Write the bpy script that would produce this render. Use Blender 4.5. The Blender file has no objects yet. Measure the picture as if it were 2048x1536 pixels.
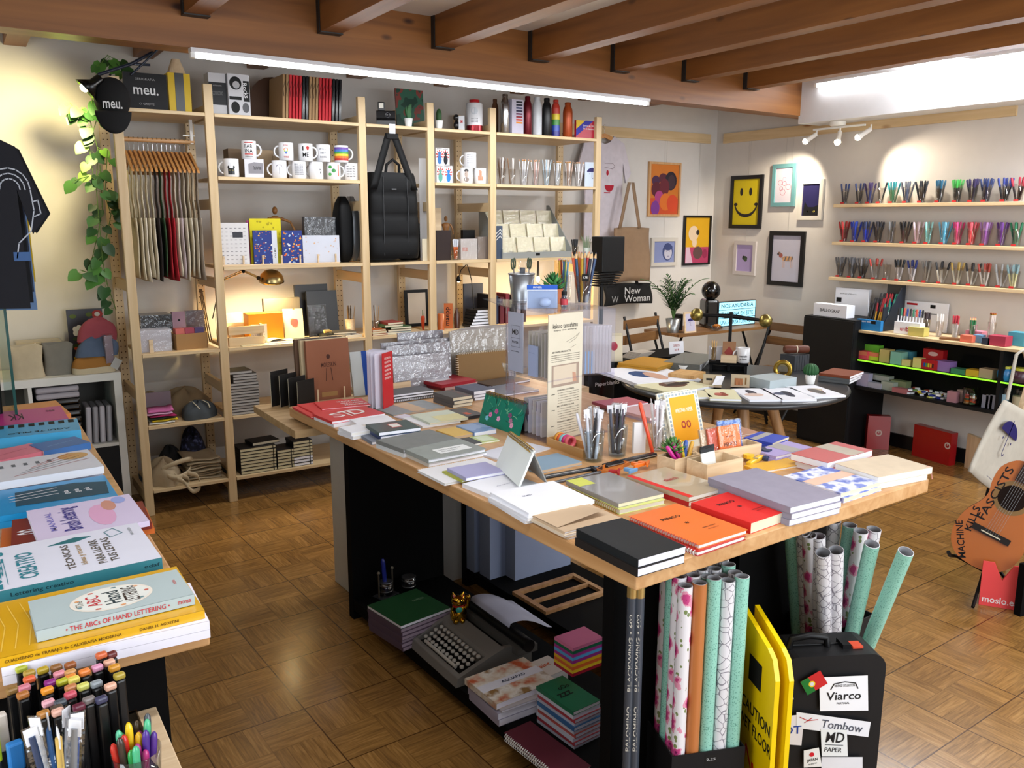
import bpy,math,random
from mathutils import Vector,Matrix,Euler
random.seed(7)
SC=bpy.context.scene
COL=SC.collection
PI=math.pi
# ---------------------------------------------------------------- camera (2048 x 1536 frame)
FPX=1695.29
CR,CU,CF=Vector((.8377,-.5461,.0021)),Vector((.1029,.1617,.9815)),Vector((.5364,.8220,-.1915))
CP=Vector((-.7223,-4.6957,1.5762))
cam_d=bpy.data.cameras.new('camera')
cam=bpy.data.objects.new('camera',cam_d);COL.objects.link(cam)
CR=CR.normalized();CF=(CF-CR*CF.dot(CR)).normalized();CU=CR.cross(CF)
cam.matrix_world=Matrix.Translation(CP)@Matrix((CR,CU,-CF)).transposed().to_4x4()
cam_d.sensor_width=36.0;cam_d.lens=FPX/2048*36.0;cam_d.clip_start=.02;cam_d.clip_end=60
SC.camera=cam
SC.cycles.transparent_max_bounces=40
SC.cycles.max_bounces=10
vs=SC.view_settings
vs.view_transform='Standard';vs.look='None';vs.gamma=1.0;vs.exposure=0.28
try:vs.use_curve_mapping=False
except Exception:pass
# ---------------------------------------------------------------- daylight behind the camera
w=bpy.data.worlds.new('world');SC.world=w;w.use_nodes=True
bg=w.node_tree.nodes['Background'];bg.inputs[0].default_value=(.80,.89,1.0,1);bg.inputs[1].default_value=1.0
def area(name,loc,rot,sx,sy,power,col=(1,1,1)):
 d=bpy.data.lights.new(name,'AREA');d.shape='RECTANGLE';d.size=sx;d.size_y=sy;d.energy=power;d.color=col
 o=bpy.data.objects.new(name,d);COL.objects.link(o);o.location=loc;o.rotation_euler=rot;return o
area('tube_light',(1.62,-.47,2.255),(0,0,math.radians(2.9)),2.6,.05,17,(.93,.96,1))
area('tube_light',(4.40,-1.95,2.465),(0,math.radians(-12),PI/2),2.6,.05,50,(.93,.96,1))
area('tube_light',(.6,-3.6,2.40),(0,0,0),2.6,.06,24,(.96,.98,1))
area('tube_light',(3.3,-5.2,2.40),(0,0,0),2.4,.06,46,(.96,.98,1))
area('window_light',(2.0,-6.35,1.5),(math.radians(82),0,math.radians(4)),3.0,1.9,85,(.88,.94,1))
area('left_fill_light',(-2.33,-4.1,1.25),(math.radians(88),0,math.radians(-90)),1.3,2.0,46,(.88,.94,1))  # added daylight fill for left-facing sides; the left wall has no door
def ray(px,py):return CF+CR*((px-1024)/FPX)-CU*((py-768)/FPX)
def P(px,py,z):
 d=ray(px,py);return CP+d*((z-CP.z)/d.z)
def PY(px,py,y):
 d=ray(px,py);return CP+d*((y-CP.y)/d.y)
def PX(px,py,x):
 d=ray(px,py);return CP+d*((x-CP.x)/d.x)
def L(h):
 h=h.lstrip('#');c=[int(h[i:i+2],16)/255 for i in(0,2,4)]
 return tuple(x/12.92 if x<=.04045 else((x+.055)/1.055)**2.4 for x in c)+(1,)
# ---------------------------------------------------------------- materials
MC={}
def newmat(name):
 m=bpy.data.materials.new(name);m.use_nodes=True
 nt=m.node_tree;b=nt.nodes['Principled BSDF'];return m,nt,b
def S(h,rough=.5,metal=0.,coat=0.,var=.04):
 k=('S',h,rough,metal,coat,var)
 if k in MC:return MC[k]
 m,nt,b=newmat('m_'+h.strip('#'));b.inputs['Specular IOR Level'].default_value=.12 if rough>.7 else.25 if rough>.4 else.5;b.inputs['Roughness'].default_value=rough;b.inputs['Metallic'].default_value=metal
 b.inputs['Coat Weight'].default_value=coat
 c=L(h)
 if var:
  tc=nt.nodes.new('ShaderNodeTexCoord');n=nt.nodes.new('ShaderNodeTexNoise');n.inputs['Scale'].default_value=14
  r=nt.nodes.new('ShaderNodeMix');r.data_type='RGBA'
  r.inputs[6].default_value=tuple(max(0,x*(1-var))for x in c[:3])+(1,);r.inputs[7].default_value=tuple(min(1,x*(1+var))for x in c[:3])+(1,)
  nt.links.new(tc.outputs['Object'],n.inputs['Vector']);nt.links.new(n.outputs['Fac'],r.inputs[0]);nt.links.new(r.outputs[2],b.inputs['Base Color'])
 else:b.inputs['Base Color'].default_value=c
 MC[k]=m;return m
def paper(h):return S(h,.65)
def gloss(h):return S(h,.22,0,.3)
def cloth(h,sc=900,bump=.3):
 k=('C',h,sc)
 if k in MC:return MC[k]
 m,nt,b=newmat('cloth_'+h.strip('#'));b.inputs['Roughness'].default_value=.9
 c=L(h);tc=nt.nodes.new('ShaderNodeTexCoord');n=nt.nodes.new('ShaderNodeTexNoise');n.inputs['Scale'].default_value=25;n.inputs['Detail'].default_value=6
 mx=nt.nodes.new('ShaderNodeMix');mx.data_type='RGBA';mx.inputs[6].default_value=tuple(x*.84 for x in c[:3])+(1,);mx.inputs[7].default_value=tuple(min(1,x*1.1)for x in c[:3])+(1,)
 nt.links.new(tc.outputs['Object'],n.inputs['Vector']);nt.links.new(n.outputs['Fac'],mx.inputs[0]);nt.links.new(mx.outputs[2],b.inputs['Base Color'])
 n2=nt.nodes.new('ShaderNodeTexNoise');n2.inputs['Scale'].default_value=sc;bp=nt.nodes.new('ShaderNodeBump');bp.inputs['Strength'].default_value=bump;bp.inputs['Distance'].default_value=.001
 nt.links.new(tc.outputs['Object'],n2.inputs['Vector']);nt.links.new(n2.outputs['Fac'],bp.inputs['Height']);nt.links.new(bp.outputs[0],b.inputs['Normal'])
 MC[k]=m;return m
def wood(name,a,b_,knots=None,axis='X',sc=1.0,rough=.5,ring=.35,kcol='#5a3414'):
 k=('W',name,axis)
 if k in MC:return MC[k]
 m,nt,b=newmat(name);b.inputs['Roughness'].default_value=rough
 tc=nt.nodes.new('ShaderNodeTexCoord');mp=nt.nodes.new('ShaderNodeMapping');N=nt.nodes;K=nt.links
 s={'X':(1.2,22,22),'Y':(22,1.2,22),'Z':(22,22,1.2)}[axis]
 mp.inputs['Scale'].default_value=tuple(v*sc for v in s);K.new(tc.outputs['Object'],mp.inputs[0])
 n=N.new('ShaderNodeTexNoise');n.inputs['Scale'].default_value=1.0;n.inputs['Detail'].default_value=5;n.inputs['Distortion'].default_value=1.2
 K.new(mp.outputs[0],n.inputs['Vector'])
 r=N.new('ShaderNodeValToRGB');r.color_ramp.elements[0].position=.5-ring/2;r.color_ramp.elements[1].position=.5+ring/2
 r.color_ramp.elements[0].color=L(a);r.color_ramp.elements[1].color=L(b_);K.new(n.outputs['Fac'],r.inputs[0])
 out=r.outputs[0]
 if knots:
  mp2=N.new('ShaderNodeMapping');s2={'X':(knots*.45,knots,knots),'Y':(knots,knots*.45,knots),'Z':(knots,knots,knots*.45)}[axis]
  mp2.inputs['Scale'].default_value=s2;K.new(tc.outputs['Object'],mp2.inputs[0])
  v=N.new('ShaderNodeTexVoronoi');v.inputs['Scale'].default_value=1;K.new(mp2.outputs[0],v.inputs['Vector'])
  r2=N.new('ShaderNodeValToRGB');r2.color_ramp.elements[0].position=.055;r2.color_ramp.elements[1].position=.13
  r2.color_ramp.elements[0].color=(1,1,1,1);r2.color_ramp.elements[1].color=(0,0,0,1);K.new(v.outputs['Distance'],r2.inputs[0])
  mx=N.new('ShaderNodeMix');mx.data_type='RGBA';K.new(r2.outputs[0],mx.inputs[0]);K.new(out,mx.inputs[6]);mx.inputs[7].default_value=L(kcol);out=mx.outputs[2]
 K.new(out,b.inputs['Base Color']);MC[k]=m;return m
def PINE(ax='Z'):return wood('pine_wood','#c4a678','#dcc49c',5,ax,.8,.5,.5,'#8f5c30')
def BEAM(ax='X'):return wood('larch_beam','#6a3f1b','#99632f',6.5,ax,.5,.45,.5,'#3a1d0d')
def OAK(ax='Y'):return wood('laminated_oak','#b4834f','#d2a878',None,ax,1.2,.42,.5)
def BIRCH(ax='X'):return wood('birch_ply','#cdb08a','#e2cba8',None,ax,1.5,.55,.4)
def WALNUT(ax='X'):return wood('stained_slat','#5d3c20','#8a6236',None,ax,1,.5,.4)
def emis(name,h,st):
 k=('E',h,st)
 if k in MC:return MC[k]
 m,nt,b=newmat(name);b.inputs['Base Color'].default_value=L(h);b.inputs['Emission Color'].default_value=L(h);b.inputs['Emission Strength'].default_value=st
 MC[k]=m;return m
def clear(h='#ffffff',refl=.12,tint=.92,rough=.04,crinkle=0.):
 k=('G',h,refl,tint,rough,crinkle)
 if k in MC:return MC[k]
 m,nt,b=newmat('clear_'+h.strip('#'));N=nt.nodes;K=nt.links;N.remove(b)
 tr=N.new('ShaderNodeBsdfTransparent');c=L(h);tr.inputs[0].default_value=tuple(x*tint for x in c[:3])+(1,)
 gl=N.new('ShaderNodeBsdfGlossy');gl.inputs['Roughness'].default_value=rough
 fr=N.new('ShaderNodeLayerWeight');fr.inputs[0].default_value=.5;pw_=N.new('ShaderNodeMath');pw_.operation='POWER';pw_.inputs[1].default_value=3.5;K.new(fr.outputs['Facing'],pw_.inputs[0])
 ma=N.new('ShaderNodeMath');ma.operation='MULTIPLY_ADD';ma.inputs[1].default_value=.55;ma.inputs[2].default_value=refl*.6;K.new(pw_.outputs[0],ma.inputs[0])
 mx=N.new('ShaderNodeMixShader');K.new(ma.outputs[0],mx.inputs[0]);K.new(tr.outputs[0],mx.inputs[1]);K.new(gl.outputs[0],mx.inputs[2])
 if crinkle:
  tc=N.new('ShaderNodeTexCoord');n=N.new('ShaderNodeTexNoise');n.inputs['Scale'].default_value=28;n.inputs['Detail'].default_value=3;bp=N.new('ShaderNodeBump')
  bp.inputs['Strength'].default_value=crinkle;bp.inputs['Distance'].default_value=.02;K.new(tc.outputs['Object'],n.inputs['Vector']);K.new(n.outputs['Fac'],bp.inputs['Height']);K.new(bp.outputs[0],gl.inputs['Normal']);K.new(bp.outputs[0],fr.inputs['Normal'])
 K.new(mx.outputs[0],N['Material Output'].inputs[0]);MC[k]=m;return m
def ramp_mat(name,build,rough=.5):
 if name in MC:return MC[name]
 m,nt,b=newmat(name);b.inputs['Roughness'].default_value=rough
 tc=nt.nodes.new('ShaderNodeTexCoord');o=build(nt,tc);nt.links.new(o,b.inputs['Base Color']);MC[name]=m;return m
def cramp(nt,src,stops,const=False):
 r=nt.nodes.new('ShaderNodeValToRGB');cr=r.color_ramp
 if const:cr.interpolation='CONSTANT'
 while len(cr.elements)<len(stops):cr.elements.new(.5)
 for e,(p_,c_)in zip(cr.elements,stops):e.position=p_;e.color=L(c_)
 nt.links.new(src,r.inputs[0]);return r.outputs[0]
def splotch(name,stops,scale=8,rough=.5,detail=2,const=True,vor=False,sxyz=None):
 def bld(nt,tc):
  v=tc.outputs['Object']
  if sxyz:
   mp=nt.nodes.new('ShaderNodeMapping');mp.inputs['Scale'].default_value=sxyz;nt.links.new(v,mp.inputs[0]);v=mp.outputs[0]
  n=nt.nodes.new('ShaderNodeTexVoronoi' if vor else 'ShaderNodeTexNoise');n.inputs['Scale'].default_value=scale
  if not vor:n.inputs['Detail'].default_value=detail
  nt.links.new(v,n.inputs['Vector']);return cramp(nt,n.outputs['Distance' if vor else 'Fac'],stops,const)
 return ramp_mat(name,bld,rough)
# ---------------------------------------------------------------- mesh builder
TXT={}
def text_geo(s,font='b'):
 if s in TXT:return TXT[s]
 cu=bpy.data.curves.new('t','FONT');cu.body=s;cu.size=1;cu.align_x='CENTER';cu.align_y='CENTER';cu.resolution_u=2;cu.offset=.012
 o=bpy.data.objects.new('t',cu);COL.objects.link(o);bpy.context.view_layer.update()
 me=bpy.data.meshes.new_from_object(o.evaluated_get(bpy.context.evaluated_depsgraph_get()))
 v=[tuple(x.co)for x in me.vertices];f=[tuple(p.vertices)for p in me.polygons]
 bpy.data.objects.remove(o);bpy.data.curves.remove(cu);bpy.data.meshes.remove(me)
 if v:
  x0=min(a[0]for a in v);x1=max(a[0]for a in v);y0=min(a[1]for a in v);y1=max(a[1]for a in v)
  v=[((a[0]-(x0+x1)/2)/(x1-x0),(a[1]-(y0+y1)/2)/(y1-y0),0)for a in v]
 TXT[s]=(v,f);return TXT[s]
class MB:
 def __init__(s,T=None):s.v=[];s.f=[];s.mi=[];s.sm=[];s.mats=[];s.T=T
 def mat(s,m):
  if m not in s.mats:s.mats.append(m)
  return s.mats.index(m)
 def add(s,v,f,m,T=None,smooth=False):
  n=len(s.v);M=s.T
  if T is not None:M=(M@T)if M is not None else T
  for a in v:
   a=Vector(a);s.v.append(tuple(M@a)if M is not None else tuple(a))
  i=s.mat(m)
  for a in f:s.f.append(tuple(n+k for k in a));s.mi.append(i);s.sm.append(smooth)
  return s
 def box(s,x0,y0,z0,x1,y1,z1,m,T=None):
  v=[(x0,y0,z0),(x1,y0,z0),(x1,y1,z0),(x0,y1,z0),(x0,y0,z1),(x1,y0,z1),(x1,y1,z1),(x0,y1,z1)]
  return s.add(v,[(0,3,2,1),(4,5,6,7),(0,1,5,4),(1,2,6,5),(2,3,7,6),(3,0,4,7)],m,T)
 def cb(s,cx,cy,cz,sx,sy,sz,m,T=None):return s.box(cx-sx/2,cy-sy/2,cz-sz/2,cx+sx/2,cy+sy/2,cz+sz/2,m,T)
 def prism(s,pts,z0,z1,m,T=None,side=None):
  n=len(pts);v=[(x,y,z0)for x,y in pts]+[(x,y,z1)for x,y in pts]
  s.add(v,[tuple(range(n-1,-1,-1)),tuple(range(n,2*n))],m,T)
  return s.add(v,[(i,(i+1)%n,n+(i+1)%n,n+i)for i in range(n)],side or m,T)
 def poly(s,pts,m,T=None):return s.add(pts,[tuple(range(len(pts)))],m,T)
 def rect(s,x0,y0,x1,y1,z,m,T=None):return s.add([(x0,y0,z),(x1,y0,z),(x1,y1,z),(x0,y1,z)],[(0,1,2,3)],m,T)
 def disc(s,cx,cy,z,rx,ry,m,T=None,n=20,a0=0,a1=2*PI):
  full=abs(a1-a0-2*PI)<1e-6
  pts=[(cx+rx*math.cos(a0+(a1-a0)*i/(n if full else n-1)),cy+ry*math.sin(a0+(a1-a0)*i/(n if full else n-1)),z)for i in range(n)]
  return s.add(pts,[tuple(range(n))],m,T)
 def stroke(s,pts,wd,z,m,T=None):
  for a,b in zip(pts,pts[1:]):
   d=Vector((b[0]-a[0],b[1]-a[1]));l=d.length
   if l<1e-6:continue
   d/=l;nx,ny=-d.y*wd/2,d.x*wd/2;ex,ey=d.x*wd*.3,d.y*wd*.3
   s.add([(a[0]+nx-ex,a[1]+ny-ey,z),(a[0]-nx-ex,a[1]-ny-ey,z),(b[0]-nx+ex,b[1]-ny+ey,z),(b[0]+nx+ex,b[1]+ny+ey,z)],[(0,1,2,3)],m,T)
  return s
 def tube(s,pts,r,m,T=None,n=8,cap=True):
  pts=[Vector(p)for p in pts];rr=r if isinstance(r,(list,tuple))else[r]*len(pts);v=[];f=[]
  up=None
  for i,p in enumerate(pts):
   d=(pts[min(i+1,len(pts)-1)]-pts[max(i-1,0)]).normalized()
   if up is None:up=d.orthogonal().normalized()
   else:up=(up-d*up.dot(d));up=up.normalized()if up.length>1e-5 else d.orthogonal().normalized()
   sd=d.cross(up)
   for k in range(n):
    a=2*PI*k/n;v.append(p+(up*math.cos(a)+sd*math.sin(a))*rr[i])
  for i in range(len(pts)-1):
   for k in range(n):f.append((i*n+k,i*n+(k+1)%n,(i+1)*n+(k+1)%n,(i+1)*n+k))
  s.add(v,f,m,T,n>5)
  if cap:s.add(v[:n],[tuple(range(n-1,-1,-1))],m,T);s.add(v[-n:],[tuple(range(n))],m,T)
  return s
 def lathe(s,prof,m,T=None,n=24,sx=1,sy=1,cap=True):
  v=[];f=[]
  for r,z in prof:
   for k in range(n):a=2*PI*k/n;v.append((r*math.cos(a)*sx,r*math.sin(a)*sy,z))
  for i in range(len(prof)-1):
   for k in range(n):f.append((i*n+k,i*n+(k+1)%n,(i+1)*n+(k+1)%n,(i+1)*n+k))
  s.add(v,f,m,T,True)
  if cap and prof[0][0]>1e-4:s.add(v[:n],[tuple(range(n-1,-1,-1))],m,T)
  if cap and prof[-1][0]>1e-4:s.add(v[-n:],[tuple(range(n))],m,T)
  return s
 def grid(s,fn,nu,nv,m,T=None,smooth=True,closed=False):
  v=[fn(i/nu,j/nv)for j in range(nv+1)for i in range(nu+1)]
  f=[(j*(nu+1)+i,j*(nu+1)+i+1,(j+1)*(nu+1)+i+1,(j+1)*(nu+1)+i)for j in range(nv)for i in range(nu)]
  return s.add(v,f,m,T,smooth)
 def ball(s,c,r,m,T=None,n=16,sc=(1,1,1)):
  h=n//2;pr=[(max(1e-5,r*math.sin(PI*i/h)),-r*math.cos(PI*i/h))for i in range(h+1)]
  M=Matrix.Translation(c)@Matrix.Diagonal((*sc,1));return s.lathe(pr,m,(T@M)if T is not None else M,n)
 def text(s,t,w,h,m,T=None,cx=0,cy=0,z=.0006):
  v,f=text_geo(t);return s.add([(cx+a[0]*w,cy+a[1]*h,z)for a in v],f,m,T)
 def build(s,name,parent=None,bevel=0,thick=0,sub=0):
  me=bpy.data.meshes.new(name);me.from_pydata(s.v,[],s.f)
  for m in s.mats:me.materials.append(m)
  me.polygons.foreach_set('material_index',s.mi);me.polygons.foreach_set('use_smooth',s.sm);me.update()
  o=bpy.data.objects.new(name,me);COL.objects.link(o);o.parent=parent
  if thick:md=o.modifiers.new('s','SOLIDIFY');md.thickness=thick;md.offset=0
  if sub:md=o.modifiers.new('u','SUBSURF');md.levels=sub;md.render_levels=sub
  if bevel:md=o.modifiers.new('b','BEVEL');md.width=bevel;md.segments=2;md.limit_method='ANGLE';md.angle_limit=math.radians(50)
  return o
def TM(loc=(0,0,0),rz=0,rx=0,ry=0,s=1):return Matrix.LocRotScale(Vector(loc),Euler((rx,ry,rz)),Vector((s,s,s)))
def tag(o,label,cat,group=None,kind=None):
 if label:o['label']=label
 if cat:o['category']=cat
 if group:o['group']=group
 if kind:o['kind']=kind
 return o
def thing(name,label,cat,loc=(0,0,0),rz=0,group=None,rx=0,ry=0):
 o=bpy.data.objects.new(name,None);COL.objects.link(o);o.location=loc;o.rotation_euler=(rx,ry,rz);o.empty_display_size=.05
 return tag(o,label,cat,group)
def place(o,loc,rz=0,rx=0,ry=0):o.location=loc;o.rotation_euler=(rx,ry,rz);return o
def struct(o):o['kind']='structure';return o
def clone(o,loc=None,rz=None,label=None,group=None,parent=None,rx=None,ry=None):
 c=o.copy();COL.objects.link(c)
 if parent:c.parent=parent
 if loc is not None:c.location=loc
 if rz is not None:c.rotation_euler=(rx or 0,ry or 0,rz)
 if label:c['label']=label
 if group:c['group']=group
 for ch in list(o.children):clone(ch,parent=c)
 return c
BLK=S('#08080a',.45);BLKM=S('#050506',.8,var=0);WHT=S('#e9e9e6',.5);WALLM=S('#cfcac4',.9,var=.03);CHROME=S('#c9cbd0',.15,1.0);PAGE=paper('#e8e6e0');CREAM=paper('#ddd3b8')
GLASSM=clear('#f4fbff',.10,.95);CELLO=clear('#ffffff',.10,.97,.08,.6);INK=S('#141414',.6,var=0);SILV=S('#a9abad',.3,.9);GREY=S('#7d7f80',.6)
# ================================================================ ROOM
YB=.53;XR=4.73;ZC=2.588
def parquet():
 m,nt,b=newmat('parquet_tile');N=nt.nodes;K=nt.links
 tc=N.new('ShaderNodeTexCoord');mp=N.new('ShaderNodeMapping');K.new(tc.outputs['Object'],mp.inputs[0])
 def M(op,a,b_=None,c=None):
  n=N.new('ShaderNodeMath');n.operation=op
  for i,x in enumerate((a,b_,c)):
   if x is None:continue
   if isinstance(x,(int,float)):n.inputs[i].default_value=x
   else:K.new(x,n.inputs[i])
  return n.outputs[0]
 sp=N.new('ShaderNodeSeparateXYZ');K.new(mp.outputs[0],sp.inputs[0]);X,Y=sp.outputs[0],sp.outputs[1]
 T=.3305;q=T/2
 fx=M('FRACT',M('DIVIDE',X,q));fy=M('FRACT',M('DIVIDE',Y,q));ix=M('FLOOR',M('DIVIDE',X,q));iy=M('FLOOR',M('DIVIDE',Y,q))
 par=M('MODULO',M('ABSOLUTE',M('ADD',ix,iy)),2)
 along=M('ADD',M('MULTIPLY',fx,M('SUBTRACT',1,par)),M('MULTIPLY',fy,par));across=M('ADD',M('MULTIPLY',fy,M('SUBTRACT',1,par)),M('MULTIPLY',fx,par))
 slat=M('FLOOR',M('MULTIPLY',across,4));sf=M('FRACT',M('MULTIPLY',across,4))
 cmb=N.new('ShaderNodeCombineXYZ');K.new(M('ADD',M('MULTIPLY',ix,3.1),slat),cmb.inputs[0]);K.new(iy,cmb.inputs[1]);K.new(slat,cmb.inputs[2])
 wn=N.new('ShaderNodeTexWhiteNoise');K.new(cmb.outputs[0],wn.inputs['Vector'])
 cg=N.new('ShaderNodeCombineXYZ');K.new(M('ADD',M('MULTIPLY',along,1.1),M('MULTIPLY',ix,5.3)),cg.inputs[0]);K.new(M('ADD',M('MULTIPLY',across,13),M('MULTIPLY',iy,7.7)),cg.inputs[1])
 gn=N.new('ShaderNodeTexNoise');gn.inputs['Scale'].default_value=1.6;gn.inputs['Detail'].default_value=5;gn.inputs['Distortion'].default_value=.8;K.new(cg.outputs[0],gn.inputs['Vector'])
 tone=M('ADD',M('MULTIPLY',wn.outputs['Value'],.16),M('MULTIPLY',gn.outputs['Fac'],.75))
 col=cramp(nt,tone,[(.2,'#654728'),(.5,'#916a37'),(.8,'#b48850')])
 ex=M('FRACT',M('DIVIDE',X,T));ey=M('FRACT',M('DIVIDE',Y,T))
 def edge(f,wd):return M('LESS_THAN',M('MINIMUM',f,M('SUBTRACT',1,f)),wd)
 g=M('MAXIMUM',edge(ex,.006),edge(ey,.006));g2=M('MULTIPLY',M('MAXIMUM',edge(sf,.035),M('MAXIMUM',edge(fx,.008),edge(fy,.008))),.35)
 mx=N.new('ShaderNodeMix');mx.data_type='RGBA';K.new(M('MAXIMUM',g,g2),mx.inputs[0]);K.new(col,mx.inputs[6]);mx.inputs[7].default_value=L('#4a2f16');K.new(mx.outputs[2],b.inputs['Base Color'])
 bp=N.new('ShaderNodeBump');bp.inputs['Strength'].default_value=.35;bp.inputs['Distance'].default_value=.002;K.new(M('SUBTRACT',1,g),bp.inputs['Height']);K.new(bp.outputs[0],b.inputs['Normal'])
 K.new(M('MULTIPLY_ADD',gn.outputs['Fac'],.14,.12),b.inputs['Roughness'])
 return m
X0,Y0=-2.4,-6.6
fl=MB().box(X0-.2-.402,Y0-.2+1.871,-.06,XR+.3-.402,YB+.3+1.871,0,parquet()).build('floor');struct(fl);fl.location=(.402,-1.871,0);fl.rotation_euler=(0,0,math.radians(2.6))
struct(MB().box(X0,Y0,ZC,XR+.1,YB+.1,ZC+.1,S('#d5d2cd',.9)).build('ceiling'))
struct(MB().box(X0,YB,0,XR+.1,YB+.12,ZC,WALLM).build('wall_back'))
struct(MB().box(XR,Y0,0,XR+.12,YB,ZC,WALLM).build('wall_right'))
struct(MB().box(X0-.12,Y0,0,X0,YB,ZC,WALLM).build('wall_left'))
wf=MB().box(X0,Y0,0,XR,Y0+.1,.35,WALLM).box(X0,Y0,2.3,XR,Y0+.1,ZC,WALLM).box(X0,Y0,.35,-1.6,Y0+.1,2.3,WALLM).box(3.6,Y0,.35,XR,Y0+.1,2.3,WALLM)
struct(wf.build('wall_front'))
struct(MB().box(XR-.018,Y0+.1,0,XR,YB,.095,S('#101113',.4)).build('baseboard_right'))
struct(MB().box(X0,YB-.018,0,XR-.02,YB,.095,S('#101113',.4)).build('baseboard_back'))
RB=math.radians(1.9)
bm=MB().box(-2.2,0,2.305,5.02,.14,ZC,BEAM('X')).build('ceiling_beam');struct(bm);bm.location=(-.46,-.74,0);bm.rotation_euler=(0,0,RB);bm.location=Vector((-.1,-.665,0))
bm.data.transform(Matrix.Translation((0,0,0)))
jx=[-1.01,-.40,.212,.829,1.447,2.06,2.664,3.262,3.845]
for i,x in enumerate(jx):
 a=-.665+(x+.1)*math.tan(RB)
 j=struct(MB().box(0,Y0+.1-a,0,.1,-.002,ZC-2.437,BEAM('Y')).build('ceiling_joist'));j.location=(x,a,2.437)
 h=struct(MB().box(-.006,-.05,-.006,.106,-.001,0,S('#3c3a38',.5,.6)).box(-.006,-.035,0,-.001,-.001,ZC-2.437,S('#3c3a38',.5,.6)).box(.101,-.035,0,.106,-.001,ZC-2.437,S('#3c3a38',.5,.6)).build('joist_hanger'));h.location=(x,a,2.437)
 j2=struct(MB().box(0,.14,0,.1,YB-a-.001,ZC-2.437,BEAM('Y')).build('ceiling_joist'));j2.location=(x,a,2.437)
struct(MB().box(4.47,Y0+.1,2.25,XR,-.50,ZC,S('#dcdee2',.8)).build('trim_1'))
struct(MB().box(3.07,YB-.02,2.19,4.64,YB,2.265,PINE('X')).build('trim_2'))
struct(MB().box(XR-.02,-1.9,2.19,XR,.44,2.268,PINE('Y')).build('trim_3'))
TUBE=emis('tube_glow','#ffffff',14)
def tube_lamp(loc,rz,ln,label,rx=0):
 t=thing('tube_lamp',label,'ceiling light',loc,rz,'fluorescent tube lamps',rx=rx)
 MB().box(-ln/2,-.022,.012,ln/2,.022,.03,S('#d8d8dc',.35)).build('housing',t)
 MB().tube([(-ln/2+.02,0,0),(ln/2-.02,0,0)],.011,TUBE,n=10).build('tube',t)
 for s in(-1,1):MB().cb(s*(ln/2-.01),0,.004,.02,.026,.03,WHT).build('end_cap',t)
 return t
tube_lamp((1.60,-.615,2.273),RB,2.74,'long glowing tube lamp under the main beam above the pine shelving')
tube_lamp((4.44,-2.0,2.49),PI/2,2.7,'long glowing tube lamp beside the boxed white soffit at upper right',rx=0)
# ================================================================ SHELVING
px_=[0,.4413,1.2913,1.7326,2.1739,3.0239];DEP=.47;PW=.0456
ivar=thing('shelving_unit','tall open pine shelving unit with perforated posts along the back wall','shelves')
def post_mb(x,y,ht,w=PW,d=.03):
 m=MB().box(0,0,0,w,d,ht,PINE('Z'))
 z=.1
 while z<ht-.05:
  for k in(.012,w-.012):m.add([(k+.0035*math.cos(a*PI/3),-.0006,z+.0035*math.sin(a*PI/3))for a in range(6)],[tuple(range(6))],S('#4b3018',.8))
  z+=.032
 return m
for i,x in enumerate(px_):
 fr=MB().box(0,0,0,PW,.03,2.255,PINE('Z')).build('post',ivar,bevel=.003);fr.location=(x,0,0)
 if i in(0,):pass
 rr=post_mb(0,0,2.255).build('post',ivar);rr.location=(x,DEP-.03,0)
 for z in(.06,.62,1.2,1.62,2.1):r=MB().box(.012,.03,z,.034,DEP-.03,z+.055,PINE('Y')).build('rung',ivar);r.location=(x,0,0)
HS=dict(top=2.1105,mug=1.7913,note=1.3178,desk=.8779,low=.4919,bot=.1415)
def board(bay,zt,name='shelf_board',d0=-.004,d1=DEP-.035):
 x0=px_[bay]+PW+.001;x1=px_[bay+1]-.001
 b=MB().box(0,0,-.018,x1-x0,d1-d0,0,PINE('X')).build(name,ivar,bevel=.002);b.location=(x0,d0,zt);return b
for bay,hs in enumerate((('top','desk','low','bot'),('top','mug','note','desk','low','bot'),('top','note','desk','low'),('top','mug','note','desk','low'),('top','mug','note','desk','low'))):
 for h in hs:board(bay,HS[h])
# ---- white cube unit at far left
cube=thing('cube_shelf','white square-grid shelf unit under the pouches beside the pine shelving','shelves',(-1.62,.13,0))
WL=S('#d9d7d0',.4)
c=MB().box(0,0,.735,1.575,.39,.775,WL).box(0,0,0,.038,.39,.735,WL).box(1.537,0,0,1.575,.39,.735,WL).box(0,0,0,1.537,.39,.04,WL)
c.build('frame',cube)
for x in(.38,.76,1.14):MB().box(x,.005,.04,x+.018,.39,.735,WL).build('divider',cube)
MB().box(.038,.005,.38,1.537,.39,.398,WL).build('shelf_board',cube)
MB().box(.038,.384,.04,1.537,.39,.735,S('#6f6d68',.8)).build('back_panel',cube)
MB().box(1.16,.002,.045,1.535,.012,.378,S('#17181a',.6)).build('door',cube)  # dark sheet across the open lower cubby, added to give its darkness
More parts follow.
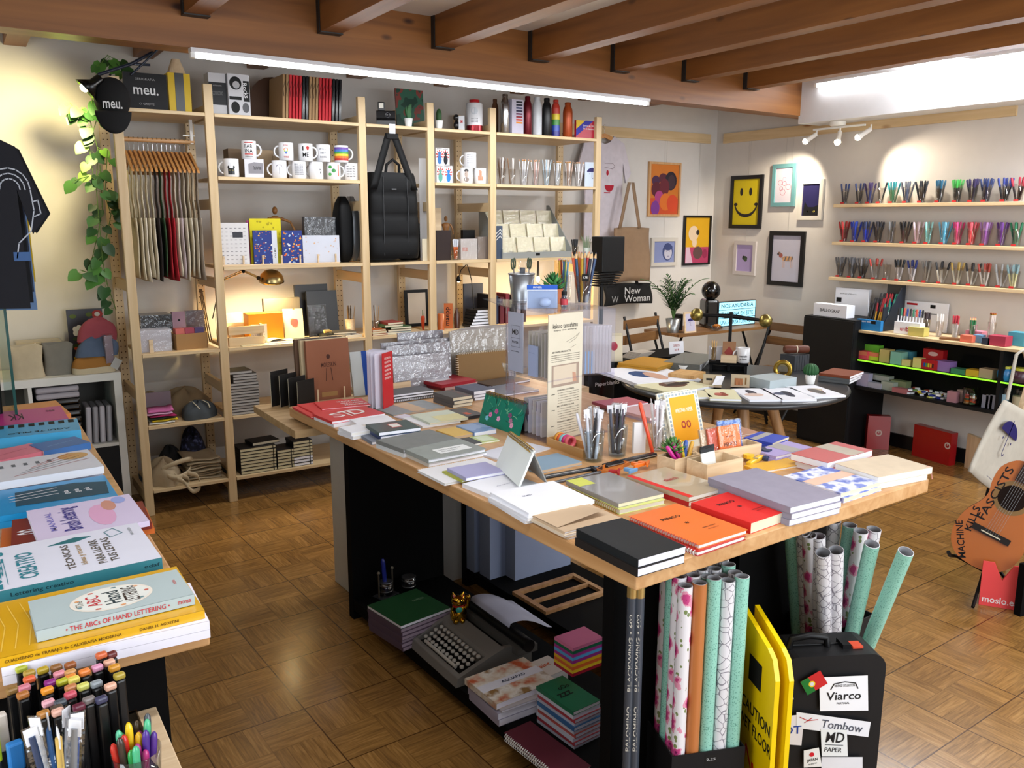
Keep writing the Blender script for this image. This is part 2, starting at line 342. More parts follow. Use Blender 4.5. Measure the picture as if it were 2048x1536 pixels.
# ================================================================ MAIN TABLE
A_,B_,C_=P(568.8,814.4,.84),P(1272.6,1147.9,.84),P(1858.8,957.6,.84)
TU=(C_-B_).normalized();TV=Vector((-TU.y,TU.x,0));TRZ=math.atan2(TU.y,TU.x);TL=(A_-B_).length;TW=(C_-B_).length
tbl=thing('display_table','long table with a thick laminated wood top covered in stationery','table',(B_.x,B_.y,0),TRZ)
tp=MB().box(0,0,.80,TW,TL,.84,OAK('Y')).build('table_top',tbl,bevel=.004)
def TT(u,v,z=0):return Vector((B_.x,B_.y,z))+TU*u+TV*v
def bench(u0,v0,v1,wd,label):
 t=thing('bench_unit',label,'shelves',TT(u0,v0),TRZ,'black bench units carrying the table top');l=v1-v0
 MB().box(0,0,0,wd,.04,.799,BLKM).build('end_panel',t);MB().box(0,l-.04,0,wd,l,.799,BLKM).build('end_panel',t)
 MB().box(.002,.04,.04,wd-.002,l-.04,.085,BLKM).build('shelf_board',t)
 return t
bench(.125,.20,1.755,.42,'left black bench unit under the table, carrying the typewriter and pads')
bench(.66,.26,1.755,.42,'right black bench unit under the table, carrying pale boxes and a wooden frame')
wc=thing('side_cabinet','plain white cabinet standing behind the black panel under the far table end','cabinet',TT(.215,1.80),TRZ)
MB().box(0,0,0,.8,.30,.76,S('#c9c6bf',.5)).build('body',wc,bevel=.002)
pb=thing('side_board','rough pine board with marks projecting behind the far end of the table','shelf')
MB().prism([(.285,-1.66),(1.75,-1.58),(1.75,-1.13),(.285,-1.13)],.761,.79,wood('rough_pine','#a58457','#cdb084',9,'X',.8,.6,.5,'#59422a')).build('board',pb,bevel=.002)
MB().box(1.6,-1.5,0,1.64,-1.2,.76,PINE('Z')).build('leg',pb)
# ================================================================ ROUND TABLE
RC=Vector((2.60,-1.70));RT=.75
rt=thing('round_table','large round black-topped table on splayed wooden legs near the corner','table',(RC.x,RC.y,0))
rp=[(.56,-.028),(.572,-.022),(.575,-.012),(.57,-.003),(.56,0)]
MB().lathe(rp,S('#2b2d30',.3),n=64).build('table_top',rt).location=(0,0,RT)
for a in range(4):
 an=a*PI/2-.55;c_,s_=math.cos(an),math.sin(an)
 MB().tube([(c_*.18,s_*.18,RT-.03),(c_*.42,s_*.42,0)],[.03,.021],wood('beech','#9a6f45','#bf9264',None,'Z',1,.45),n=12).build('leg',rt)
MB().box(-.3,-.03,RT-.075,.3,.03,RT-.03,PINE('X')).box(-.03,-.3,RT-.075,.03,.3,RT-.03,PINE('X')).build('apron',rt)
# ================================================================ RIGHT WALL UNITS
BC=S('#121315',.55)
tc_=thing('tall_cabinet','tall plain black cabinet in the right corner behind the round table','cabinet',(4.33,-1.19,0))
MB().box(0,0,0,.398,.41,.905,BC).build('body',tc_,bevel=.002)
MB().box(-.012,.003,.02,-.001,.405,.895,BC).build('door',tc_)
lc=thing('low_shelf_unit','low black shelf unit with pale wooden top full of small stationery','shelves',(4.38,-3.4,0))
MB().box(-.01,0,.822,.345,2.207,.84,PINE('Y')).build('top_board',lc,bevel=.002)
MB().box(0,0,0,.345,.02,.82,BC).build('side_panel',lc);MB().box(0,1.245,.455,.345,1.265,.82,BC).build('divider',lc)
MB().box(0,.02,.435,.345,2.207,.455,BC).build('shelf_board',lc);MB().box(.33,.02,.455,.345,2.207,.82,BC).build('back_panel',lc)
EDGE_GLOW=emis('acrylic_glow','#8ef02c',.9)  # fluorescent acrylic edge, no lamp; its glow is put in as slight emission
for y0,y1 in((.02,1.245),(1.265,2.2)):MB().box(0,y0,.63,.33,y1,.638,clear('#c8ff9a',.1,.8)).box(-.004,y0,.6295,-.0005,y1,.6385,EDGE_GLOW).build('acrylic_shelf',lc)
for nm,z,px,py in(('upper',1.682,1667,407.5),('middle',1.4168,1663.7,483.8),('lowest',1.1643,1657,553.5)):
 yl=PX(px,py,4.61).y
 s=MB().box(0,0,-.022,.12,yl+3.3,0,PINE('Y')).build('wall_shelf',bevel=.002);s.location=(4.609,-3.3,z)
 tag(s,nm+' of the three narrow pine wall shelves holding pen cups','shelf')
# ================================================================ LEFT COUNTER
lcn=thing('book_counter','foreground counter with a wooden top covered in lettering books at left','counter')
MB().box(-1.5,-3.19,.805,-.40,-1.2,.84,OAK('X')).build('counter_top',lcn,bevel=.004)
MB().box(-1.45,-3.16,0,-.475,-3.12,.804,BLKM).box(-1.45,-3.12,0,-1.41,-1.3,.804,BLKM).box(-1.41,-1.34,0,-.55,-1.3,.804,BLKM).build('base_panel',lcn)
lb=thing('side_ledge','low wooden ledge holding marker pens and cups in front of the counter','shelf')
MB().box(-1.3,-3.75,.682,-.497,-3.161,.70,BIRCH('X')).build('board',lb,bevel=.002)
MB().box(-1.3,-3.75,0,-.52,-3.73,.681,BLKM).box(-1.3,-3.72,0,-1.28,-3.165,.681,BLKM).build('support',lb)
gp=tag(MB().box(-.594,-1.19,.0,-.586,-.30,1.35,clear('#d8f0ea',.08,.95)).box(-.5945,-1.2,0,-.5855,-1.19,1.35,S('#1c4a44',.2)).build('glass_screen'),'upright glass panel with a green edge at the far left','glass panel')
# ================================================================ PAPER GOODS
ORD=['top','second','third','fourth','fifth','sixth','seventh','eighth','ninth','tenth','eleventh','twelfth','thirteenth','fourteenth','fifteenth','sixteenth','seventeenth','eighteenth']
def fit(pL,pN,pR,z):
 N=P(*pN,z);a=P(*pL,z)-N;b=P(*pR,z)-N;d1=b.normalized();rz=math.atan2(d1.y,d1.x)
 a2=math.atan2(a.y,a.x)-PI/2;rz=rz+.5*((a2-rz+PI)%(2*PI)-PI)
 ux=Vector((math.cos(rz),math.sin(rz),0));uy=Vector((-ux.y,ux.x,0))
 return N,rz,b.dot(ux),a.dot(uy)
def rings(m,x0,x1,n,r,mat,T=None,wr=.0011,z=0.):
 for i in range(n):
  x=x0+(x1-x0)*(i+.5)/n
  m.tube([(x,r*math.cos(a)*.9,z+r*math.sin(a))for a in[2*PI*k/8 for k in range(9)]],wr,mat,T,n=4,cap=False)
 return m
def side_T(side,w,l):
 return{'F':Matrix(),'L':TM((0,l,0),-PI/2),'B':TM((w,l,0),PI),'R':TM((w,0,0),PI/2)}[side]
def book(N,rz,w,l,zb,T,cover,label,name='notebook',cat='notebook',style='soft',spine='L',pages=None,art=None,group=None,wire=None,lift=0,artm=None):
 t=thing(name,label,cat,(N.x,N.y,zb),rz,group);pages=pages or PAGE
 c=.0015 if style!='hard' else.0025;e=.0005 if style=='soft' else.003
 m=MB();m.box(0,0,T-c,w,l,T-.0001,cover);m.box(0,0,0,w,l,c,cover)
 if style in('soft','hard'):
  if spine=='L':m.box(-.0008,0,0,.0008,l,T-.0001,cover)
  if spine=='R':m.box(w-.0008,0,0,w+.0008,l,T-.0001,cover)
  if spine=='F':m.box(0,-.0008,0,w,.0008,T-.0001,cover)
  if spine=='B':m.box(0,l-.0008,0,w,l+.0008,T-.0001,cover)
 if art:art(m,w,l,T+.0003)
 m.build('cover',t)
 MB().box(e,e,c,w-e,l-e,T-c,pages).build('page_block',t)
 if style=='spiral':
  S_=side_T(spine,w,l);ln=w if spine in 'FB' else l;k=MB();rings(k,.006,ln-.006,int(ln/.0085),T*.5,wire or CHROME,S_@TM((0,.001,T/2)));k.build('binding',t)
 return t
def stack(pL,pN,pR,z0,items,where,group=None,dims=None):
 """items from the top down: (T, cover, desc, opts)"""
 H=sum(i[0]for i in items);zt=z0+H;N,rz,w,l=fit(pL,pN,pR,zt);R_=Matrix.Rotation(rz,3,'Z')
 out=[]
 for k,(T,cov,desc,op)in enumerate(items):
  op=dict(op);dx,dy,dr=op.pop('off',(0,0,0));sw,sl=op.pop('size',(w,l));nm=op.pop('name','notebook');ct=op.pop('cat','notebook');lab=op.pop('label',None)
  zt-=T;n2=N+R_@Vector((dx,dy,0))
  lab=lab or(desc+(', '+ORD[k]+' of stack ' if len(items)>1 else ' ')+where)
  out.append(book(n2,rz+dr,sw,sl,zt,T,cov,lab,nm,ct,group=group if len(items)>1 else None,**op))
 return out
def A_rect(x0,y0,x1,y1,mat):return lambda m,w,l,z:m.rect(x0*w,y0*l,x1*w,y1*l,z,mat)
def A_text(s,cx,cy,tw,th,mat,rot=0):return lambda m,w,l,z:m.text(s,tw,th,mat,TM((cx*w,cy*l,z),rot),z=.0004)
def A_all(*fs):
 def g(m,w,l,z):
  for i,f in enumerate(fs):f(m,w,l,z+i*.0002)
 return g
Z0=.84
BK=S('#1d2022',.5);RED=S('#d42a26',.45);ORG=S('#e8742f',.35,0,.4);MAUVE=cloth('#8f8a9a');WPG=paper('#e4e2ee');CELL=clear('#ffffff',.10,.97,.06,.5)
def mag(s):return S(s,.35)
stack((1155.3,1056.8),(1276.6,1118.6),(1369.8,1091.4),Z0,[(.019,BK,'plain black softcover notebook',dict(pages=WPG)),(.019,S('#25211f',.5),'black softcover notebook',dict(pages=WPG,off=(-.004,-.004,.01)))],'at the near corner of the display table','black notebooks at the table corner')
def penco_art(big=True):
 return A_all(A_text('PENCO',.45,.70,.062,.013,INK,-PI/2+PI/2),A_text('*',.5,.5,.012,.012,INK),A_text('GENERAL NOTEBOOK',.66,.30,.045,.005,INK),A_text('PRODUCTS CO',.66,.24,.035,.004,INK))
stack((1262,1031),(1398,1090),(1492,1057.6),Z0,[(.011,ORG,'orange wire-bound notebook in clear wrap',dict(style='spiral',spine='L',wire=S('#b0342c',.4),art=penco_art())),(.011,S('#b52a2a',.4),'red wire-bound notebook',dict(style='spiral',spine='L',wire=WHT,off=(-.012,-.008,.02)))],'beside the black notebooks','wire-bound notebooks by the red book')
stack((1391,1003),(1502,1046),(1569,1017),Z0,[(.028,RED,'thick bright red softcover notebook lettered in black',dict(art=penco_art(),pages=CREAM))],'behind the orange one')
stack((1259,951),(1378,995),(1452,972),Z0,[(.012,S('#b6a489',.3,0,.5),'kraft notebook with red spine in clear wrap',dict(art=A_all(A_rect(0,0,.12,1,RED),A_text('sketch',.5,.6,.05,.02,S('#b04a44'))))),(.014,S('#b5161f',.4),'red notebook',dict())],'before the wooden boxes','red-spined notebooks in wrap')
stack((1138,960),(1237,1007),(1324,985),Z0,[(.012,S('#8d8a86',.25,0,.6),'grey notebook in shiny clear wrap',dict(pages=CREAM,art=A_rect(0,.72,.35,1,paper('#c8cc62')))),(.014,S('#c9cf7a',.4),'yellow-green wire-bound notebook',dict(style='spiral',spine='L',wire=S('#b99a4c',.3,.9),off=(-.006,-.012,-.015)))],'at the table centre front','grey and yellow notebooks')
WP=paper('#e9ebf2')
stack((1000,982),(1058,1027),(1180,992),Z0,[(.009,WP,'white wrapped paper pad with small print',dict(size=(.20,.19),art=A_text('GUEST',.35,.62,.03,.008,S('#6a6f86')))),(.009,WP,'white paper pad',dict(size=(.20,.19),off=(-.006,-.005,.02))),(.008,WP,'white paper pad',dict(size=(.20,.19),off=(-.01,0,-.03)))],'under the blank desk calendar','white paper pads')
stack((937,964),(998,996),(1080,968),Z0,[(.012,WP,'flat white packet left of the white pads',dict(art=A_text('ooo',.5,.5,.05,.004,S('#9a9cb0'))))],'on the front edge')
KR=paper('#c2a98c')
ks=stack((1062,1032),(1129,1064),(1244,1036),Z0,[(.006,KR,'kraft folder with curling cover',dict(pages=WP)),(.006,paper('#d9cab4'),'kraft folder',dict(pages=WP,off=(-.004,-.006,.01))),(.006,KR,'kraft folder',dict(pages=WP,off=(.004,-.01,-.01)))],'beside the black notebooks','kraft folders')
MB().grid(lambda u,v:(.002+u*.15,v*.13+.03*(1-v),.0065+.017*u*(1-v)**2+.0005),8,6,KR).build('curled_cover',ks[0])
SPY=S('#e0a93a',.4)
stack((895,936),(932,956),(1010,942),Z0,[(.010,paper('#a9a8cf'),'lilac notebook with rounded corners',dict(pages=WP)),(.005,paper('#a9ad4e'),'olive-edged notebook',dict(pages=WP,off=(-.008,.01,.03))),(.008,S('#dfe0e4'),'white notebook with thick yellow wire',dict(style='spiral',spine='B',wire=SPY,size=(.235,.16),off=(-.052,.03,.06)))],'left of the blank calendar','lilac notebook stack')
GR=cloth('#7f8280')
stack((760,878),(807,899),(908,874),Z0,[(.013,GR,'large mid-grey notebook with dark edge',dict(style='hard',pages=WP)),(.014,paper('#cfd6da'),'white-edged notebook',dict(pages=WP))],'near the dark green books','large grey notebooks')
stack((808.5,896),(857,919),(970,896),Z0,[(.013,cloth('#959c98'),'pale grey notebook with a printed white label',dict(style='hard',pages=WP,art=A_all(A_rect(.30,.2,.85,.55,paper('#e8ecec')),A_text('HARDCOVER NOTEBOOK',.55,.42,.08,.008,S('#8a8f92')),A_text('ooo oo oooo',.5,.30,.06,.008,S('#8a8f92'))))),(.013,paper('#c5c4bd'),'grey notebook',dict(pages=WP,off=(.004,.004,0)))],'before the mid-grey ones','pale grey notebooks')
DG=S('#1f3f3a',.35)
stack((734,848.5),(758,865),(840,854),Z0,[(.013,DG,'dark green notebook with a red-framed label',dict(pages=WP,art=A_all(A_rect(.42,.3,.68,.75,paper('#c86a60')),A_rect(.44,.35,.66,.7,paper('#e6e2dc'))))),(.013,S('#31406e',.4),'dark blue notebook',dict(pages=WP,off=(.003,-.006,.01))),(.010,paper('#7f8796'),'mottled grey notebook',dict(pages=WP,off=(-.03,-.012,.02)))],'by the left table edge','green and blue notebooks')
stack((700,838),(716,850),(792,841),Z0,[(.02,WP,'white wrapped block between red and green books',dict())],'at the left edge',None)
stack((685,853),(703,866),(742,858),Z0,[(.012,WP,'small white packet',dict()),(.012,WP,'small white packet',dict(off=(.004,-.004,.1)))],'left of the dark green notebook','small white packets')
RM=S('#d93a3c',.35);RW=paper('#f1e9e6')
stack((587,813),(622,834),(712,822),Z0,[(.005,RM,'red magazine',dict(pages=WP)),(.005,RM,'red magazine',dict(pages=WP,off=(.008,-.004,.03)))],'at the far left table corner','red magazines at the corner')
stack((600,808),(632,828),(722,815),Z0+.0102,[(.004,RM,'fanned red magazine under the lettered one',dict(pages=WP))],'at the far corner')
stack((631,804),(644,818),(740,808),Z0+.0145,[(.005,RM,'uppermost fanned red magazine lettered in white',dict(pages=WP,art=A_all(A_text('NUNCA MAIS',.66,.72,.09,.02,RW),A_text('SERA O MESMO',.70,.45,.09,.02,RW),A_text('MAGAZINE',.74,.2,.09,.02,RW))))],'by the upright red book')
stack((634,826),(664,843),(764,824),Z0,[(.010,RM,'red book with huge white letters',dict(pages=WP,name='book',cat='book',art=A_all(A_text('S',.28,.5,.05,.07,RW),A_text('T',.46,.5,.04,.09,RW),A_text('D',.66,.55,.06,.08,RW)))),(.012,WP,'white-backed book',dict(pages=WP,name='book',cat='book',off=(.004,-.006,.01)))],'on the far left','books with huge letters')
stack((745,815),(787,830),(889,813),Z0,[(.006,cloth('#9aa1a4'),'thin grey notebook with a kraft band',dict(pages=KR,art=A_rect(.38,0,.66,1,KR)))],'lying in front of the black notebooks')
stack((822,829),(860,846),(936,835),Z0,[(.008,paper('#cfd8c6'),'pale green notebook under cream paper',dict(pages=CREAM,art=A_rect(.3,0,1,.55,paper('#ddd8a6')))),(.008,WP,'white pad',dict(off=(-.03,0,.02)))],'in the middle of the table','pale green and white pads')
stack((790,832),(812,838),(832,833),Z0+.001,[(.004,paper('#e3dff0'),'small lilac-white card beside the pale green notebook',dict(name='card',cat='card'))],'on the table')
stack((768,780),(787,790),(862,778),Z0,[(.010,S('#3b3a3d',.4),'black elastic notebook',dict(pages=WP)),(.010,S('#1e1e20',.4),'black notebook',dict(pages=WP,off=(.002,-.003,0))),(.012,S('#2a2a2c',.4),'black wire-bound notebook',dict(style='spiral',spine='F',wire=S('#2a2a2c',.4,.5),pages=WP,off=(0,-.004,0)))],'right of the upright red book','black notebooks by the upright red book')
stack((843,758),(884,770),(946,757),Z0,[(.014,S('#9c2430',.45),'dark red box with a white band',dict(style='hard',pages=S('#9c2430'),art=A_rect(.05,.45,.6,.9,WP))),(.016,S('#8e1f2e',.4),'dark red notebook',dict(pages=S('#c8a9a5'),off=(.02,.005,.05)))],'near the leaning folders','dark red notebooks')
stack((860.5,785),(906,796),(947,791),Z0,[(.014,cloth('#5e5c5a'),'brown-grey notebook with a thin red ribbon',dict(pages=CREAM,art=A_rect(.78,0,.80,1,S('#a83232')))),(.014,cloth('#5a5856'),'brown-grey notebook',dict(pages=CREAM,off=(.003,-.003,.01))),(.014,cloth('#5e5c5a'),'brown-grey notebook',dict(pages=CREAM,off=(0,.002,-.01)))],'in the middle of the table','brown-grey ribboned notebooks')
stack((925,770),(948,783),(982,775),Z0,[(.016,cloth('#5f6374'),'slate blue notebook',dict(pages=WP)),(.012,paper('#7f7f88'),'slate blue notebook',dict(pages=WP)),(.012,paper('#7f7f88'),'slate blue notebook',dict(pages=WP,off=(.004,0,0)))],'behind the tropical calendar','slate blue notebooks')
stack((901,819),(931,834),(964,826),Z0,[(.012,S('#262428',.4),'small black notebook with an orange label',dict(pages=S('#3a3a3c'),art=A_rect(.3,.2,.55,.45,S('#c4502e'))))],'left of the tropical calendar')
stack((954,763),(985,772),(1050,757),Z0,[(.010,S('#20232e',.3,0,.4),'shiny navy folder by the far table edge',dict())],'near the clear stand')
stack((975,773),(1003,790),(1062,775),Z0,[(.008,S('#5f6676',.4),'blue-grey folder behind the tropical calendar',dict())],'near the stand')
stack((865,861),(908,873),(950,867),Z0,[(.012,paper('#dcb765'),'small yellow notebook',dict(pages=KR))],'left of the blue notebook')
stack((912,851),(949,865),(993,858),Z0,[(.016,splotch('blue_cover',[(0,'#6d93c9'),(.5,'#8fb0dc'),(.7,'#a9b9e6')],12,.3),'light blue notebook with sky-like cover',dict(pages=WP))],'before the tropical calendar')
stack((945,873),(963,885),(996,878),Z0,[(.006,paper('#b9c98a'),'small green-framed notepad',dict(art=A_rect(.15,.12,.85,.88,paper('#d5e0c4'))))],'behind the blank calendar')
stack((918,877),(938,889),(962,884),Z0,[(.008,S('#33363a'),'small dark grey notepad',dict())],'left of the green-framed notepad')
stack((960,905),(1012,922),(1090,893),Z0,[(.005,paper('#d4d6e0'),'flat white-grey packet behind the blank calendar',dict(name='packet',cat='packet'))],'on the table')
stack((1033,925),(1075,942),(1163,923),Z0,[(.010,paper('#87a0b4'),'blue-grey softcover notebook',dict(pages=KR,size=(.17,.12)))],'right of the blank calendar')
stack((1417,955),(1581,1015),(1681,990),Z0,[(.016,MAUVE,'large mauve cloth notebook',dict(pages=WP)),(.016,MAUVE,'mauve cloth notebook',dict(pages=WP,off=(.002,-.003,.004))),(.016,MAUVE,'large mauve cloth notebook',dict(pages=WP,off=(-.002,-.001,-.004)))],'on the front right of the table','large mauve notebooks')
INKB=splotch('ink_clouds',[(0,'#2c3f9e'),(.40,'#4a62b8'),(.47,'#c5cbe4'),(.56,'#e4e5ee'),(.62,'#6378c4')],16,.4,3,False)
stack((1572,950),(1682,986),(1754,961),Z0,[(.014,INKB,'blue ink-clouded notebook with a blush band',dict(pages=CREAM,art=A_rect(0,.42,1,.66,paper('#dcb6a0')))),(.014,INKB,'blue ink-clouded notebook',dict(pages=CREAM,off=(.006,-.006,.03)))],'behind the mauve notebooks','ink-clouded notebooks')
PK=S('#b8605f',.5)
for k,(z_,of)in enumerate(((.022,0),(0,.01))):
 N,rz,w_,l_=fit((1586,905),(1656,925),(1734,897),Z0+.044)
 t=book(N+Vector((of,-of,0)),rz,w_,l_,Z0+z_,.0215,PK,('upper' if k==0 else 'lower')+' of two rose leather journals with a beige band','journal','journal','soft','R',pages=WP,group='rose leather journals',art=A_rect(.52,0,.82,1,cloth('#b5ab9c')))
for k,(z_,of)in enumerate(((.02,0),(0,.008))):
 N,rz,w_,l_=fit((1682,924),(1757,954),(1845,928),Z0+.04)
 t=book(N+Vector((-of,of,0)),rz,w_,l_,Z0+z_,.0195,cloth('#d0bfa6'),('upper' if k==0 else 'lower')+' of two beige leather journals at the right table corner','journal','journal','soft','R',pages=paper('#efeeea'),group='beige leather journals')
 if k==0:MB().tube([(w_-.012,.01,.0205),(w_-.002,.006,.018),(w_+.004,.004,-.0),(w_+.006,.002,-.018)],.0012,S('#c98f80')).build('elastic',t)
stack((1503,900),(1552,913),(1625,894),Z0,[(.010,paper('#a99ccb'),'lilac notebook with a grey band',dict(pages=WP,art=A_rect(.42,0,.72,1,paper('#a7a39e')))),(.009,paper('#a99ccb'),'lilac notebook',dict(pages=WP,off=(-.006,-.006,.04)))],'behind the bulldog clips','lilac banded notebooks')
stack((1495,872),(1545,886),(1562,870),Z0,[(.010,S('#3c50b4',.5),'royal blue notebook with a grey band',dict(pages=CREAM,art=A_rect(0,.55,1,.8,paper('#a7a39e')))),(.010,S('#3c50b4',.5),'royal blue notebook',dict(pages=WP,off=(-.008,-.004,.02)))],'behind the lilac ones','royal blue notebooks')
stack((1190,802),(1225,815),(1290,803),Z0,[(.012,paper('#b5616a'),'rose red folder',dict(pages=WP)),(.012,paper('#c89a9a'),'pink folder',dict(pages=WP,off=(.02,-.03,.02)))],'right of the clear stand','pink folders')
stack((1250,815),(1300,836),(1352,819),Z0,[(.010,paper('#c9a3a6'),'dusty pink folder with a small drawing',dict(pages=WP)),(.012,paper('#c3b4c8'),'pale mauve folder',dict(pages=WP,off=(.006,-.006,0)))],'behind the white pen tubes','dusty pink folders')
stack((1440,860),(1470,872),(1512,862),Z0,[(.005,paper('#b58a72'),'tan rounded card behind the wooden boxes',dict(name='card',cat='card'))],'on the table')
# ================================================================ OBJECTS ON THE TABLE
def pxm(p):return FPX/(p-CP).dot(CF)
PENS={}
def pen_mesh(kind,a,b=None,ln=.14,r=.0045):
 k=(kind,a,b,ln,r)
 if k in PENS:return PENS[k]
 m=MB();A=S(a,.3,0,.2);B=S(b or a,.3)
 if kind=='pen':
  m.tube([(0,0,0),(0,0,.006),(0,0,ln*.62)],[r*.5,r,r],A,n=8);m.tube([(0,0,ln*.62),(0,0,ln*.95),(0,0,ln)],[r*1.12,r*1.12,r*.7],B,n=8)
  m.box(-.0012,r,ln*.68,.0012,r+.002,ln*.96,B)
 elif kind=='pencil':
  m.tube([(0,0,0),(0,0,ln*.93)],r,A,n=6);m.tube([(0,0,ln*.93),(0,0,ln*.965)],r*1.05,S('#b98a3c',.25,.9),n=8);m.tube([(0,0,ln*.965),(0,0,ln)],r*.95,B,n=8)
 elif kind=='tip':
  m.tube([(0,0,0),(0,0,ln*.88)],r,A,n=6);m.tube([(0,0,ln*.88),(0,0,ln*.97)],[r,r*.35],S('#d7b384',.6),n=6);m.tube([(0,0,ln*.97),(0,0,ln)],[r*.35,.0003],B,n=6)
 elif kind=='cap':
  m.tube([(0,0,0),(0,0,ln*.9),(0,0,ln*.96),(0,0,ln)],[r,r,r*.85,r*.4],A,n=10)
  m.box(-.0014,r,ln*.62,.0014,r+.002,ln*.88,A)
 me_o=m.build('pen_shape');me=me_o.data;bpy.data.objects.remove(me_o);PENS[k]=me;return me
def stick(me,name,base,top,label,cat,group=None,roll=0):
 o=bpy.data.objects.new(name,me);COL.objects.link(o);d=(Vector(top)-Vector(base)).normalized()
 q=Vector((0,0,1)).rotation_difference(d);o.location=base;o.rotation_mode='QUATERNION';o.rotation_quaternion=q@Euler((0,0,roll)).to_quaternion()
 return tag(o,label,cat,group)
def cup_mb(rb,rt_,h,mat,t=.002,n=28,floor=.004,sx=1,sy=1):
 return MB().lathe([(rb,0),(rt_,h),(rt_-t,h),(rb-t,floor),(.0005,floor)],mat,n=n,sx=sx,sy=sy)
def cup(c,rb,rt_,h,label,mat=None,name='glass_cup',group=None,n=28,cat='cup'):
 o=cup_mb(rb,rt_,h,mat or GLASSM,n=n).build(name);o.location=c;return tag(o,label,cat,group)
def fill(c,rb,rt_,h,meshes,label,cat='pen',name='pen',group=None,ln=.14,rnd=None,spread=1.,floor=.005):
 rnd=rnd or random;n=len(meshes);out=[]
 for i,me in enumerate(meshes):
  a=2*PI*(i+.5*rnd.random())/n;f=.55+.35*rnd.random()if i%2 else.25*rnd.random()+.2
  b=Vector(c)+Vector((math.cos(a)*rb*.55*f,math.sin(a)*rb*.55*f,floor))
  t=Vector(c)+Vector((math.cos(a+.25)*(rt_-.007)*f*spread,math.sin(a+.25)*(rt_-.007)*f*spread,h))
  out.append(stick(me,name,b,t,label,cat,group,rnd.random()*6))
 return out
def obox(name,p,rz,w,l,h,t,mat,label,cat='box',group=None,inner=None):
 o=MB().box(0,0,0,w,l,t,mat).box(0,0,t,w,t,h,mat).box(0,l-t,t,w,l,h,mat).box(0,t,t,t,l-t,h,mat).box(w-t,t,t,w,l-t,h,mat).build(name)
 o.location=p;o.rotation_euler=(0,0,rz);return tag(o,label,cat,group)
rr=random.Random(3)
c1=P(1187,921,.84);c2=P(1234,911,.84)
cup(c1,.027,.033,.098,'clear glass cup of white wrapped pens beside the washi tape tray',group='glass cups of wrapped pens')
cup(c2,.027,.033,.098,'clear glass cup of dark grey wrapped pens',group='glass cups of wrapped pens')
def sleeve_mesh(col,w=.022,ln=.165):
 k=('slv',col)
 if k in PENS:return PENS[k]
 o=MB().tube([(0,0,.004),(0,0,ln*.9)],.0048,S(col,.35),n=8).box(-w/2,-.0006,0,w/2,.0006,ln,clear('#ffffff',.16,.95,.08,.7)).box(-w/2+.002,-.0008,ln*.82,w/2-.002,.0008,ln*.98,paper('#e6e8ee')).build('x')
 me=o.data;bpy.data.objects.remove(o);PENS[k]=me;return me
fill(c1,.027,.033,.098,[sleeve_mesh(c)for c in('#dfe2ea','#cfd3dc','#e9ebf0','#d5d8e2','#24262b','#e4e6ee','#d9dbe4')],'white or black wrapped pen in the left glass cup',group='wrapped pens in the left glass',rnd=rr)
fill(c2,.027,.033,.098,[sleeve_mesh(c)for c in('#3a3d46','#4d5560','#2f3a36','#5b5f6c','#3e3a48','#444a50','#5a4a60','#30343a')],'dark wrapped pen in the right glass cup',group='wrapped pens in the right glass',rnd=rr)
stick(pen_mesh('pen','#e4e4ea','#d8d8e0',.15),'pen',c1+Vector((-.01,.015,.005)),c1+Vector((-.042,.03,.14)),'single pale pen leaning out of the left glass cup','pen')
c3=P(1316,900,.84);cup(c3,.024,.031,.085,'clear plastic cup of white wrapped sticks near the succulent',clear('#ffffff',.1,.95),'plastic_cup')
fill(c3,.024,.031,.085,[sleeve_mesh(c)for c in('#e8e9ee','#f0f0f2','#dfe0e8','#eceef2','#e2e4ea')],'white wrapped stick in the plastic cup',group='white sticks in the plastic cup',rnd=rr)
stick(pen_mesh('pen','#dc4a28','#dc4a28',.17,.006),'pen',P(1306,908,.842),P(1285,826,.97),'thick orange-red pen leaning before the plastic cup','pen')
stick(pen_mesh('pen','#e8502a','#e8502a',.15,.006),'pen',c3+Vector((.005,.01,.006)),c3+Vector((.02,.018,.14)),'orange-topped pen standing inside the plastic cup','pen')
sc=thing('blank_card','blank off-white card standing between glass and plastic cups','card',P(1277,905,.84),-.25)
MB().cb(0,0,.05,.042,.012,.10,paper('#dcdcdc')).build('card',sc)
N=P(1165,918,.84);bl=P(1093,891,.84)
rz=math.atan2((N-bl).y,(N-bl).x)
lw=(N-bl).length
tr_=obox('wooden_tray',bl,rz,lw,.07,.028,.004,wood('bamboo','#b98b52','#d3aa70',None,'X',1,.45),'small bamboo tray holding rolls of coloured tape','tray')
ux=Vector((math.cos(rz),math.sin(rz),0));uy=Vector((-ux.y,ux.x,0))
for i,(h,nm)in enumerate((('#e9a23b','yellow'),('#e8662c','orange'),('#8fc7cf','pale blue'),('#d2247c','magenta'),('#d8606c','coral'))):
 o=MB().lathe([(.013,0),(.021,0),(.021,.0125),(.013,.0125),(.013,0)],S(h,.4),n=24).build('tape_roll')
 o.rotation_euler=(PI/2,0,rz+PI/2);o.location=bl+ux*(.022+i*.0135)+uy*.034+Vector((0,0,.0255));tag(o,nm+' roll of tape in the bamboo tray','tape','tape rolls in the tray')
def lying(name,label,cat,a,b,z,w,h,mat,extra=None):
 A,B=P(*a,z),P(*b,z);d=B-A;t=thing(name,label,cat,A,math.atan2(d.y,d.x));l=d.length;T_=MB()
 T_.box(0,-w/2,0,l,w/2,h,mat)
 T_.build('body',t,bevel=min(w,h)*.3)
 if extra:extra(t,l,w,h)
 return t
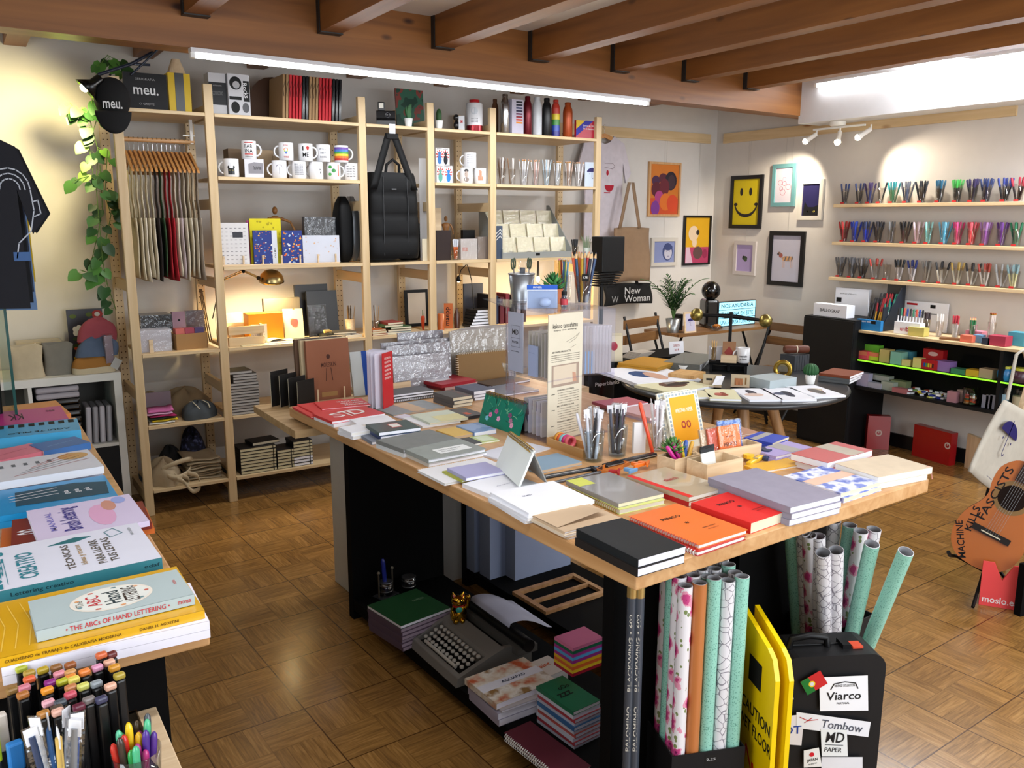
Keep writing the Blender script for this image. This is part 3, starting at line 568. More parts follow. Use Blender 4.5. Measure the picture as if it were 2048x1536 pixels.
lying('pen_case','slim black pen case with a silver edge before the plastic cup','pen case',(1208,936),(1310,912),.84,.022,.012,S('#141518',.25),lambda t,l,w,h:MB().tube([(.006,-w/2,.006),(l-.006,-w/2,.006)],.002,SILV,n=6).build('edge',t))
lying('ruler','black triangular scale ruler in packaging','ruler',(1083,958),(1192,938),.84,.022,.008,S('#202225',.35),lambda t,l,w,h:MB().rect(.01,-w/2+.002,l-.01,-w/2+.006,h+.0006,S('#c9ccd0')).build('scale_marks',t))
lying('pen','silver-black pen lying along the scale ruler','pen',(1110,968),(1205,946),.84,.009,.009,S('#6c7076',.25,.6),None)
t=thing('cutter','black triangular cutter at the end of the scale ruler','cutter',P(1190,948,.84),.4);MB().prism([(0,0),(.05,0),(.03,.035)],0,.012,S('#15161a',.4)).build('body',t,bevel=.003)
MB().lathe([(.006,.0121),(.006,.0135)],SILV,T=TM((.028,.012,0)),n=12).build('screw',t)
ot=obox('clip_tray',P(1222,951,.84),math.radians(24),.125,.05,.012,.003,S('#c9752e',.4),'shallow orange tray full of clips behind the grey wrapped notebook','tray')
for i,(px,py,h,nm,ang)in enumerate(((1268,945,'#6ea5d8','sky blue',.3),(1240,947,'#a8262c','dark red',.8),(1280,934,'#ee7a26','orange',.1),(1298,930,'#ee7a26','bright orange',.7))):
 c=P(px,py,.853);t=thing('bulldog_clip',nm+' plastic clip heaped on the shallow orange tray','clip',c,ang,'plastic clips on the tray')
 MB().prism([(-.022,0),(.022,0),(.022,.006),(.006,.008),(.009,.028),(.002,.034),(-.007,.032),(-.004,.008),(-.022,.006)],0,.009,S(h,.35)).build('body',t,bevel=.0015)
for px,py,h,nm,ang,s_ in((1508,925,'#e8b923','yellow',.35,1.5),(1543,915,'#2d3d5e','navy blue',.25,1.5)):
 c=P(px,py,.84);t=thing('bulldog_clip','large '+nm+' plastic bulldog clip behind the mauve notebooks','clip',c,ang,'large bulldog clips')
 MB().box(-.036*s_,-.012,0,.036*s_,.006,.014,S(h,.35)).build('jaw',t,bevel=.004)
 MB().prism([(-.012,.004),(.012,.004),(.006,.02),(.02,.034),(.012,.042),(-.012,.03),(-.018,.016)],.012,.024,S(h,.35)).build('grip',t,bevel=.003)
 MB().lathe([(.008,.0141),(.008,.0155)],SILV,T=TM((-.0,-.004,0)),n=12).build('rivet',t)
stack((1492,930),(1522,943),(1600,925),Z0,[(.008,S('#e2ad28',.4),'yellow card pack under the bulldog clips',dict(name='card_pack',cat='cards'))],'by the mauve notebooks')
BX=BIRCH('X')
def wbox(pl,pn,pr,h,label,**k):
 N,rz,w,l=fit(pl,pn,pr,.84);return N,rz,w,l,obox('wooden_box',N,rz,w,l,h,.005,BX,label,group='pale wooden boxes')
bA=wbox((1317,940),(1349,952),(1394,937),.048,'pale wooden box holding a succulent and colourful glitter pens')
bB=wbox((1380,947),(1413,963),(1472,943),.048,'pale wooden box holding small notepads, before the orange notebook packs')
bC=wbox((1376,926),(1398,938),(1500,909),.048,'long pale wooden box holding orange and blue notebook packs')
def inbox(b,u,v,z=.006):
 N,rz=b[0],b[1];return N+Vector((math.cos(rz),math.sin(rz),0))*u*b[2]+Vector((-math.sin(rz),math.cos(rz),0))*v*b[3]+Vector((0,0,z))
for i,(h1,h2)in enumerate((('#c01f86','#d6339a'),('#c81f8c','#d6339a'),('#e3c41e','#f0d42a'),('#8d3b1f','#e3c41e'),('#2b4fa0','#e8c832'),('#cf9a2c','#f0d42a'))):
 b0=inbox(bA,.45+.1*(i%3),.3,.008);d=Vector((-.045+.018*i,.02,.075))
 stick(pen_mesh('cap',h1,h2,.085,.0065),'glitter_pen',b0,b0+d,('magenta' if i<2 else 'yellow' if i<4 else 'gold and blue')+' glitter pen leaning in the wooden box','pen','glitter pens in the wooden box')
def succulent(loc,r,n,h1,h2,label,pot=None,name='succulent',cat='plant',zs=1.):
 t=thing(name,label,cat,loc);m=MB();rn=random.Random(int(r*9999));A=S(h1,.5);B_=S(h2,.5)
 for i in range(n):
  a=i*2.4;e=.2+1.25*(i/n);ln=r*(1-.45*i/n);d=Vector((math.cos(a)*math.cos(e),math.sin(a)*math.cos(e),math.sin(e)*zs));s_=Vector((-math.sin(a),math.cos(a),0))
  w=ln*.22;p0=Vector((0,0,.45*r*i/n));mid=p0+d*ln*.55;tip=p0+d*ln+Vector((0,0,ln*.1));up=s_.cross(d)*w*.35
  m.add([p0,mid+s_*w,tip,mid-s_*w,mid+up,mid-up],[(0,1,4),(1,2,4),(2,3,4),(3,0,4),(0,5,1),(1,5,2),(2,5,3),(3,5,0)],B_ if i%3==0 else A,smooth=True)
 o=m.build('leaves',t);return t,o
t,o=succulent(inbox(bA,.42,.75,.05),.05,46,'#3f6b34','#5c8a45','small bushy green succulent rising behind the glitter pens')
MB().cb(0,0,-.022,.03,.03,.042,S('#4a3a2a')).build('root_ball',t)
for i in range(4):
 b0=inbox(bB,.3+.06*i,.35+.1*i,.006);t=thing('notepad',('front' if i==0 else ORD[i])+' small pale notepad leaning in the wooden box','notepad',b0,bB[1]+.1,'small notepads in the box',rx=-.22)
 MB().box(-.028,0,0,.028,.004,.075,paper('#e3e6e2')).box(-.029,-.0008,.066,.029,.0048,.0765,S('#26292c')).build('pad',t)
def pack(b,u,v,w,h,col,label,art=None,rx=-.25,T=.007,rz=0):
 t=thing('notebook_pack',label,'notebook',inbox(b,u,v,.006),b[1]+rz,'notebook packs in the long box',rx=rx)
 m=MB().box(-w/2,0,0,w/2,T,h,col)
 if art:art(m,w,h,TM((-w/2,-.0006,0),0,PI/2))
 m.build('pad',t);MB().box(-w/2-.003,-.0025,0,w/2+.003,T+.002,h+.004,CELLO).build('wrapper',t);return t
pack(bC,.60,.30,.085,.105,ORG,'front orange notebook pack lettered in black',lambda m,w,h,T:(m.text('PENCO',.052,.012,INK,T,w/2,h*.45,0),m.text('NOTEBOOK',.03,.004,INK,T,w/2,h*.68,0)))
pack(bC,.66,.55,.085,.115,S('#2c66bd',.4),'blue notebook pack behind the orange one',rz=-.1)
pack(bC,.45,.42,.085,.10,S('#b8472a',.4),'rust notebook pack left of the orange one',rz=.05)
pack(bC,.35,.55,.08,.098,KR,'kraft notebook pack in the long box',rz=.08)
for k in(1,0):
 t=thing('writing_pad',('front' if k==0 else 'rear')+' tall writing pad with ornate border leaning behind the boxes','notepad',P(1396,900,.85)+Vector((-.014*k,.035+.02*k,0)),bC[1]-.12,'ornate writing pads',rx=-.28,ry=-.07)
 m=MB().box(-.052,0,0,.052,.007,.155,paper('#e6e2cf'),TM(s=1.18))
 T_=TM(s=1.18)@TM((0,-.0006,0),0,PI/2)
 if k==0:
  m.rect(-.040,.02,.040,.143,0,S('#e9a11c',.5),T_);m.rect(-.0355,.0,.0355,.012,0,S('#e6e2cf'),T_)
  m.text('WRITING PAPER',.055,.011,paper('#f3e9d0'),T_,0,.105,.0004);m.text('oo',.03,.022,S('#a63a2a'),T_,0,.065,.0004)
 for i in range(13):m.disc(-.046,.01+i*.0115,.0002,.0032,.0045,S('#9aa7b0'),T_,8).disc(.046,.01+i*.0115,.0002,.0032,.0045,S('#9aa7b0'),T_,8)
 for i in range(8):m.disc(-.038+i*.011,.149,.0002,.004,.0032,S('#9aa7b0'),T_,8)
 m.build('pad',t)
def tent(bl,br,tl,z,label,fcol,art,ringc,depth,backc):
 A,B=P(*bl,z),P(*br,z);d=B-A;w=d.length;rz=math.atan2(d.y,d.x)
 back=Vector((-math.sin(rz),math.cos(rz),0))
 if back.dot(CF)<0:back=-back
 best=None
 for i in range(60):
  h=.05+i*.003;q=A+back*depth/2+Vector((0,0,h));dd=q-CP;w_=dd.dot(CF);py=768-FPX*dd.dot(CU)/w_
  if best is None or abs(py-tl[1])<best[0]:best=(abs(py-tl[1]),h)
 h=best[1];t=thing('desk_calendar',label,'calendar',A,rz);s=math.hypot(depth/2,h);an=math.atan2(depth/2,h)
 Tf=TM((0,0,0),0,PI/2-an)
 m=MB().box(0,0,-.006,w,s,0,fcol,Tf)
 if art:art(m,w,s,Tf)
 m.build('front_leaf',t)
 Tb=TM((0,depth,0),0,PI/2+an)
 MB().box(0,0,0,w,s,.003,backc,Tb).build('back_leaf',t)
 rings(MB(),.008,w-.008,int(w/.009),.008,ringc,TM((0,depth/2,h-.004)),.0012).build('wire_binding',t)
 return t
GOLD=S('#b8964c',.25,.9)
tent((991,930),(1037,973),(1013,864),.862,'blank white tented desk calendar with gold wire binding',paper('#dfe6e4'),None,GOLD,.085,paper('#8a8782'))
def tropic(m,w,s,T):
 rn=random.Random(5);m.rect(.002,.002,w-.002,s-.01,.0003,S('#15806a',.25),T)
 for i in range(34):
  x,y,a,l=rn.uniform(.01,w-.01),rn.uniform(.03,s-.02),rn.uniform(.3,2.8),rn.uniform(.015,.035)
  p=[(x,y),(x+math.cos(a)*l*.5-.002,y+math.sin(a)*l*.5),(x+math.cos(a+.25)*l,y+math.sin(a+.25)*l)]
  p=[(min(max(u,.004),w-.004),min(max(v,.004),s-.012))for u,v in p]
  m.stroke(p,rn.choice((.0016,.0024)),.0006+i*1e-5,S(rn.choice(('#0c5a48','#3fa884','#86c9a0','#0a4a3e')),.3),T)
 for cx,cy,h in((.03,.035,'#e884c0'),(.045,.05,'#c45a9c'),(.022,.022,'#7fd0e8'),(.055,.03,'#f0b0d8'),(.085,.05,'#8a4a78'),(.09,.035,'#b47a9c'),(.095,.022,'#e6a6c8')):
  for k in range(5):a=k*1.256;m.disc(cx*w/.12+.006*math.cos(a),cy*s/.1+.006*math.sin(a),.0012+k*2e-5,.0055,.004,S(h,.3),T,8)
tent((957,845),(1037,872),(969,783),.84,'tropical green flowered tented calendar by the clear stand',S('#15806a',.25),tropic,GOLD,.07,S('#6a5a68',.5))
b_=P(787,812,.84);t=thing('book','upright fanned red book with white lettering at the far table side','book',b_,.1)
RB_=S('#c9202a',.4);hgt=PY(737,704,b_.y).z-.84-.003
def leaf(a,ln,th,mt,nm):
 T_=TM((0,0,0),a);o=MB().box(0,-th/2,0,ln,th/2,hgt,mt,T_);return o
sp=Vector((0,0,0))
mb=leaf(math.radians(212),.085,.003,RB_,'cover');Tt=TM((0,-.0,0),math.radians(212))@TM((.0425,.0021,0),0,PI/2)
for i in range(6):mb.text('ESCRITA',.05,.008,RW,TM((0,0,0),math.radians(212))@TM((.045,.0022,hgt*(.9-i*.07)),PI,PI/2),0,0,0)
mb.build('cover',t)
for k in range(7):leaf(math.radians(196-k*14),.10,.003,paper('#d9d7e6'),'page').build('page_block',t)
for k,(px,lab,colr,art)in enumerate(((593,'front brown kraft portfolio with a printed figure standing behind the table','#8f5b42',1),(583,'middle cream-edged portfolio behind the front brown one','#cbb894',0),(573,'rear dark kraft portfolio in the standing row','#6a5140',0))):
 p=Vector((.50-k*.012,-1.22+k*.035,.7905));w_,h_=.20,.27
 w_=.20;t=thing('portfolio',lab,'folder',p,math.radians(4),'kraft portfolios behind the table',rx=-.05)
 m=MB().box(0,0,0,w_,.018,h_,S(colr,.6))
 if art:
  T_=TM((0,-.0006,0),0,PI/2);dk=S('#4a2a20',.6)
  m.text('MOLESKIN',.07,.02,dk,T_,.1,.16,0);m.stroke([(.09,.145),(.085,.09)],.003,0,dk,T_);m.stroke([(.11,.145),(.116,.09)],.003,0,dk,T_);m.disc(.1,.195,0,.009,.011,dk,T_,10);m.rect(.06,.02,.135,.04,0,S('#a07a4c'),T_)
 m.build('cover',t);MB().box(.002,.002,h_,w_-.002,.016,h_+.0015,S('#d7c6a0' if k!=1 else '#26303c')).build('page_block',t)
stt=thing('peg_stand','small wooden peg rack holding the kraft portfolios upright','stand',Vector((.50,-1.25,.7905)),math.radians(4))
MB().box(0,0,0,.2,.02,.008,BX).build('base',stt)
for x in(.035,.16):MB().tube([(x,.01,.008),(x,.01,.06)],.004,BX,n=8).build('peg',stt)
for i in range(4):
 t=thing('card_stand',('leftmost','second','third','rightmost')[i]+' black folded card with white edge standing on the rough board','card',Vector((.345+i*.028,-1.20-i*.03,.7905)),math.radians(28),'black folded cards',rx=-.0)
 MB().box(0,0,0,.10,.003,.15-i*.012,S('#101113',.4)).build('front',t);MB().box(0,.0035,0,.10,.005,.148-i*.012,CREAM).build('inner_leaf',t)
t=thing('book','white book with a broad blue stripe leaning behind the kraft portfolios','book',Vector((.72,-1.19,.7905)),math.radians(2),rx=-.18)
MB().box(0,0,0,.13,.012,.20,paper('#cfd6d6')).rect(.055,0,.08,.2,0,S('#1f4fae',.4),TM((0,-.0008,0),0,PI/2)).build('cover',t)
obox('wooden_box',Vector((.80,-1.42,.7905)),.03,.09,.08,.09,.005,BX,'pale wooden box with a green notebook behind the red book',group=None)
t=thing('notebook','dark green notebook standing in the box behind the red book','notebook',Vector((.815,-1.40,.797)),.05,rx=-.1);MB().box(0,0,0,.06,.014,.14,S('#3f5238',.5)).build('cover',t)
FLD=S('#8d8a92',.3,0,.4);FL2=S('#a09ea6',.25,0,.5)
def sheet(p,rz,w,h,T,mat,label,name='clear_folder',cat='folder',rx=-.12,group=None,rim=None):
 t=thing(name,label,cat,p,rz,group,rx=rx);MB().box(0,0,0,w,T,h,mat).build('sheet',t)
 if rim:MB().box(0,-.0015,0,w,-.0002,h,CELLO).build('sleeve',t)
 return t
for k,(px0,px1,pt,pb)in enumerate(((790,900,715,790),(778,905,694,780),(768,908,687,775),(802,892,667,770))):
 a=P(px0,778-k*9,.79);b2=P(px1,762-k*9,.79);a.z=b2.z=.7905
 y=-1.40+k*.055;a=PY(px0,790,y);b2=PY(px1,790,y);h_=PY(px0,pt,y).z-.79
 sheet(Vector((a.x,y,.7905)),0,b2.x-a.x,h_,.008,FL2 if k==0 else FLD,('front','second','third','rear')[k]+' grey translucent folder leaning behind the dark red box',rx=-.08,group='grey folders behind the table',rim=1)
for k in range(7):
 y=-1.31+k*.022;a=PY(906+k*5,780,y);b2=PY(1020+k*2,780,y);h_=PY(906,664-k,y).z-.79
 sheet(Vector((a.x,y,.7905)),0,b2.x-a.x,h_,.010,(S('#a39c93',.35),S('#b9b2aa',.35),S('#8d8790',.3))[k%3],ORD[k].replace('top','front')+' of the wrapped drawing boards leaning left of the clear stand','drawing_board','board',rx=-.10,group='wrapped drawing boards',rim=k==0)
t=thing('sketch_pad','brown spiral sketch pad standing before the wrapped drawing boards','sketch pad',Vector((PY(918,760,-1.37).x,-1.37,.7905)),0,rx=-.08)
w_=PY(1018,760,-1.37).x-PY(918,760,-1.37).x;h_=PY(925,710,-1.37).z-.79
MB().box(0,0,0,w_,.014,h_,S('#80623c',.6)).build('pad',t);rings(MB(),.01,h_-.01,int(h_/.011),.009,S('#c9b9a0',.3,.6),TM((0,.007,0),0,0,-PI/2),.0012).build('wire_binding',t)
rings(MB(),.01,w_-.01,int(w_/.011),.008,S('#c9b9a0',.3,.6),TM((0,.007,h_)),.0012).build('wire_binding',t)
ZB=.845;N=P(1093,884,ZB);R_=P(1160,867,ZB);zt=PY(1091,628,N.y).z;zm=PY(1091,765,N.y).z
Lp=P(1012,614,zt);Lp.z=0
ux=(R_-N);pw=ux.length;ux.normalize();rz=math.atan2(ux.y,ux.x);uy=Vector((-ux.y,ux.x,0))
ll=(Lp-Vector((N.x,N.y,0)));lx,ly=ll.dot(ux),ll.dot(uy)
Q_=P(1233,618,zt);qq=Q_-N;qx_,qy_=qq.dot(ux),qq.dot(uy)
tw=thing('display_tower','clear acrylic display tower of stationery with a tall cream information panel','display stand',(N.x,N.y,.8405),rz)
H_=zt-.8405;HM=zm-.8405;ACR=clear('#f6f6ff',.02,.97)
qx,qy=qx_,qy_
pl=[(lx-.01,ly),(-.004,-.006),(pw+.004,-.006),(qx,qy),(qx-.13,qy+.16),(lx+.09,ly+.12)]
plt=pl[:4]+[(qx+.03,qy+.2),(lx+.14,ly+.28)]
for z in(0,HM,H_):MB().prism(plt if z==H_ else pl,z,z+.004,ACR).build('acrylic_shelf',tw)
for a,b2 in(((lx,ly),(.0,0)),((pw,0),(qx-.004,qy))):
 for z0_,z1_ in((.004,HM),(HM+.004,H_)):MB().add([(a[0],a[1],z0_),(b2[0],b2[1],z0_),(b2[0],b2[1],z1_),(a[0],a[1],z1_)],[(0,1,2,3)],ACR).build('side_pane',tw,thick=.002)
for x,y in((lx+.002,ly),(lx+.05,ly-.02+.03)):MB().box(x,y,.004,x+.003,y+.003,H_,clear('#ffffff',.3,.9)).build('corner_edge',tw)
m=MB().box(0,-.004,.004,pw,-.001,H_-.004,paper('#cfc8b4'));T_=TM((0,-.0046,0),0,PI/2);ik=S('#4a4640',.6)
m.text('kaku o tanoshimu',pw*.72,.016,ik,T_,pw*.48,H_*.90,0);m.text('Enjoy the writing',pw*.66,.006,ik,T_,pw*.48,H_*.865,0)
m.stroke([(pw*.5,H_*.77),(pw*.75,H_*.80),(pw*.9,H_*.83),(pw*.8,H_*.79),(pw*.6,H_*.76)],.0008,0,ik,T_);m.stroke([(pw*.65,H_*.72),(pw*.8,H_*.74)],.0008,0,ik,T_)
m.text('MD PAPER PRODUCTS.',pw*.55,.006,ik,T_,pw*.38,H_*.70,0)
for i in range(4):m.text('the paper products are made for writing and',pw*.82,.004,ik,T_,pw*.5,H_*(.675-i*.016),0)
m.rect(pw*.10,H_*.43,pw*.90,H_*.60,0,S('#9c8a7c'),T_);m.rect(pw*.15,H_*.45,pw*.82,H_*.59,.0003,S('#c9bba6'),T_);m.poly([(pw*.72,H_*.45,.0006),(pw*.83,H_*.45,.0006),(pw*.80,H_*.52,.0006),(pw*.70,H_*.53,.0006)],S('#b98f78'),T_)
for j,s_ in enumerate(('MAKING ORIGINAL','MD STUDIO PLANS','YOSAMU LIBRARY')):
 z_=H_*(.40-j*.125);m.text(s_,pw*.5,.005,ik,T_,pw*.52,z_,0);m.rect(pw*.1,z_-.012,pw*.2,z_-.010,0,ik,T_)
 for i in range(5):m.text('in order to have a page of your life',pw*.62,.0035,ik,T_,pw*.6,z_-.010-i*.0085,0)
m.build('information_panel',tw)
LD=Vector((lx,ly));LN=LD.length;la=math.atan2(-ly,-lx)
TL_=TM((lx,ly,0),la)
def card_on_left(u0,u1,z0_,z1_,mt,off,art=None,nm='card',T=.003):
 m=MB();m.box(u0*LN,off,z0_,u1*LN,off+T,z1_,mt,TL_)
 if art:art(m,TL_@TM((u0*LN,off-.0006,z0_),0,PI/2),(u1-u0)*LN,z1_-z0_)
 return m.build(nm,tw)
def mdart(m,T,w,h):
 m.stroke([(w*.22,h*.42),(w*.80,h*.42),(w*.80,h*.78),(w*.22,h*.78),(w*.22,h*.42)],.0008,0,INK,T);m.text('MD',w*.42,.018,INK,T,w*.5,h*.67,0);m.stroke([(w*.22,h*.57),(w*.8,h*.57)],.0008,0,INK,T);m.text('PAPER',w*.42,.008,INK,T,w*.5,h*.50,0);m.text('MADE IN JAPAN',w*.5,.004,INK,T,w*.5,h*.34,0)
card_on_left(.03,.40,HM+.006,H_-.014,paper('#dde4dc'),.004,mdart,'brand_card')
twm=tw.matrix_basis.copy()if False else Matrix.Translation(tw.location)@Matrix.Rotation(rz,4,'Z')
def in_tower(u,off,z):return twm@(TL_@Vector((u*LN,off,z)))
for k in range(7):
 o=MB().box(0,0,0,.007,.11,.148,paper(('#ddd7b4','#e2dcc0')[k%2])).build('notebook');o.location=in_tower(.44+k*.075,.02,HM+.0045);o.rotation_euler=(0,0,rz+la);tag(o,'cream paper notebook on the upper level of the clear tower','notebook','cream notebooks on the tower')
o=MB().box(0,0,0,.052,.006,.105,paper('#cfe0e8')).stroke([(.006,.08),(.04,.078)],.0007,.0,S('#7fa0b4'),TM((0,-.0006,0),0,PI/2)).build('letter_pad');o.location=in_tower(.52,.006,HM+.0045);o.rotation_euler=(0,0,rz+la);tag(o,'pale blue letter pad in front of cream notebooks on the tower','notepad')
for k in range(5):
 o=MB().box(0,0,0,.009,.11,.12,paper(('#e0dcc4','#e8e6dc')[k%2])).box(.0,-.0006,.085,.002,0,.118,S('#5a5468')).build('notebook');o.location=in_tower(.34+k*.10,.02,.0045);o.rotation_euler=(0,0,rz+la);tag(o,'cream notebook on the lower level of the clear tower','notebook','cream notebooks on the tower base')
for k in range(10):
 u=k/10;a0=Vector((pw+.008+(qx-pw-.01)*u,qy*u+.006,HM+.005))
 o=MB().box(0,0,0,.0065,.09,.165 if k!=3 else.16,paper('#ddd6c4')if k not in(2,3)else S('#cfc4ae')).box(-.0005,-.0008,0,.007,-.0002,.16,CELLO)
 if k in(1,2,3):o.box(-.0007,-.001,.0,.0072,-.0009,.078,paper('#9fc0d2'))
 o=o.build('notebook');o.location=twm@a0;o.rotation_euler=(0,0,rz+.25);tag(o,'wrapped cream booklet on the right side of the clear tower','notebook','wrapped booklets on the tower')
ZT=zt+.0045-.0005
c=P(1043,604,ZT);bk=thing('zinc_bucket','small zinc bucket of scissors and tools on the clear tower','bucket',c)
cup_mb(.035,.048,.105,S('#9da3aa',.35,.85),.0015).build('pail',bk);MB().lathe([(.0485,.100),(.050,.1025),(.0485,.105)],S('#b5bac0',.3,.9),n=28).build('rim',bk);MB().lathe([(.0365,.006),(.0372,.008),(.0365,.010)],S('#b5bac0',.3,.9),n=28).build('foot_ring',bk)
for k,(dx,colr)in enumerate(((-.05,'#3c4a34'),(.046,'#3c4a34'))):
 b0=c+CR*dx*.5+Vector((0,0,.055));t=thing('scissors',('left' if k==0 else 'right')+' pair of scissors with dark green handles in the zinc bucket','scissors',b0,.6,'scissors in the bucket',ry=.15*(-1 if k==0 else 1))
 for s_ in(-1,1):MB().tube([(s_*.010+.009*math.cos(a),0,.085+.018*math.sin(a))for a in[2*PI*q/12 for q in range(13)]],.0028,S(colr,.35),n=6,cap=False).build('handle',t)
 MB().box(-.004,-.001,-.02,.004,.001,.068,SILV).build('blade',t)
t=thing('stapler_pack','clear packed black and silver tool standing in the zinc bucket','tool',c+Vector((0,0,.055)),math.radians(-30),ry=.05)
MB().box(-.016,-.004,0,.016,.004,.095,clear('#ffffff',.2,.95,.06,.6)).build('wrapper',t);MB().box(-.01,-.002,0,.01,.002,.07,S('#2a303c',.3)).build('tool_body',t)
t=thing('pencil_box','small white packet with red print in the zinc bucket','packet',c+CR*-.012+CF*-.02+Vector((0,0,.045)),math.radians(-30));MB().box(-.012,0,0,.012,.006,.055,paper('#e6dde0')).rect(-.008,.02,.008,.04,0,S('#c23a4a'),TM((0,-.0006,0),0,PI/2)).build('box',t)
c=P(1086,618,ZT);t=thing('display_box','blue and white packaged gadget box on the clear tower','box',c,math.radians(-30))
MB().box(-.05,0,0,.05,.035,.06,clear('#eef4ff',.15,.9)).build('window_box',t)
m=MB().prism([(-.052,.036),(.052,.036),(.052,.039),(-.052,.039)],0,.078,paper('#e9edf2'));m.rect(-.052,.062,.052,.078,0,S('#1d55b8',.4),TM((0,.0354,0),0,PI/2)).text('BRUYNZEEL',.03,.006,WHT,TM((-.016,.035,.070),0,PI/2),0,0,0);m.build('back_card',t)
MB().ball((.008,.018,.02),.016,S('#c9d6ee',.15),sc=(1.3,.8,1)).build('gadget',t)
c=P(1128,614,ZT);t=thing('ink_bottle','clear bottle with black lid and red label on the tower','bottle',c)
MB().lathe([(.012,0),(.013,.004),(.013,.03),(.008,.036),(.008,.04)],clear('#f4f8ff',.18,.9),n=20).build('body',t);MB().lathe([(.0095,.040),(.0095,.054)],BLK,n=16).build('lid',t);MB().lathe([(.0134,.008),(.0134,.028)],S('#b8323a',.4),n=20).build('label',t)
c=P(1106,607,ZT);pt=thing('potted_succulent','spiky green succulent in a terracotta pot on the clear tower','potted plant',c)
cup_mb(.026,.036,.054,S('#b46a48',.8),.003).build('pot',pt);MB().lathe([(.032,.046),(.001,.048)],S('#3a2c20',.9),n=20).build('soil',pt)
t_,o_=succulent(c,.062,34,'#2f6b3a','#4f9350',None);o_.parent=pt;o_.location=(0,0,.050);bpy.data.objects.remove(t_)
c=P(1166,607,ZT);cup(c,.036,.042,.10,'square clear cup of long coloured pencils on the tower right side',clear('#ffffff',.1,.95),'plastic_cup',n=4)
cols=['#1d2c58','#a8242c','#7a1c26','#d88a1e','#e0a02c','#d9562a','#e06a32','#2a4a6a','#34607a','#b8901e','#8a8e94','#1c2230','#c23030','#20406a','#d87a20','#a8a8a4']
fill(c,.034,.042,.10,[pen_mesh('tip',h,h,.18,.0055)for h in cols],'long coloured pencil standing in the square cup on the tower','pencil','coloured_pencil','coloured pencils on the tower',rnd=rr,spread=1.1)
MB().box(-.012,0,-.01,.012,.001,.014,BLK).text('1,75',.016,.008,WHT,TM((0,-.0006,.002),0,PI/2),0,0,0).build('price_tag')
pt_=bpy.data.objects['price_tag'];pt_.location=P(1169,547,ZT+.085);pt_.location=c+CF*-.034+CR*.004+Vector((0,0,.086));pt_.rotation_euler=(0,0,math.radians(-33));tag(pt_,'small black price tag on the square pencil cup','price tag')
c=P(1126,601,ZT);cup(c,.028,.03,.095,'clear cup of rubber-tipped pencils behind the potted succulent',clear('#ffffff',.1,.95),'plastic_cup',n=16)
fill(c,.028,.03,.095,[pen_mesh('pencil',a,b,.15,.004)for a,b in(('#3d7fc4','#e8e0d0'),('#4a9a50','#d8442c'),('#b8342c','#e8e0d0'),('#d8a82c','#e88aa0'),('#2f5f9c','#e8e0d0'),('#5aa0c8','#e8c0a0'),('#7fae46','#e8e0d0'))],'rubber-tipped pencil behind the potted succulent','pencil','pencil','rubber-tipped pencils on the tower',rnd=rr)
# ================================================================ SHELF CONTENTS
def XS(px,py,y=.06):return PY(px,py,y).x
def face(o_loc):d=CP-Vector(o_loc);return math.atan2(d.y,d.x)+PI/2
def wrap_text(m,s,w,h,mat,r,zc,a0=0,off=.0006):
 v,f=text_geo(s);m.add([((r+off)*math.sin(a0+x*w/r),-(r+off)*math.cos(a0+x*w/r),zc+y*h)for x,y,_ in v],f,mat)
def wrap_rect(m,w,z0,z1,mat,r,a0=0,n=8,off=.0004):
 m.grid(lambda u,v:((r+off)*math.sin(a0+(u-.5)*w/r),-(r+off)*math.cos(a0+(u-.5)*w/r),z0+(z1-z0)*v),n,1,mat)
MUGW=S('#e4e4e6',.15,0,.5)
def mug(loc,label,art=None,hs=1,rz=None,group=None,s=1.,hang=None):
 t=thing('mug',label,'mug',loc,face(loc)if rz is None else rz,group or 'printed white mugs');r=.040
 m=MB().lathe([(.036,0),(r,.004),(r,.094),(r-.0015,.0955),(r-.003,.094),(r-.003,.006),(.0005,.005)],MUGW,n=32)
 if art:art(m,r)
 m.build('body',t)
 a=hang if hang is not None else(0 if hs>0 else PI);pts=[(r-.003+.026*math.sin(k*PI/8),0,.048-.030*math.cos(k*PI/8))for k in range(9)]
 MB().tube(pts,.0048,MUGW,TM((0,0,0),a),n=8).build('handle',t)
 if s!=1:t.scale=(s,s,s)
 return t
K=INK
def mtext(*rows):return lambda m,r:[wrap_text(m,s,w,h,mt,r,z,a)for s,w,h,z,mt,a in rows]
def mart(*fs):return lambda m,r:[f(m,r)for f in fs]
def band(z0,z1,h,w=.1,a=0):return lambda m,r:wrap_rect(m,w,z0,z1,S(h,.3),r,a)
def mdisc(z,w,hh,col,a=0):
 def f(m,r):m.add([((r+.0009)*math.sin(a+w*math.cos(t)/r),-(r+.0009)*math.cos(a+w*math.cos(t)/r),z+hh*math.sin(t))for t in[2*PI*k/14 for k in range(14)]],[tuple(range(14))],S(col,.4))
 return f
RDT=S('#b8322e',.5);zM=HS['mug']+.0005
def mx(px,y=.05,up=0):return Vector((XS(px,345,y),y,zM+.097*up))
mug(mx(463),'white mug with a black cat head at the left end of the mug shelf',mart(band(.012,.045,'#141416',.034),mdisc(.05,.005,.008,'#141416',-.35),mdisc(.05,.005,.008,'#141416',.35),mdisc(.034,.004,.002,'#c9b23a',-.2),mdisc(.034,.004,.002,'#c9b23a',.2)),-1)
bx=mx(509);t=thing('mug_box','white windowed gift box showing a mug inside, lower row','box',bx,face(bx));MB().box(-.05,-.045,0,.05,.045,.096,paper('#dcdbe2')).poly([(-.03,-.0456,.02),(.046,-.0456,.02),(.046,-.0456,.075),(.0,-.0456,.08),(-.03,-.0456,.07)],S('#8f8c92',.4)).text('Times New Woman',.04,.018,K,TM((.016,-.0462,.05),0,PI/2),0,0,0).build('box',t)
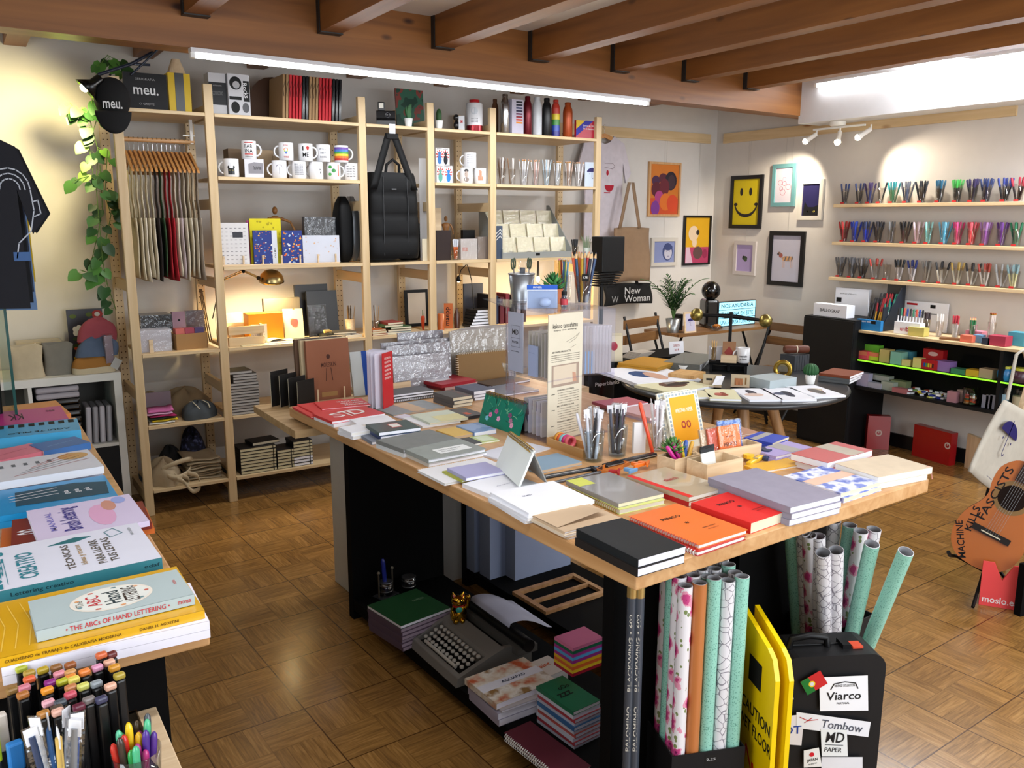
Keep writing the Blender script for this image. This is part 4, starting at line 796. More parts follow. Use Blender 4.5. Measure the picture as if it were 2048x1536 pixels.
def umb(m,r):
 k=S('#2e2350',.5);m.add([((r+.0006)*math.sin(.017*math.cos(a)/r),-(r+.0006)*math.cos(.017*math.cos(a)/r),.058+.016*math.sin(a))for a in[PI*q/10 for q in range(11)]],[tuple(range(11))],k);wrap_rect(m,.0012,.022,.058,k,r,0,1)
mug(mx(559),'white mug with a dark umbrella drawing in the lower row',umb,-1)
mug(mx(598),'white mug printed with dense dark text lines',mtext(*[('FUCKING GREAT WORK DONE',.05,.006,.078-i*.009,S('#2d3550'),0)for i in range(7)]),-1)
mug(mx(632),'nearly blank white mug with small marks in the lower row',mtext(('Sn',.012,.014,.055,K,.6),('p.',.01,.012,.036,K,.7)),-1,hang=2.6)
mug(mx(667),'white mug with round green dots',mart(mdisc(.07,.011,.009,'#4a9a4a',-.45),mdisc(.05,.012,.011,'#3f8f46',.05),mdisc(.03,.010,.009,'#58a858',-.5),band(.02,.085,'#c46a52',.008,.75)),1,hang=.3)
mug(mx(702),'white mug printed with rows of small faces at the right end',mtext(*[('oo oo Ho',.05,.008,.078-i*.014,K,0)for i in range(5)]),-1)
mug(mx(500,.05,1),'white mug reading FAR INA with red bars in the upper row',mart(mtext(('FAR',.042,.020,.066,K,0),('INA',.042,.020,.042,K,0),('CONGELADA',.04,.006,.012,K,0)),band(.082,.087,'#c03028',.045),band(.022,.027,'#c03028',.045)),1)
def heart(m,cx,cz,s,mats,r=None):
 n=6
 for j in range(n):
  z0,z1=-1+2*j/n,-1+2*(j+1)/n
  def hw(z):return max(.02,.55*(1+z)**.8 if z<.35 else.55*(1.35)**.8*math.sqrt(max(0,1-((z-.35)/.65)**2)))
  a0,a1=hw(z0)*s,hw(z1)*s
  P_=lambda x,z:((r+.0009)*math.sin((cx+x)/r),-(r+.0009)*math.cos((cx+x)/r),cz+z*s)
  m.add([P_(-a0,z0),P_(a0,z0),P_(a1,z1),P_(-a1,z1)],[(0,1,2,3)],mats[j%len(mats)])
RAIN=[S(h,.4)for h in('#6a3fa0','#3a62c0','#3f9a4a','#e8cc2a','#e8862a','#c8342c')]
mug(mx(574,.05,1),'white mug with a rainbow heart between red words',mart(mtext(('LOVE',.022,.01,.080,RDT,0),('WINS',.026,.01,.018,RDT,0)),lambda m,r:heart(m,0,.05,.018,RAIN,r)),-1)
mug(mx(613,.05,1),'white mug reading I heart ME in black and red',mart(mtext(('I',.006,.024,.068,K,-.35),('ME',.034,.024,.034,K,0)),lambda m,r:heart(m,.012,.068,.013,[RDT],r)),1)
mug(mx(648,.05,1),'white mug reading WORLDS BEST BOSS in grey capitals',mtext(("WORLD'S",.044,.009,.07,S('#5a5e66'),0),('BEST',.03,.010,.048,S('#5a5e66'),0),('BOSS',.034,.010,.026,S('#5a5e66'),0)),1,hang=2.4)
mug(mx(684,.05,1),'mug with bold rainbow stripes at the right of the upper row',mart(*[(lambda i,c:(lambda m,r:wrap_rect(m,.13,.012+i*.012,.024+i*.012,c,r,0,12)))(i,c)for i,c in enumerate([S(h,.3)for h in('#b8322a','#d8702a','#e6cc3a','#4a9a4a','#3f78c0','#6a4aa0')])]),1)
for i,px in enumerate((473,530,560)):
 v=Vector((XS(px,345,.22),.2,zM));t=thing('carton',('leftmost','middle','rightmost')[i]+' kraft mug carton behind the rows of mugs','box',v,0,'kraft cartons behind the mugs');MB().box(-.045,0,0,.045,.1,.16-.03*(i==2),S('#9a8468' if i else '#6f5c48',.7)).build('carton',t)
mug(Vector((XS(938,315,.07),.07,zM+.0))+Vector((0,.03,0)),'white mug printed with small text on the fourth bay shelf',mtext(*[('quiero verte sonreir',.036,.007,.08-i*.012,S('#4a5578'),0)for i in range(5)]),-1).location=Vector((XS(940,315,.07),.07,zM+.096))
mug(Vector((XS(933,350,.05),.05,zM)),'white mug with a grey portrait sketch',mart(mdisc(.056,.012,.020,'#b8a69a'),mdisc(.078,.014,.010,'#2a2626'),mdisc(.024,.016,.014,'#8f8078'),mtext(('- -',.016,.002,.06,K,0))),-1)
mug(Vector((XS(960,350,.05),.05,zM)),'white mug with two raised orange fingers',mart(*[(lambda a,h:lambda m,r:wrap_rect(m,.007,.02,h,S('#d88a66',.5),r,a))(a,h)for a,h in((-.2,.05),(0,.085),(.2,.08),(.4,.045))]),-1)
for k,(px,py0,up,hcol,nm)in enumerate(((879,300,1,'#3f78b8','blue'),(893,300,1,'#23232a','black'),(881,350,0,'#5fa89a','green'),(899,350,0,'#2f7ec4','bright blue'))):
 v=Vector((XS(px,py0,.04),.04+.012*(k%2),zM+up*.105+.0));t=thing('figure_box','sunburst box with a '+nm+' standing figure, '+('upper' if up else 'lower')+' row','box',v,face(v),'sunburst figure boxes')
 m=MB().box(-.024,0,0,.024,.05,.104,paper('#e4e2e4'));T_=TM((0,-.0004,.062),0,PI/2)
 for i in range(9):a=i*2*PI/9;m.poly([(0,0,0),(.022*math.cos(a),.03*math.sin(a),0),(.022*math.cos(a+.33),.03*math.sin(a+.33),0)],S('#c63a34',.5),T_)
 m.disc(0,-.028,.0003,.013,.028,S(hcol,.5),T_,14).disc(0,.008,.0005,.009,.011,S(hcol,.5),T_,12).text('BUENAS',.03,.005,K,TM((0,-.0006,.098),0,PI/2),0,0,0);m.build('box',t)
t=thing('panel_print','tall pale printed panel standing behind the third bay post','print',(XS(844,320,.1),.1,zM-.47+.0005-(zM-.47)+HS['note']),face((1.7,.1,2)));MB().box(-.02,0,0,.03,.012,.62,paper('#c9c7c6')).build('panel',t)
zP=zM;PX_=[1003,1024,1048,1071,1093,1115,1137,1157]
pal=[('stick','#6a4a34'),('stick','#8f6a48'),('pencil','#dcdce0'),('pencil','#d6b4ac'),('straw','#b8d0e0'),('pencil','#c9cdd2'),('pencil','#c8a894'),('pencil','#e0e0e2')]
WRD=['first','second','third','fourth','fifth','sixth','seventh','eighth','ninth','tenth','eleventh','twelfth','thirteenth','fourteenth']
r2=random.Random(11)
for i,px in enumerate(PX_):
 c=Vector((XS(px,345,.055),.055,zP));cup(c,.026,.030,.10,WRD[i]+' clear cup from the left in the pencil row beside the umbrella card',clear('#ffffff',.1,.95),'plastic_cup','pencil cups beside the umbrella card',n=4 if i%2 else 12)
 n=3 if i==1 else 9;kd,h=pal[i]
 ms=[pen_mesh('pencil',h if q%3 else '#e6e6e8','#c9a08a',.16,.0038)if kd=='pencil' else pen_mesh('cap',h if q%2 else '#d8d4d0',None,.165,.0033)for q in range(n)]
 fill(c,.026,.032,.10,ms,'patterned pencil or straw in the '+WRD[i]+' clear cup beside the umbrella card','pencil','pencil','pencils in the '+WRD[i]+' cup',rnd=r2,spread=1.15)
v=Vector((XS(1184,345,.03),.03,zM));t=thing('umbrella_card','pale blue card with a navy umbrella face at the shelf end','card',v,face(v)*.6)
def umbrella_art(m,T,s,col,z=.0):
 m.add([(s*math.cos(a),s*.75*math.sin(a),z)for a in[PI*q/12 for q in range(13)]],[tuple(range(13))],col,T);m.stroke([(0,s*.85),(0,-s*1.1),(s*.12,-s*1.25),(s*.25,-s*1.1)],s*.07,z,col,T);m.disc(-s*.5,-s*.35,z,s*.06,s*.08,col,T,8).disc(s*.55,-s*.35,z,s*.06,s*.08,col,T,8)
NAVY=S('#2a2560',.5)
m=MB().box(-.05,0,0,.05,.004,.165,paper('#c3cfde'));umbrella_art(m,TM((0,-.0008,.10),0,PI/2),.036,NAVY);m.build('card',t)
# ---------------- top shelf
zT_=HS['top']+.0005
def tbox(nm,lab,px0,px1,py0,py1,y,dep,mat,z=None,cat='box',art=None,group=None,rz=0,rx=0,part='box',bev=0):
 z=HS['top']if z is None else z;a=PY(px0,py1,y);b=PY(px1,py1,y);w=b.x-a.x;h=PY(px0,py0,y).z-z
 t=thing(nm,lab,cat,((a.x+b.x)/2,y,z+.0005),rz,group,rx=rx);m=MB().box(-w/2,0,0,w/2,dep,h,mat)
 if art:art(m,w,h,TM((0,-.0007,0),0,PI/2))
 m.build(part,t,bevel=bev);return t
tbox('sign_board','black square board reading meu. on top of the first bay',251,337,143,217,.03,.02,S('#19191b',.6),cat='sign',art=lambda m,w,h,T:(m.text('meu.',w*.58,h*.2,S('#d6d6d6',.6),T,0,h*.5,0),m.text('SERIGRAFIA',w*.45,h*.06,S('#8d8d8d'),T,0,h*.83,0),m.text('O GROVE',w*.35,h*.06,S('#8d8d8d'),T,0,h*.15,0)))
a=PY(340,220,.05);b=PY(384,220,.05);w=b.x-a.x;t=thing('pencil_box','oversized yellow and black pencil-shaped box beside the square board','box',((a.x+b.x)/2,.05,zT_));YL=S('#c9a812',.45);h=PY(340,145,.05).z-HS['top']
MB().box(-w/2,0,0,-w*.2,w,h,YL).box(w*.2,0,0,w/2,w,h,YL).box(-w*.2,-.002,0,w*.2,w,h,S('#1a1a1c',.4)).build('barrel',t)
MB().lathe([(w*.52,0),(w*.22,.075)],BIRCH('Z'),TM((0,w/2,h),PI/4),n=4).build('tip',t)
tbox('carton','white carton with a black printed label beside the mug-shaped box',421,455,145,231,.06,.09,S('#bdbdc0',.6),art=lambda m,w,h,T:(m.rect(-w*.5,h*.24,w*.5,h*.78,0,S('#1c1d20'),T),m.text('NOTES NOTES',w*.5,.006,S('#9a9a9a'),T,0,h*.7,.0003),m.text('OOOOOOOO',w*.6,.02,S('#6a6a6a'),T,0,h*.52,.0003)))
tbox('mug_carton','tall black and white printed box showing a portrait and a mug',459,502,147,229,.04,.1,S('#c4c4c8',.55),art=lambda m,w,h,T:(m.disc(-w*.15,h*.78,0,w*.28,h*.16,K,T),m.disc(-w*.12,h*.74,.0003,w*.16,h*.09,S('#a8a8ac'),T),m.rect(w*.2,h*.35,w*.48,h*.85,0,K,T),m.text('Rocks',h*.36,w*.22,S('#d8d8da'),T@TM((w*.3,h*.62,.0004),-PI/2.2),0,0,0),m.rect(-w*.46,h*.38,w*.1,h*.46,.0004,K,T),m.disc(-w*.2,h*.2,0,w*.2,h*.14,K,T),m.disc(w*.28,h*.2,0,w*.16,h*.12,S('#55565a'),T)))
m=MB();a=PY(505,236,.3);b=PY(600,236,.3)
t=thing('round_board','brown rounded board leaning on the wall behind the portfolio folders','board',(a.x,.34,zT_),0,rx=-.05);ww=b.x-a.x
MB().prism([(0,0),(ww,0),(ww,.24)]+[(ww*(.5+.5*math.cos(q)),.12+.14*math.sin(q))for q in[PI*k/10 for k in range(2,10)]]+[(0,.12)],0,.008,S('#5a4030',.6),TM((0,0,0),0,PI/2)).build('board',t)
seq=['k','k','r','r','r','r','b','b','k','k','k','r','r','r','r','b','b','b'];nmk=dict(k='kraft',r='red',b='black');cnt=dict(k=0,r=0,b=0)
for i,s_ in enumerate(seq):
 px=565+i*6.6;v=Vector((XS(px,235,.05),.05,zT_));cnt[s_]+=1
 t=thing('portfolio',ORD[cnt[s_]-1].replace('top','first')+' '+nmk[s_]+' portfolio from the left in the leaning top shelf row','folder',v+Vector((0,0,.001)),0,'leaning portfolios on the top shelf',ry=.06)
 MB().box(0,0,0,.013,.24,.235,S(dict(k='#9a7a54',r='#b8202a',b='#17181b')[s_],.55 if s_!='b' else.2)).tube([(.0065,-.001,.12),(.001,-.002,.16),(.012,-.002,.2)],.0012,INK,n=4).build('folder',t)
v=Vector((XS(772,250,.08),.08,zT_));t=thing('instant_camera','black boxy instant camera with a raised flash on the third bay','camera',v,face(v))
CM=S('#131315',.35);MB().prism([(-.06,0),(.06,0),(.06,.06),(.03,.085),(-.03,.085),(-.04,.04),(-.06,.03)],-.055,.055,CM,TM((0,0,0),PI/2,PI/2)).build('body',t,bevel=.004)
MB().box(-.045,-.02,.085,-.005,.01,.135,CM).build('flash',t,bevel=.003);MB().box(-.038,-.0215,.10,-.012,-.0202,.128,S('#d8d4c8',.2)).build('flash_window',t)
MB().lathe([(.016,0),(.016,.008),(.010,.008),(.010,.003),(.0005,.003)],S('#26272b',.2),TM((.01,-.036,.060),0,PI/2),n=20).build('lens',t)
for px,lab,tall in((817,'small succulent in a white pot on the third bay top',0),(878,'small upright cactus in a white pot on the fourth bay top',1)):
 v=Vector((XS(px,252,.05),.05,zT_));t=thing('potted_cactus',lab,'potted plant',v);cup_mb(.018,.026,.05,WHT,.003).build('pot',t)
 m=MB().lathe([(.023,.042),(.0005,.043)],S('#3c3026',.9),n=16)
 m.build('soil',t)
 if tall:MB().lathe([(.013,.04),(.017,.06),(.017,.095),(.010,.115),(.0005,.12)],S('#2f4f2c',.6),n=10).build('cactus',t)
 else:
  m=MB()
  for k in range(9):a=k*.7;m.tube([(0,0,.042),(.012*math.cos(a),.012*math.sin(a),.07+.004*k),(.018*math.cos(a),.018*math.sin(a),.085+.006*k)],[.007,.009,.003],S('#3f6a45',.6),n=6)
  m.build('leaves',t)
tbox('art_board','dark green painted board leaning behind the instant camera',795,850,175,250,.2,.012,splotch('green_paint',[(0,'#1c3a30'),(.45,'#2f5a48'),(.55,'#7a3a34'),(.62,'#24483c')],9,.3),cat='painting',rx=-.1,part='board')
v=Vector((XS(949,262,.06),.06,zT_));t=thing('thermos_can','white and dark red can with a round badge on the fourth bay top','can',v,face(v));R0=.052
m=MB().lathe([(R0,0),(R0,.035)],S('#7a121c',.2,.6),n=32).lathe([(R0-.001,.035),(R0,.165),(R0-.004,.17),(.0005,.17)],S('#c9c9cc',.3),n=32);mdisc(.12,.022,.022,'#a8adb4')(m,R0);[wrap_text(m,'Super mug',.045,.006,K,R0,.075-i*.010)for i in range(3)];m.build('body',t)
MB().lathe([(.03,.17),(.032,.19),(.0005,.195)],S('#a01c22',.35),n=24).build('lid',t)
v=Vector((XS(913,262,.05),.05,zT_));t=thing('toy_figure','small black and white toy figure with a red mark','toy',v,face(v));MB().ball((0,0,.03),.026,S('#141416',.2),sc=(.7,.7,1)).ball((0,0,.075),.02,S('#1a1a1c',.2)).build('head',t);MB().box(.014,-.02,0,.05,.02,.085,S('#b9b9bd')).text('M',.012,.02,S('#b02a2a'),TM((.032,-.0206,.05),0,PI/2),0,0,0).build('body',t)
def bottle(px,r,h,mats,lab,y=.06):
 v=Vector((XS(px,262,y),y,zT_));t=thing('bottle',lab,'bottle',v,0,'insulated bottles on the top shelf');m=MB();n=len(mats)
 if n==1:m.lathe([(r*.9,0),(r,.004),(r,h*.72),(r*.9,h*.82),(r*.62,h*.9),(r*.6,h*.94)],mats[0],n=24)
 else:
  for i,mt in enumerate(mats):m.lathe([(r,h*.78*i/n),(r,h*.78*(i+1)/n)],mt,n=24)
  m.lathe([(r,h*.78),(r*.9,h*.84),(r*.62,h*.92)],mats[-1],n=24)
 m.build('body',t);MB().lathe([(r*.64,h*.935),(r*.64,h),(r*.55,h*1.01)],SILV if mats[0]is SILV else mats[-1],n=20).build('cap',t)
bottle(1010,.029,.24,[S('#b9b9ba',.2,.95)],'brushed steel bottle at the left of the bottle row')
tbox('carton','white colour swatch carton among the bottles',1024,1047,198,267,.03,.05,S('#b9b4c4',.6),art=lambda m,w,h,T:[m.rect(-w*.15,h*(.9-i*.085),w*.4,h*(.95-i*.085),0,S(c),T)for i,c in enumerate(('#1a1c24','#2a2c3c','#3a4468','#2c2440','#6a3a58','#8a2430','#c2402c','#d8862c'))])
bottle(1055,.028,.24,[S('#6a1520',.3,.5)],'dark red bottle left of the white one');bottle(1074,.032,.24,[S('#c6cbd0',.3)],'white bottle between the dark red and black ones');bottle(1093,.031,.24,[S('#101215',.35)],'black bottle left of the rainbow bottle')
bottle(1111,.028,.235,[S(h,.35)for h in('#2c2c80','#2f4aa8','#3f8a3c','#d8c22c','#b83a2c')],'rainbow-banded bottle between the black and orange ones');bottle(1135,.033,.225,[S('#a8481c',.35,.3)],'orange bottle at the right of the bottle row')
bottle(990,.022,.22,[S('#6b4a34',.3,.5)],'bronze bottle half hidden behind the fourth post',.16)
tbox('gift_card','red blue and yellow gift card box at the shelf end',1152,1197,240,277,.03,.02,S('#a81c34',.4),art=lambda m,w,h,T:(m.poly([(-w/2,h*.5,0),(-w*.1,h,0),(-w/2,h,0)],S('#c9a82c'),T),m.poly([(-w/2,h*.1,0),(w*.25,h,0),(-w*.1,h,0),(-w/2,h*.5,0)],S('#2c2c90'),T),m.text('Envios en 24H',w*.5,h*.10,S('#d8c8c8'),T,w*.05,h*.72,.0003),m.text('30% de descuento',w*.55,h*.10,S('#d8c8c8'),T,w*.05,h*.55,.0003)))
# ---------------- aprons and totes on wooden hangers in bay one
rz_=HS['top']-.135;rail=thing('hanging_rail','short wooden rail on white brackets under the first bay shelf','rail');MB().tube([(.06,.2,rz_),(.425,.2,rz_)],.012,OAK('X'),n=10).build('rod',rail)
MB().box(.405,.19,rz_-.01,.42,.21,HS['top']-.0185,WHT).box(.37,.196,rz_+.03,.43,.204,rz_+.036,WHT).build('bracket',rail)
cl=['#cdbf9f','#d4c8ac','#d9cfb8','#c9bda2','#d6cbb2','#2c2424','#2f4a2c','#9c1420','#a01522','#cfc3aa','#b9a8a8','#d4c9b0','#cabfa8','#c4b8a2','#9a8c7c']
zb_=PY(350,553,.05).z
for i,h in enumerate(cl):
 x=.075+i*.0228;nm='black' if h=='#2c2424' else 'green' if h=='#2f4a2c' else 'red' if h in('#9c1420','#a01522')else 'cream'
 t=thing('tote_bag',WRD[i%14]+' '+nm+' cloth bag from the left on the short hanging rail' if i<14 else 'last brownish cloth bag on the short hanging rail','bag',(x,.2,rz_),0,'cloth bags on the hanging rail')
 M_=cloth(h);zt2=-.40;zz=zb_-rz_-.012*(i%3)
 MB().grid(lambda u,v,i=i:(.006*math.sin(7*u+i)*v+.003*math.sin(5*v+i),-.17+.34*u,zt2+(zz-zt2)*v),6,8,M_).build('bag_body',t,thick=.006)
 for s_ in(-1,1):MB().grid(lambda u,v,s_=s_:(.003*math.sin(9*v),s_*(.10+.045*u)*(1 if True else 0),zt2-.01+(.26)*(1-v)),1,5,M_).build('handle',t,thick=.003)
 MB().prism([(-.19,-.17),(-.18,-.155),(-.02,-.055),(.02,-.055),(.18,-.155),(.19,-.17),(.02,-.085),(-.02,-.085)],-.006,.006,wood('hanger','#b07a42','#c98f50',None,'Y',1,.4),TM((0,0,0),PI/2,PI/2)).build('hanger',t)
 MB().tube([(0,0,-.06),(0,0,-.02),(0,.012,-.012),(0,.0155,.004),(0,.008,.014),(0,-.008,.014),(0,-.0145,.004)],.0013,CHROME,n=5).build('hook',t)
# ---------------- notebook shelf (1.318)
zN=HS['note']+.0005
pegr=thing('peg_rack','low wooden peg rack holding the standing patterned notebooks','rack',(XS(445,520,.03),.03,zN));lx_=XS(680,520,.03)-XS(445,520,.03)
MB().box(0,0,0,lx_,.012,.008,BX).build('base',pegr)
for k in range(7):MB().box(lx_*k/6.3+.004,0,.008,lx_*k/6.3+.012,.01,.055,BX).build('peg',pegr)
def dotpat(cols,n,sd,sz=.006):
 def f(m,w,h,T):
  rn=random.Random(sd)
  for i in range(n):m.disc(rn.uniform(-w/2+sz,w/2-sz),rn.uniform(sz,h-sz),.0002+i*1e-5,sz*rn.uniform(.4,1),sz*rn.uniform(.3,.8),S(rn.choice(cols),.5),T,7)
 return f
FL=['#e07a3c','#d85a2c','#e8b04a','#e4e4e4','#4a7ac0','#c8842c','#9fc0e0']
N_=HS['note']
tbox('notebook','white notebook with tiny grey pattern and dark label at the rack left',442,500,446,525,.05,.012,paper('#d8d6d6'),z=N_,cat='notebook',art=lambda m,w,h,T:([m.rect(-w*.45+(i%6)*w*.155,h*(.06+.09*(i//6)),-w*.45+(i%6)*w*.155+.012,h*(.075+.09*(i//6)),0,S('#8a888c'),T)for i in range(60)],m.rect(-w*.05,h*.66,w*.3,h*.79,.0003,S('#3a3c42'),T)))
tbox('notebook','tall yellow smiley-patterned notebook standing behind the floral ones',503,565,437,520,.10,.01,S('#d6c81c',.5),z=N_,cat='notebook',art=dotpat(['#b8a818','#a89a14'],22,3,.009))
tbox('notebook','magenta-edged notebook peeking left of the yellow one',497,540,441,520,.125,.01,S('#b8568c',.5),z=N_,cat='notebook')
tbox('notebook','blue floral notebook with a white band in the rack',509,556,461,526,.06,.012,S('#2c3c82',.5),z=N_,cat='notebook',art=lambda m,w,h,T:(dotpat(FL,60,4)(m,w,h,T),m.rect(w*.28,0,w*.5,h,.002,paper('#d2d6dc'),T),m.text('OH MY',h*.3,.007,K,T@TM((w*.39,h*.35,.0022),PI/2),0,0,0)),group='floral notebooks in the rack')
tbox('notebook','blue and orange floral notebook right of the banded one',566,606,461,524,.06,.012,S('#2c3c82',.5),z=N_,cat='notebook',art=dotpat(FL,60,9,.008),group='floral notebooks in the rack')
for a,b,q in((607,645,0),(645,680,1)):tbox('notebook',('left' if q==0 else 'right')+' white notebook with faint orange motifs in the rack',a,b,471,522,.06,.012,paper('#ccd0dc'),z=N_,cat='notebook',art=dotpat(['#d8b08a','#c8c4cc'],9,5+q,.006),group='white notebooks in the rack')
tbox('packet','shiny clear pack of dark goods behind the white notebooks',612,682,434,520,.16,.04,S('#2a2c32',.3),z=N_,cat='packet',art=lambda m,w,h,T:m.rect(-w/2-.004,0,w/2+.004,h,.004,CELLO,T))
WDM=wood('mannequin','#8a5a2c','#b07c44',None,'Z',1,.4)
def manikin(loc,s,lab,rz,arms):
 t=thing('mannequin',lab,'figure',loc,rz,'wooden artist mannequins');t.scale=(s,s,s)
 MB().lathe([(.045,0),(.045,.012)],WDM,n=24).build('base',t);MB().tube([(0,0,.012),(0,0,.14)],.002,SILV,n=6).build('rod',t)
 MB().lathe([(.018,.13),(.024,.145),(.020,.16)],WDM,n=14,sy=.7).build('pelvis',t);MB().lathe([(.014,.165),(.028,.205),(.030,.225),(.012,.235)],WDM,n=14,sy=.6).build('chest',t)
 MB().ball((0,0,.262),.016,WDM,sc=(.8,.9,1.25)).build('head',t)
 for sd in(-1,1):
  e,h=arms[0 if sd<0 else 1];p0=Vector((sd*.030,0,.222));MB().tube([p0,p0+Vector((sd*.004,0,-.001)),Vector(e),Vector(h)],[.007,.008,.006,.005],WDM,n=8).build('arm',t)
  MB().tube([(sd*.012,0,.14),(sd*.018,-.004,.085),(sd*.018,0,.015)],[.009,.009,.006],WDM,n=8).build('leg',t)
manikin((XS(552,470,.25),.25,zN),1.15,'wooden artist mannequin with outstretched arm behind the yellow notebook',.1,(((-.05,0,.19),(-.07,0,.14)),((.08,0,.205),(.11,0,.15))))
manikin((XS(892,470,.28),.28,zN+.02),.9,'wooden artist mannequin on the fourth bay behind dark box',-.2,(((-.05,0,.19),(-.06,0,.15)),((.05,0,.19),(.055,0,.15))))
def softbag(nm,lab,px0,px1,py0,py1,y,dep,mat,z,ex=.35,group=None):
 a=PY(px0,py1,y);b=PY(px1,py1,y);w=b.x-a.x;h=PY(px0,py0,y).z-z-.001
 t=thing(nm,lab,'bag',((a.x+b.x)/2,y+dep/2,z+.0008),0,group)
 def f(u,v):
  a_=2*PI*u;vv=v;k=(1-abs(2*vv-1)**5)*.5+.5;k*=(1-.25*max(0,vv-.7)/.3)
  c_,s_=math.cos(a_),math.sin(a_);e=.45
  return(w/2*k*math.copysign(abs(c_)**e,c_),dep/2*k*math.copysign(abs(s_)**e,s_),h*vv)
 m=MB().grid(f,28,12,mat);m.add([f(k/28,1)for k in range(28)],[tuple(range(28))],mat);m.add([f(k/28,0)for k in range(28)],[tuple(range(27,-1,-1))],mat);m.build('bag_body',t);return t,w,h
BAGM=S('#08090b',.6)
t,w,h=softbag('backpack','black backpack standing at the right end of the notebook shelf',682,712,392,524,.10,.14,BAGM,N_)
t,w,h=softbag('backpack','silver grey backpack half hidden behind the third post',704,724,392,524,.2,.14,S('#8d9094',.3,.5),N_)
v=PY(787,420,.0);bz=PY(787,520,0).z+.008;tz=PY(787,345,0).z;wL=PY(738,430,0).x;wR=PY(842,430,0).x;wid=wR-wL;cx=(wL+wR)/2
hb=thing('quilted_backpack','large black quilted backpack hanging by its strap in the third bay','bag',(cx,.06,bz));H_=tz-bz
def qb(u,v,s_=1):
 a_=2*PI*u;c_,q_=math.cos(a_),math.sin(a_);k=1-.10*v-.08*abs(2*v-1)**6;e=.5
 puff=1+.14*abs(math.sin(v*PI*4))**.6
 return(wid/2*k*math.copysign(abs(c_)**e,c_),.075*k*puff*math.copysign(abs(q_)**e,q_),H_*v)
m=MB().grid(qb,32,32,BAGM);m.add([qb(k/32,1)for k in range(32)],[tuple(range(32))],BAGM);m.add([qb(k/32,0)for k in range(32)],[tuple(range(31,-1,-1))],BAGM);m.build('bag_body',hb)
MB().box(-.03,-.082,H_*.80,.0,-.079,H_*.815,S('#5a5a5c')).build('logo_tab',hb)
for x in(-.085,.075):MB().tube([(x,-.076,.02),(x,-.082,H_*.5),(x*.95,-.074,H_*.95)],.003,S('#1c1d20',.3),n=6).build('seam',hb)
MB().tube([(-.045,-.03,H_-.01),(-.04,-.04,H_+.045),(0,-.04,H_+.075),(.04,-.04,H_+.045),(.045,-.03,H_-.01)],.009,BAGM,n=8).build('handle',hb)
ztop=PY(770,266,0).z-bz
for(x0,x1)in((-wid*.42,-.03),(wid*.36,.0)):MB().grid(lambda u,v,x0=x0,x1=x1:(x0+(x1-x0)*v+(u-.5)*.045,-.072+.012*v,H_*.8+(ztop-H_*.8)*v),1,8,BAGM).build('shoulder_strap',hb,thick=.004)
MB().box(-.05,-.068,ztop-.035,.03,-.048,ztop,BAGM).build('strap_loop',hb,bevel=.006)
tag(MB().box(cx-.03,-.006,HS['top']-.05,cx+.01,-.0045,HS['top']+.006,SILV).build('strap_hook'),'thin metal hook holding the hanging quilted backpack','hook')
t,w,h=softbag('pouch_bag','shiny silver pouch bag lying under the hanging backpack',742,800,503,524,.10,.12,S('#84868a',.2,.8),N_)
t,w,h=softbag('backpack','black backpack standing behind the silver pouch bag',800,856,440,524,.12,.14,BAGM,N_)
tbox('frame_box','dark brown box on the fourth bay under the mannequin',873,902,461,521,.06,.08,S('#2e2220',.5),z=N_)
tbox('card','cream card with gold emblem leaning by the third bay post',845,858,478,523,.03,.004,CREAM,z=N_,cat='card')
tbox('carton','white topped wooden box behind the dark brown box',846,884,416,520,.20,.1,BIRCH('X'),z=N_)
c=Vector((XS(911,500,.05),.05,zN));cup(c,.020,.026,.07,'clear cup of orange and white pens on the fourth bay shelf',clear(),'plastic_cup',n=16)
fill(c,.020,.026,.07,[pen_mesh('pen',a,b,.125,.004)for a,b in(('#d86a2c','#cfd4dc'),)*7],'orange-bodied pen in the fourth bay cup',group='orange pens in the fourth bay cup',rnd=r2)
tbox('packet','clear packet of white printed cards beside the orange pens',922,955,478,518,.05,.03,paper('#bdb6b2'),z=N_,cat='packet',art=lambda m,w,h,T:(m.text('mano',w*.3,h*.2,S('#c87a6a'),T,-w*.25,h*.5,.0003),m.rect(-w/2,0,w/2,h,.003,CELLO,T)),group='clear packets on the fourth bay')
tbox('packet','shiny brownish packet right of the white card packet',956,978,474,518,.06,.03,S('#8d8078',.3),z=N_,cat='packet',art=lambda m,w,h,T:m.rect(-w/2,0,w/2,h,.003,CELLO,T),group='clear packets on the fourth bay')
tbox('clip_box','small black clipped item behind the clear packets',926,950,460,478,.16,.03,BLK,z=N_+.0,cat='box')
tbox('packet','blue and white wrapped packet left of the card display',990,1005,452,518,.03,.03,S('#39485e',.3),z=N_,cat='packet',art=lambda m,w,h,T:[m.stroke([(-w*.4,h*(.55+.1*i)),(w*.2,h*(.7+.1*i)),(w*.4,h*(.62+.1*i))],.004,0,WHT,T)for i in range(3)])
x0,x1=XS(1005,510,.02),XS(1143,510,.02);wd=x1-x0;ds=thing('card_display','grey three-tier display stand full of cream cards on the last bay','display stand',(x0,.02,zN));GD=S('#8f9290',.5);htot=PY(1003,398,.3).z-N_
MB().prism([(0,0),(.30,0),(.30,htot*.9),(.27,htot*.9),(0,.06)],0,.004,GD,TM((0,0,0),PI/2,PI/2)).build('side_panel',ds);MB().prism([(0,0),(.30,0),(.30,htot*.9),(.27,htot*.9),(0,.06)],wd-.004,wd,GD,TM((0,0,0),PI/2,PI/2)).build('side_panel',ds)
MB().box(.005,.0,0,wd-.005,.003,.04,GD).rect(wd*.47,.015,wd*.53,.032,0,BLK,TM((0,-.0006,0),0,PI/2)).build('front_lip',ds);
tiers=[(.03,.012,1082),(.115,.10,0),(.2,.19,0)]
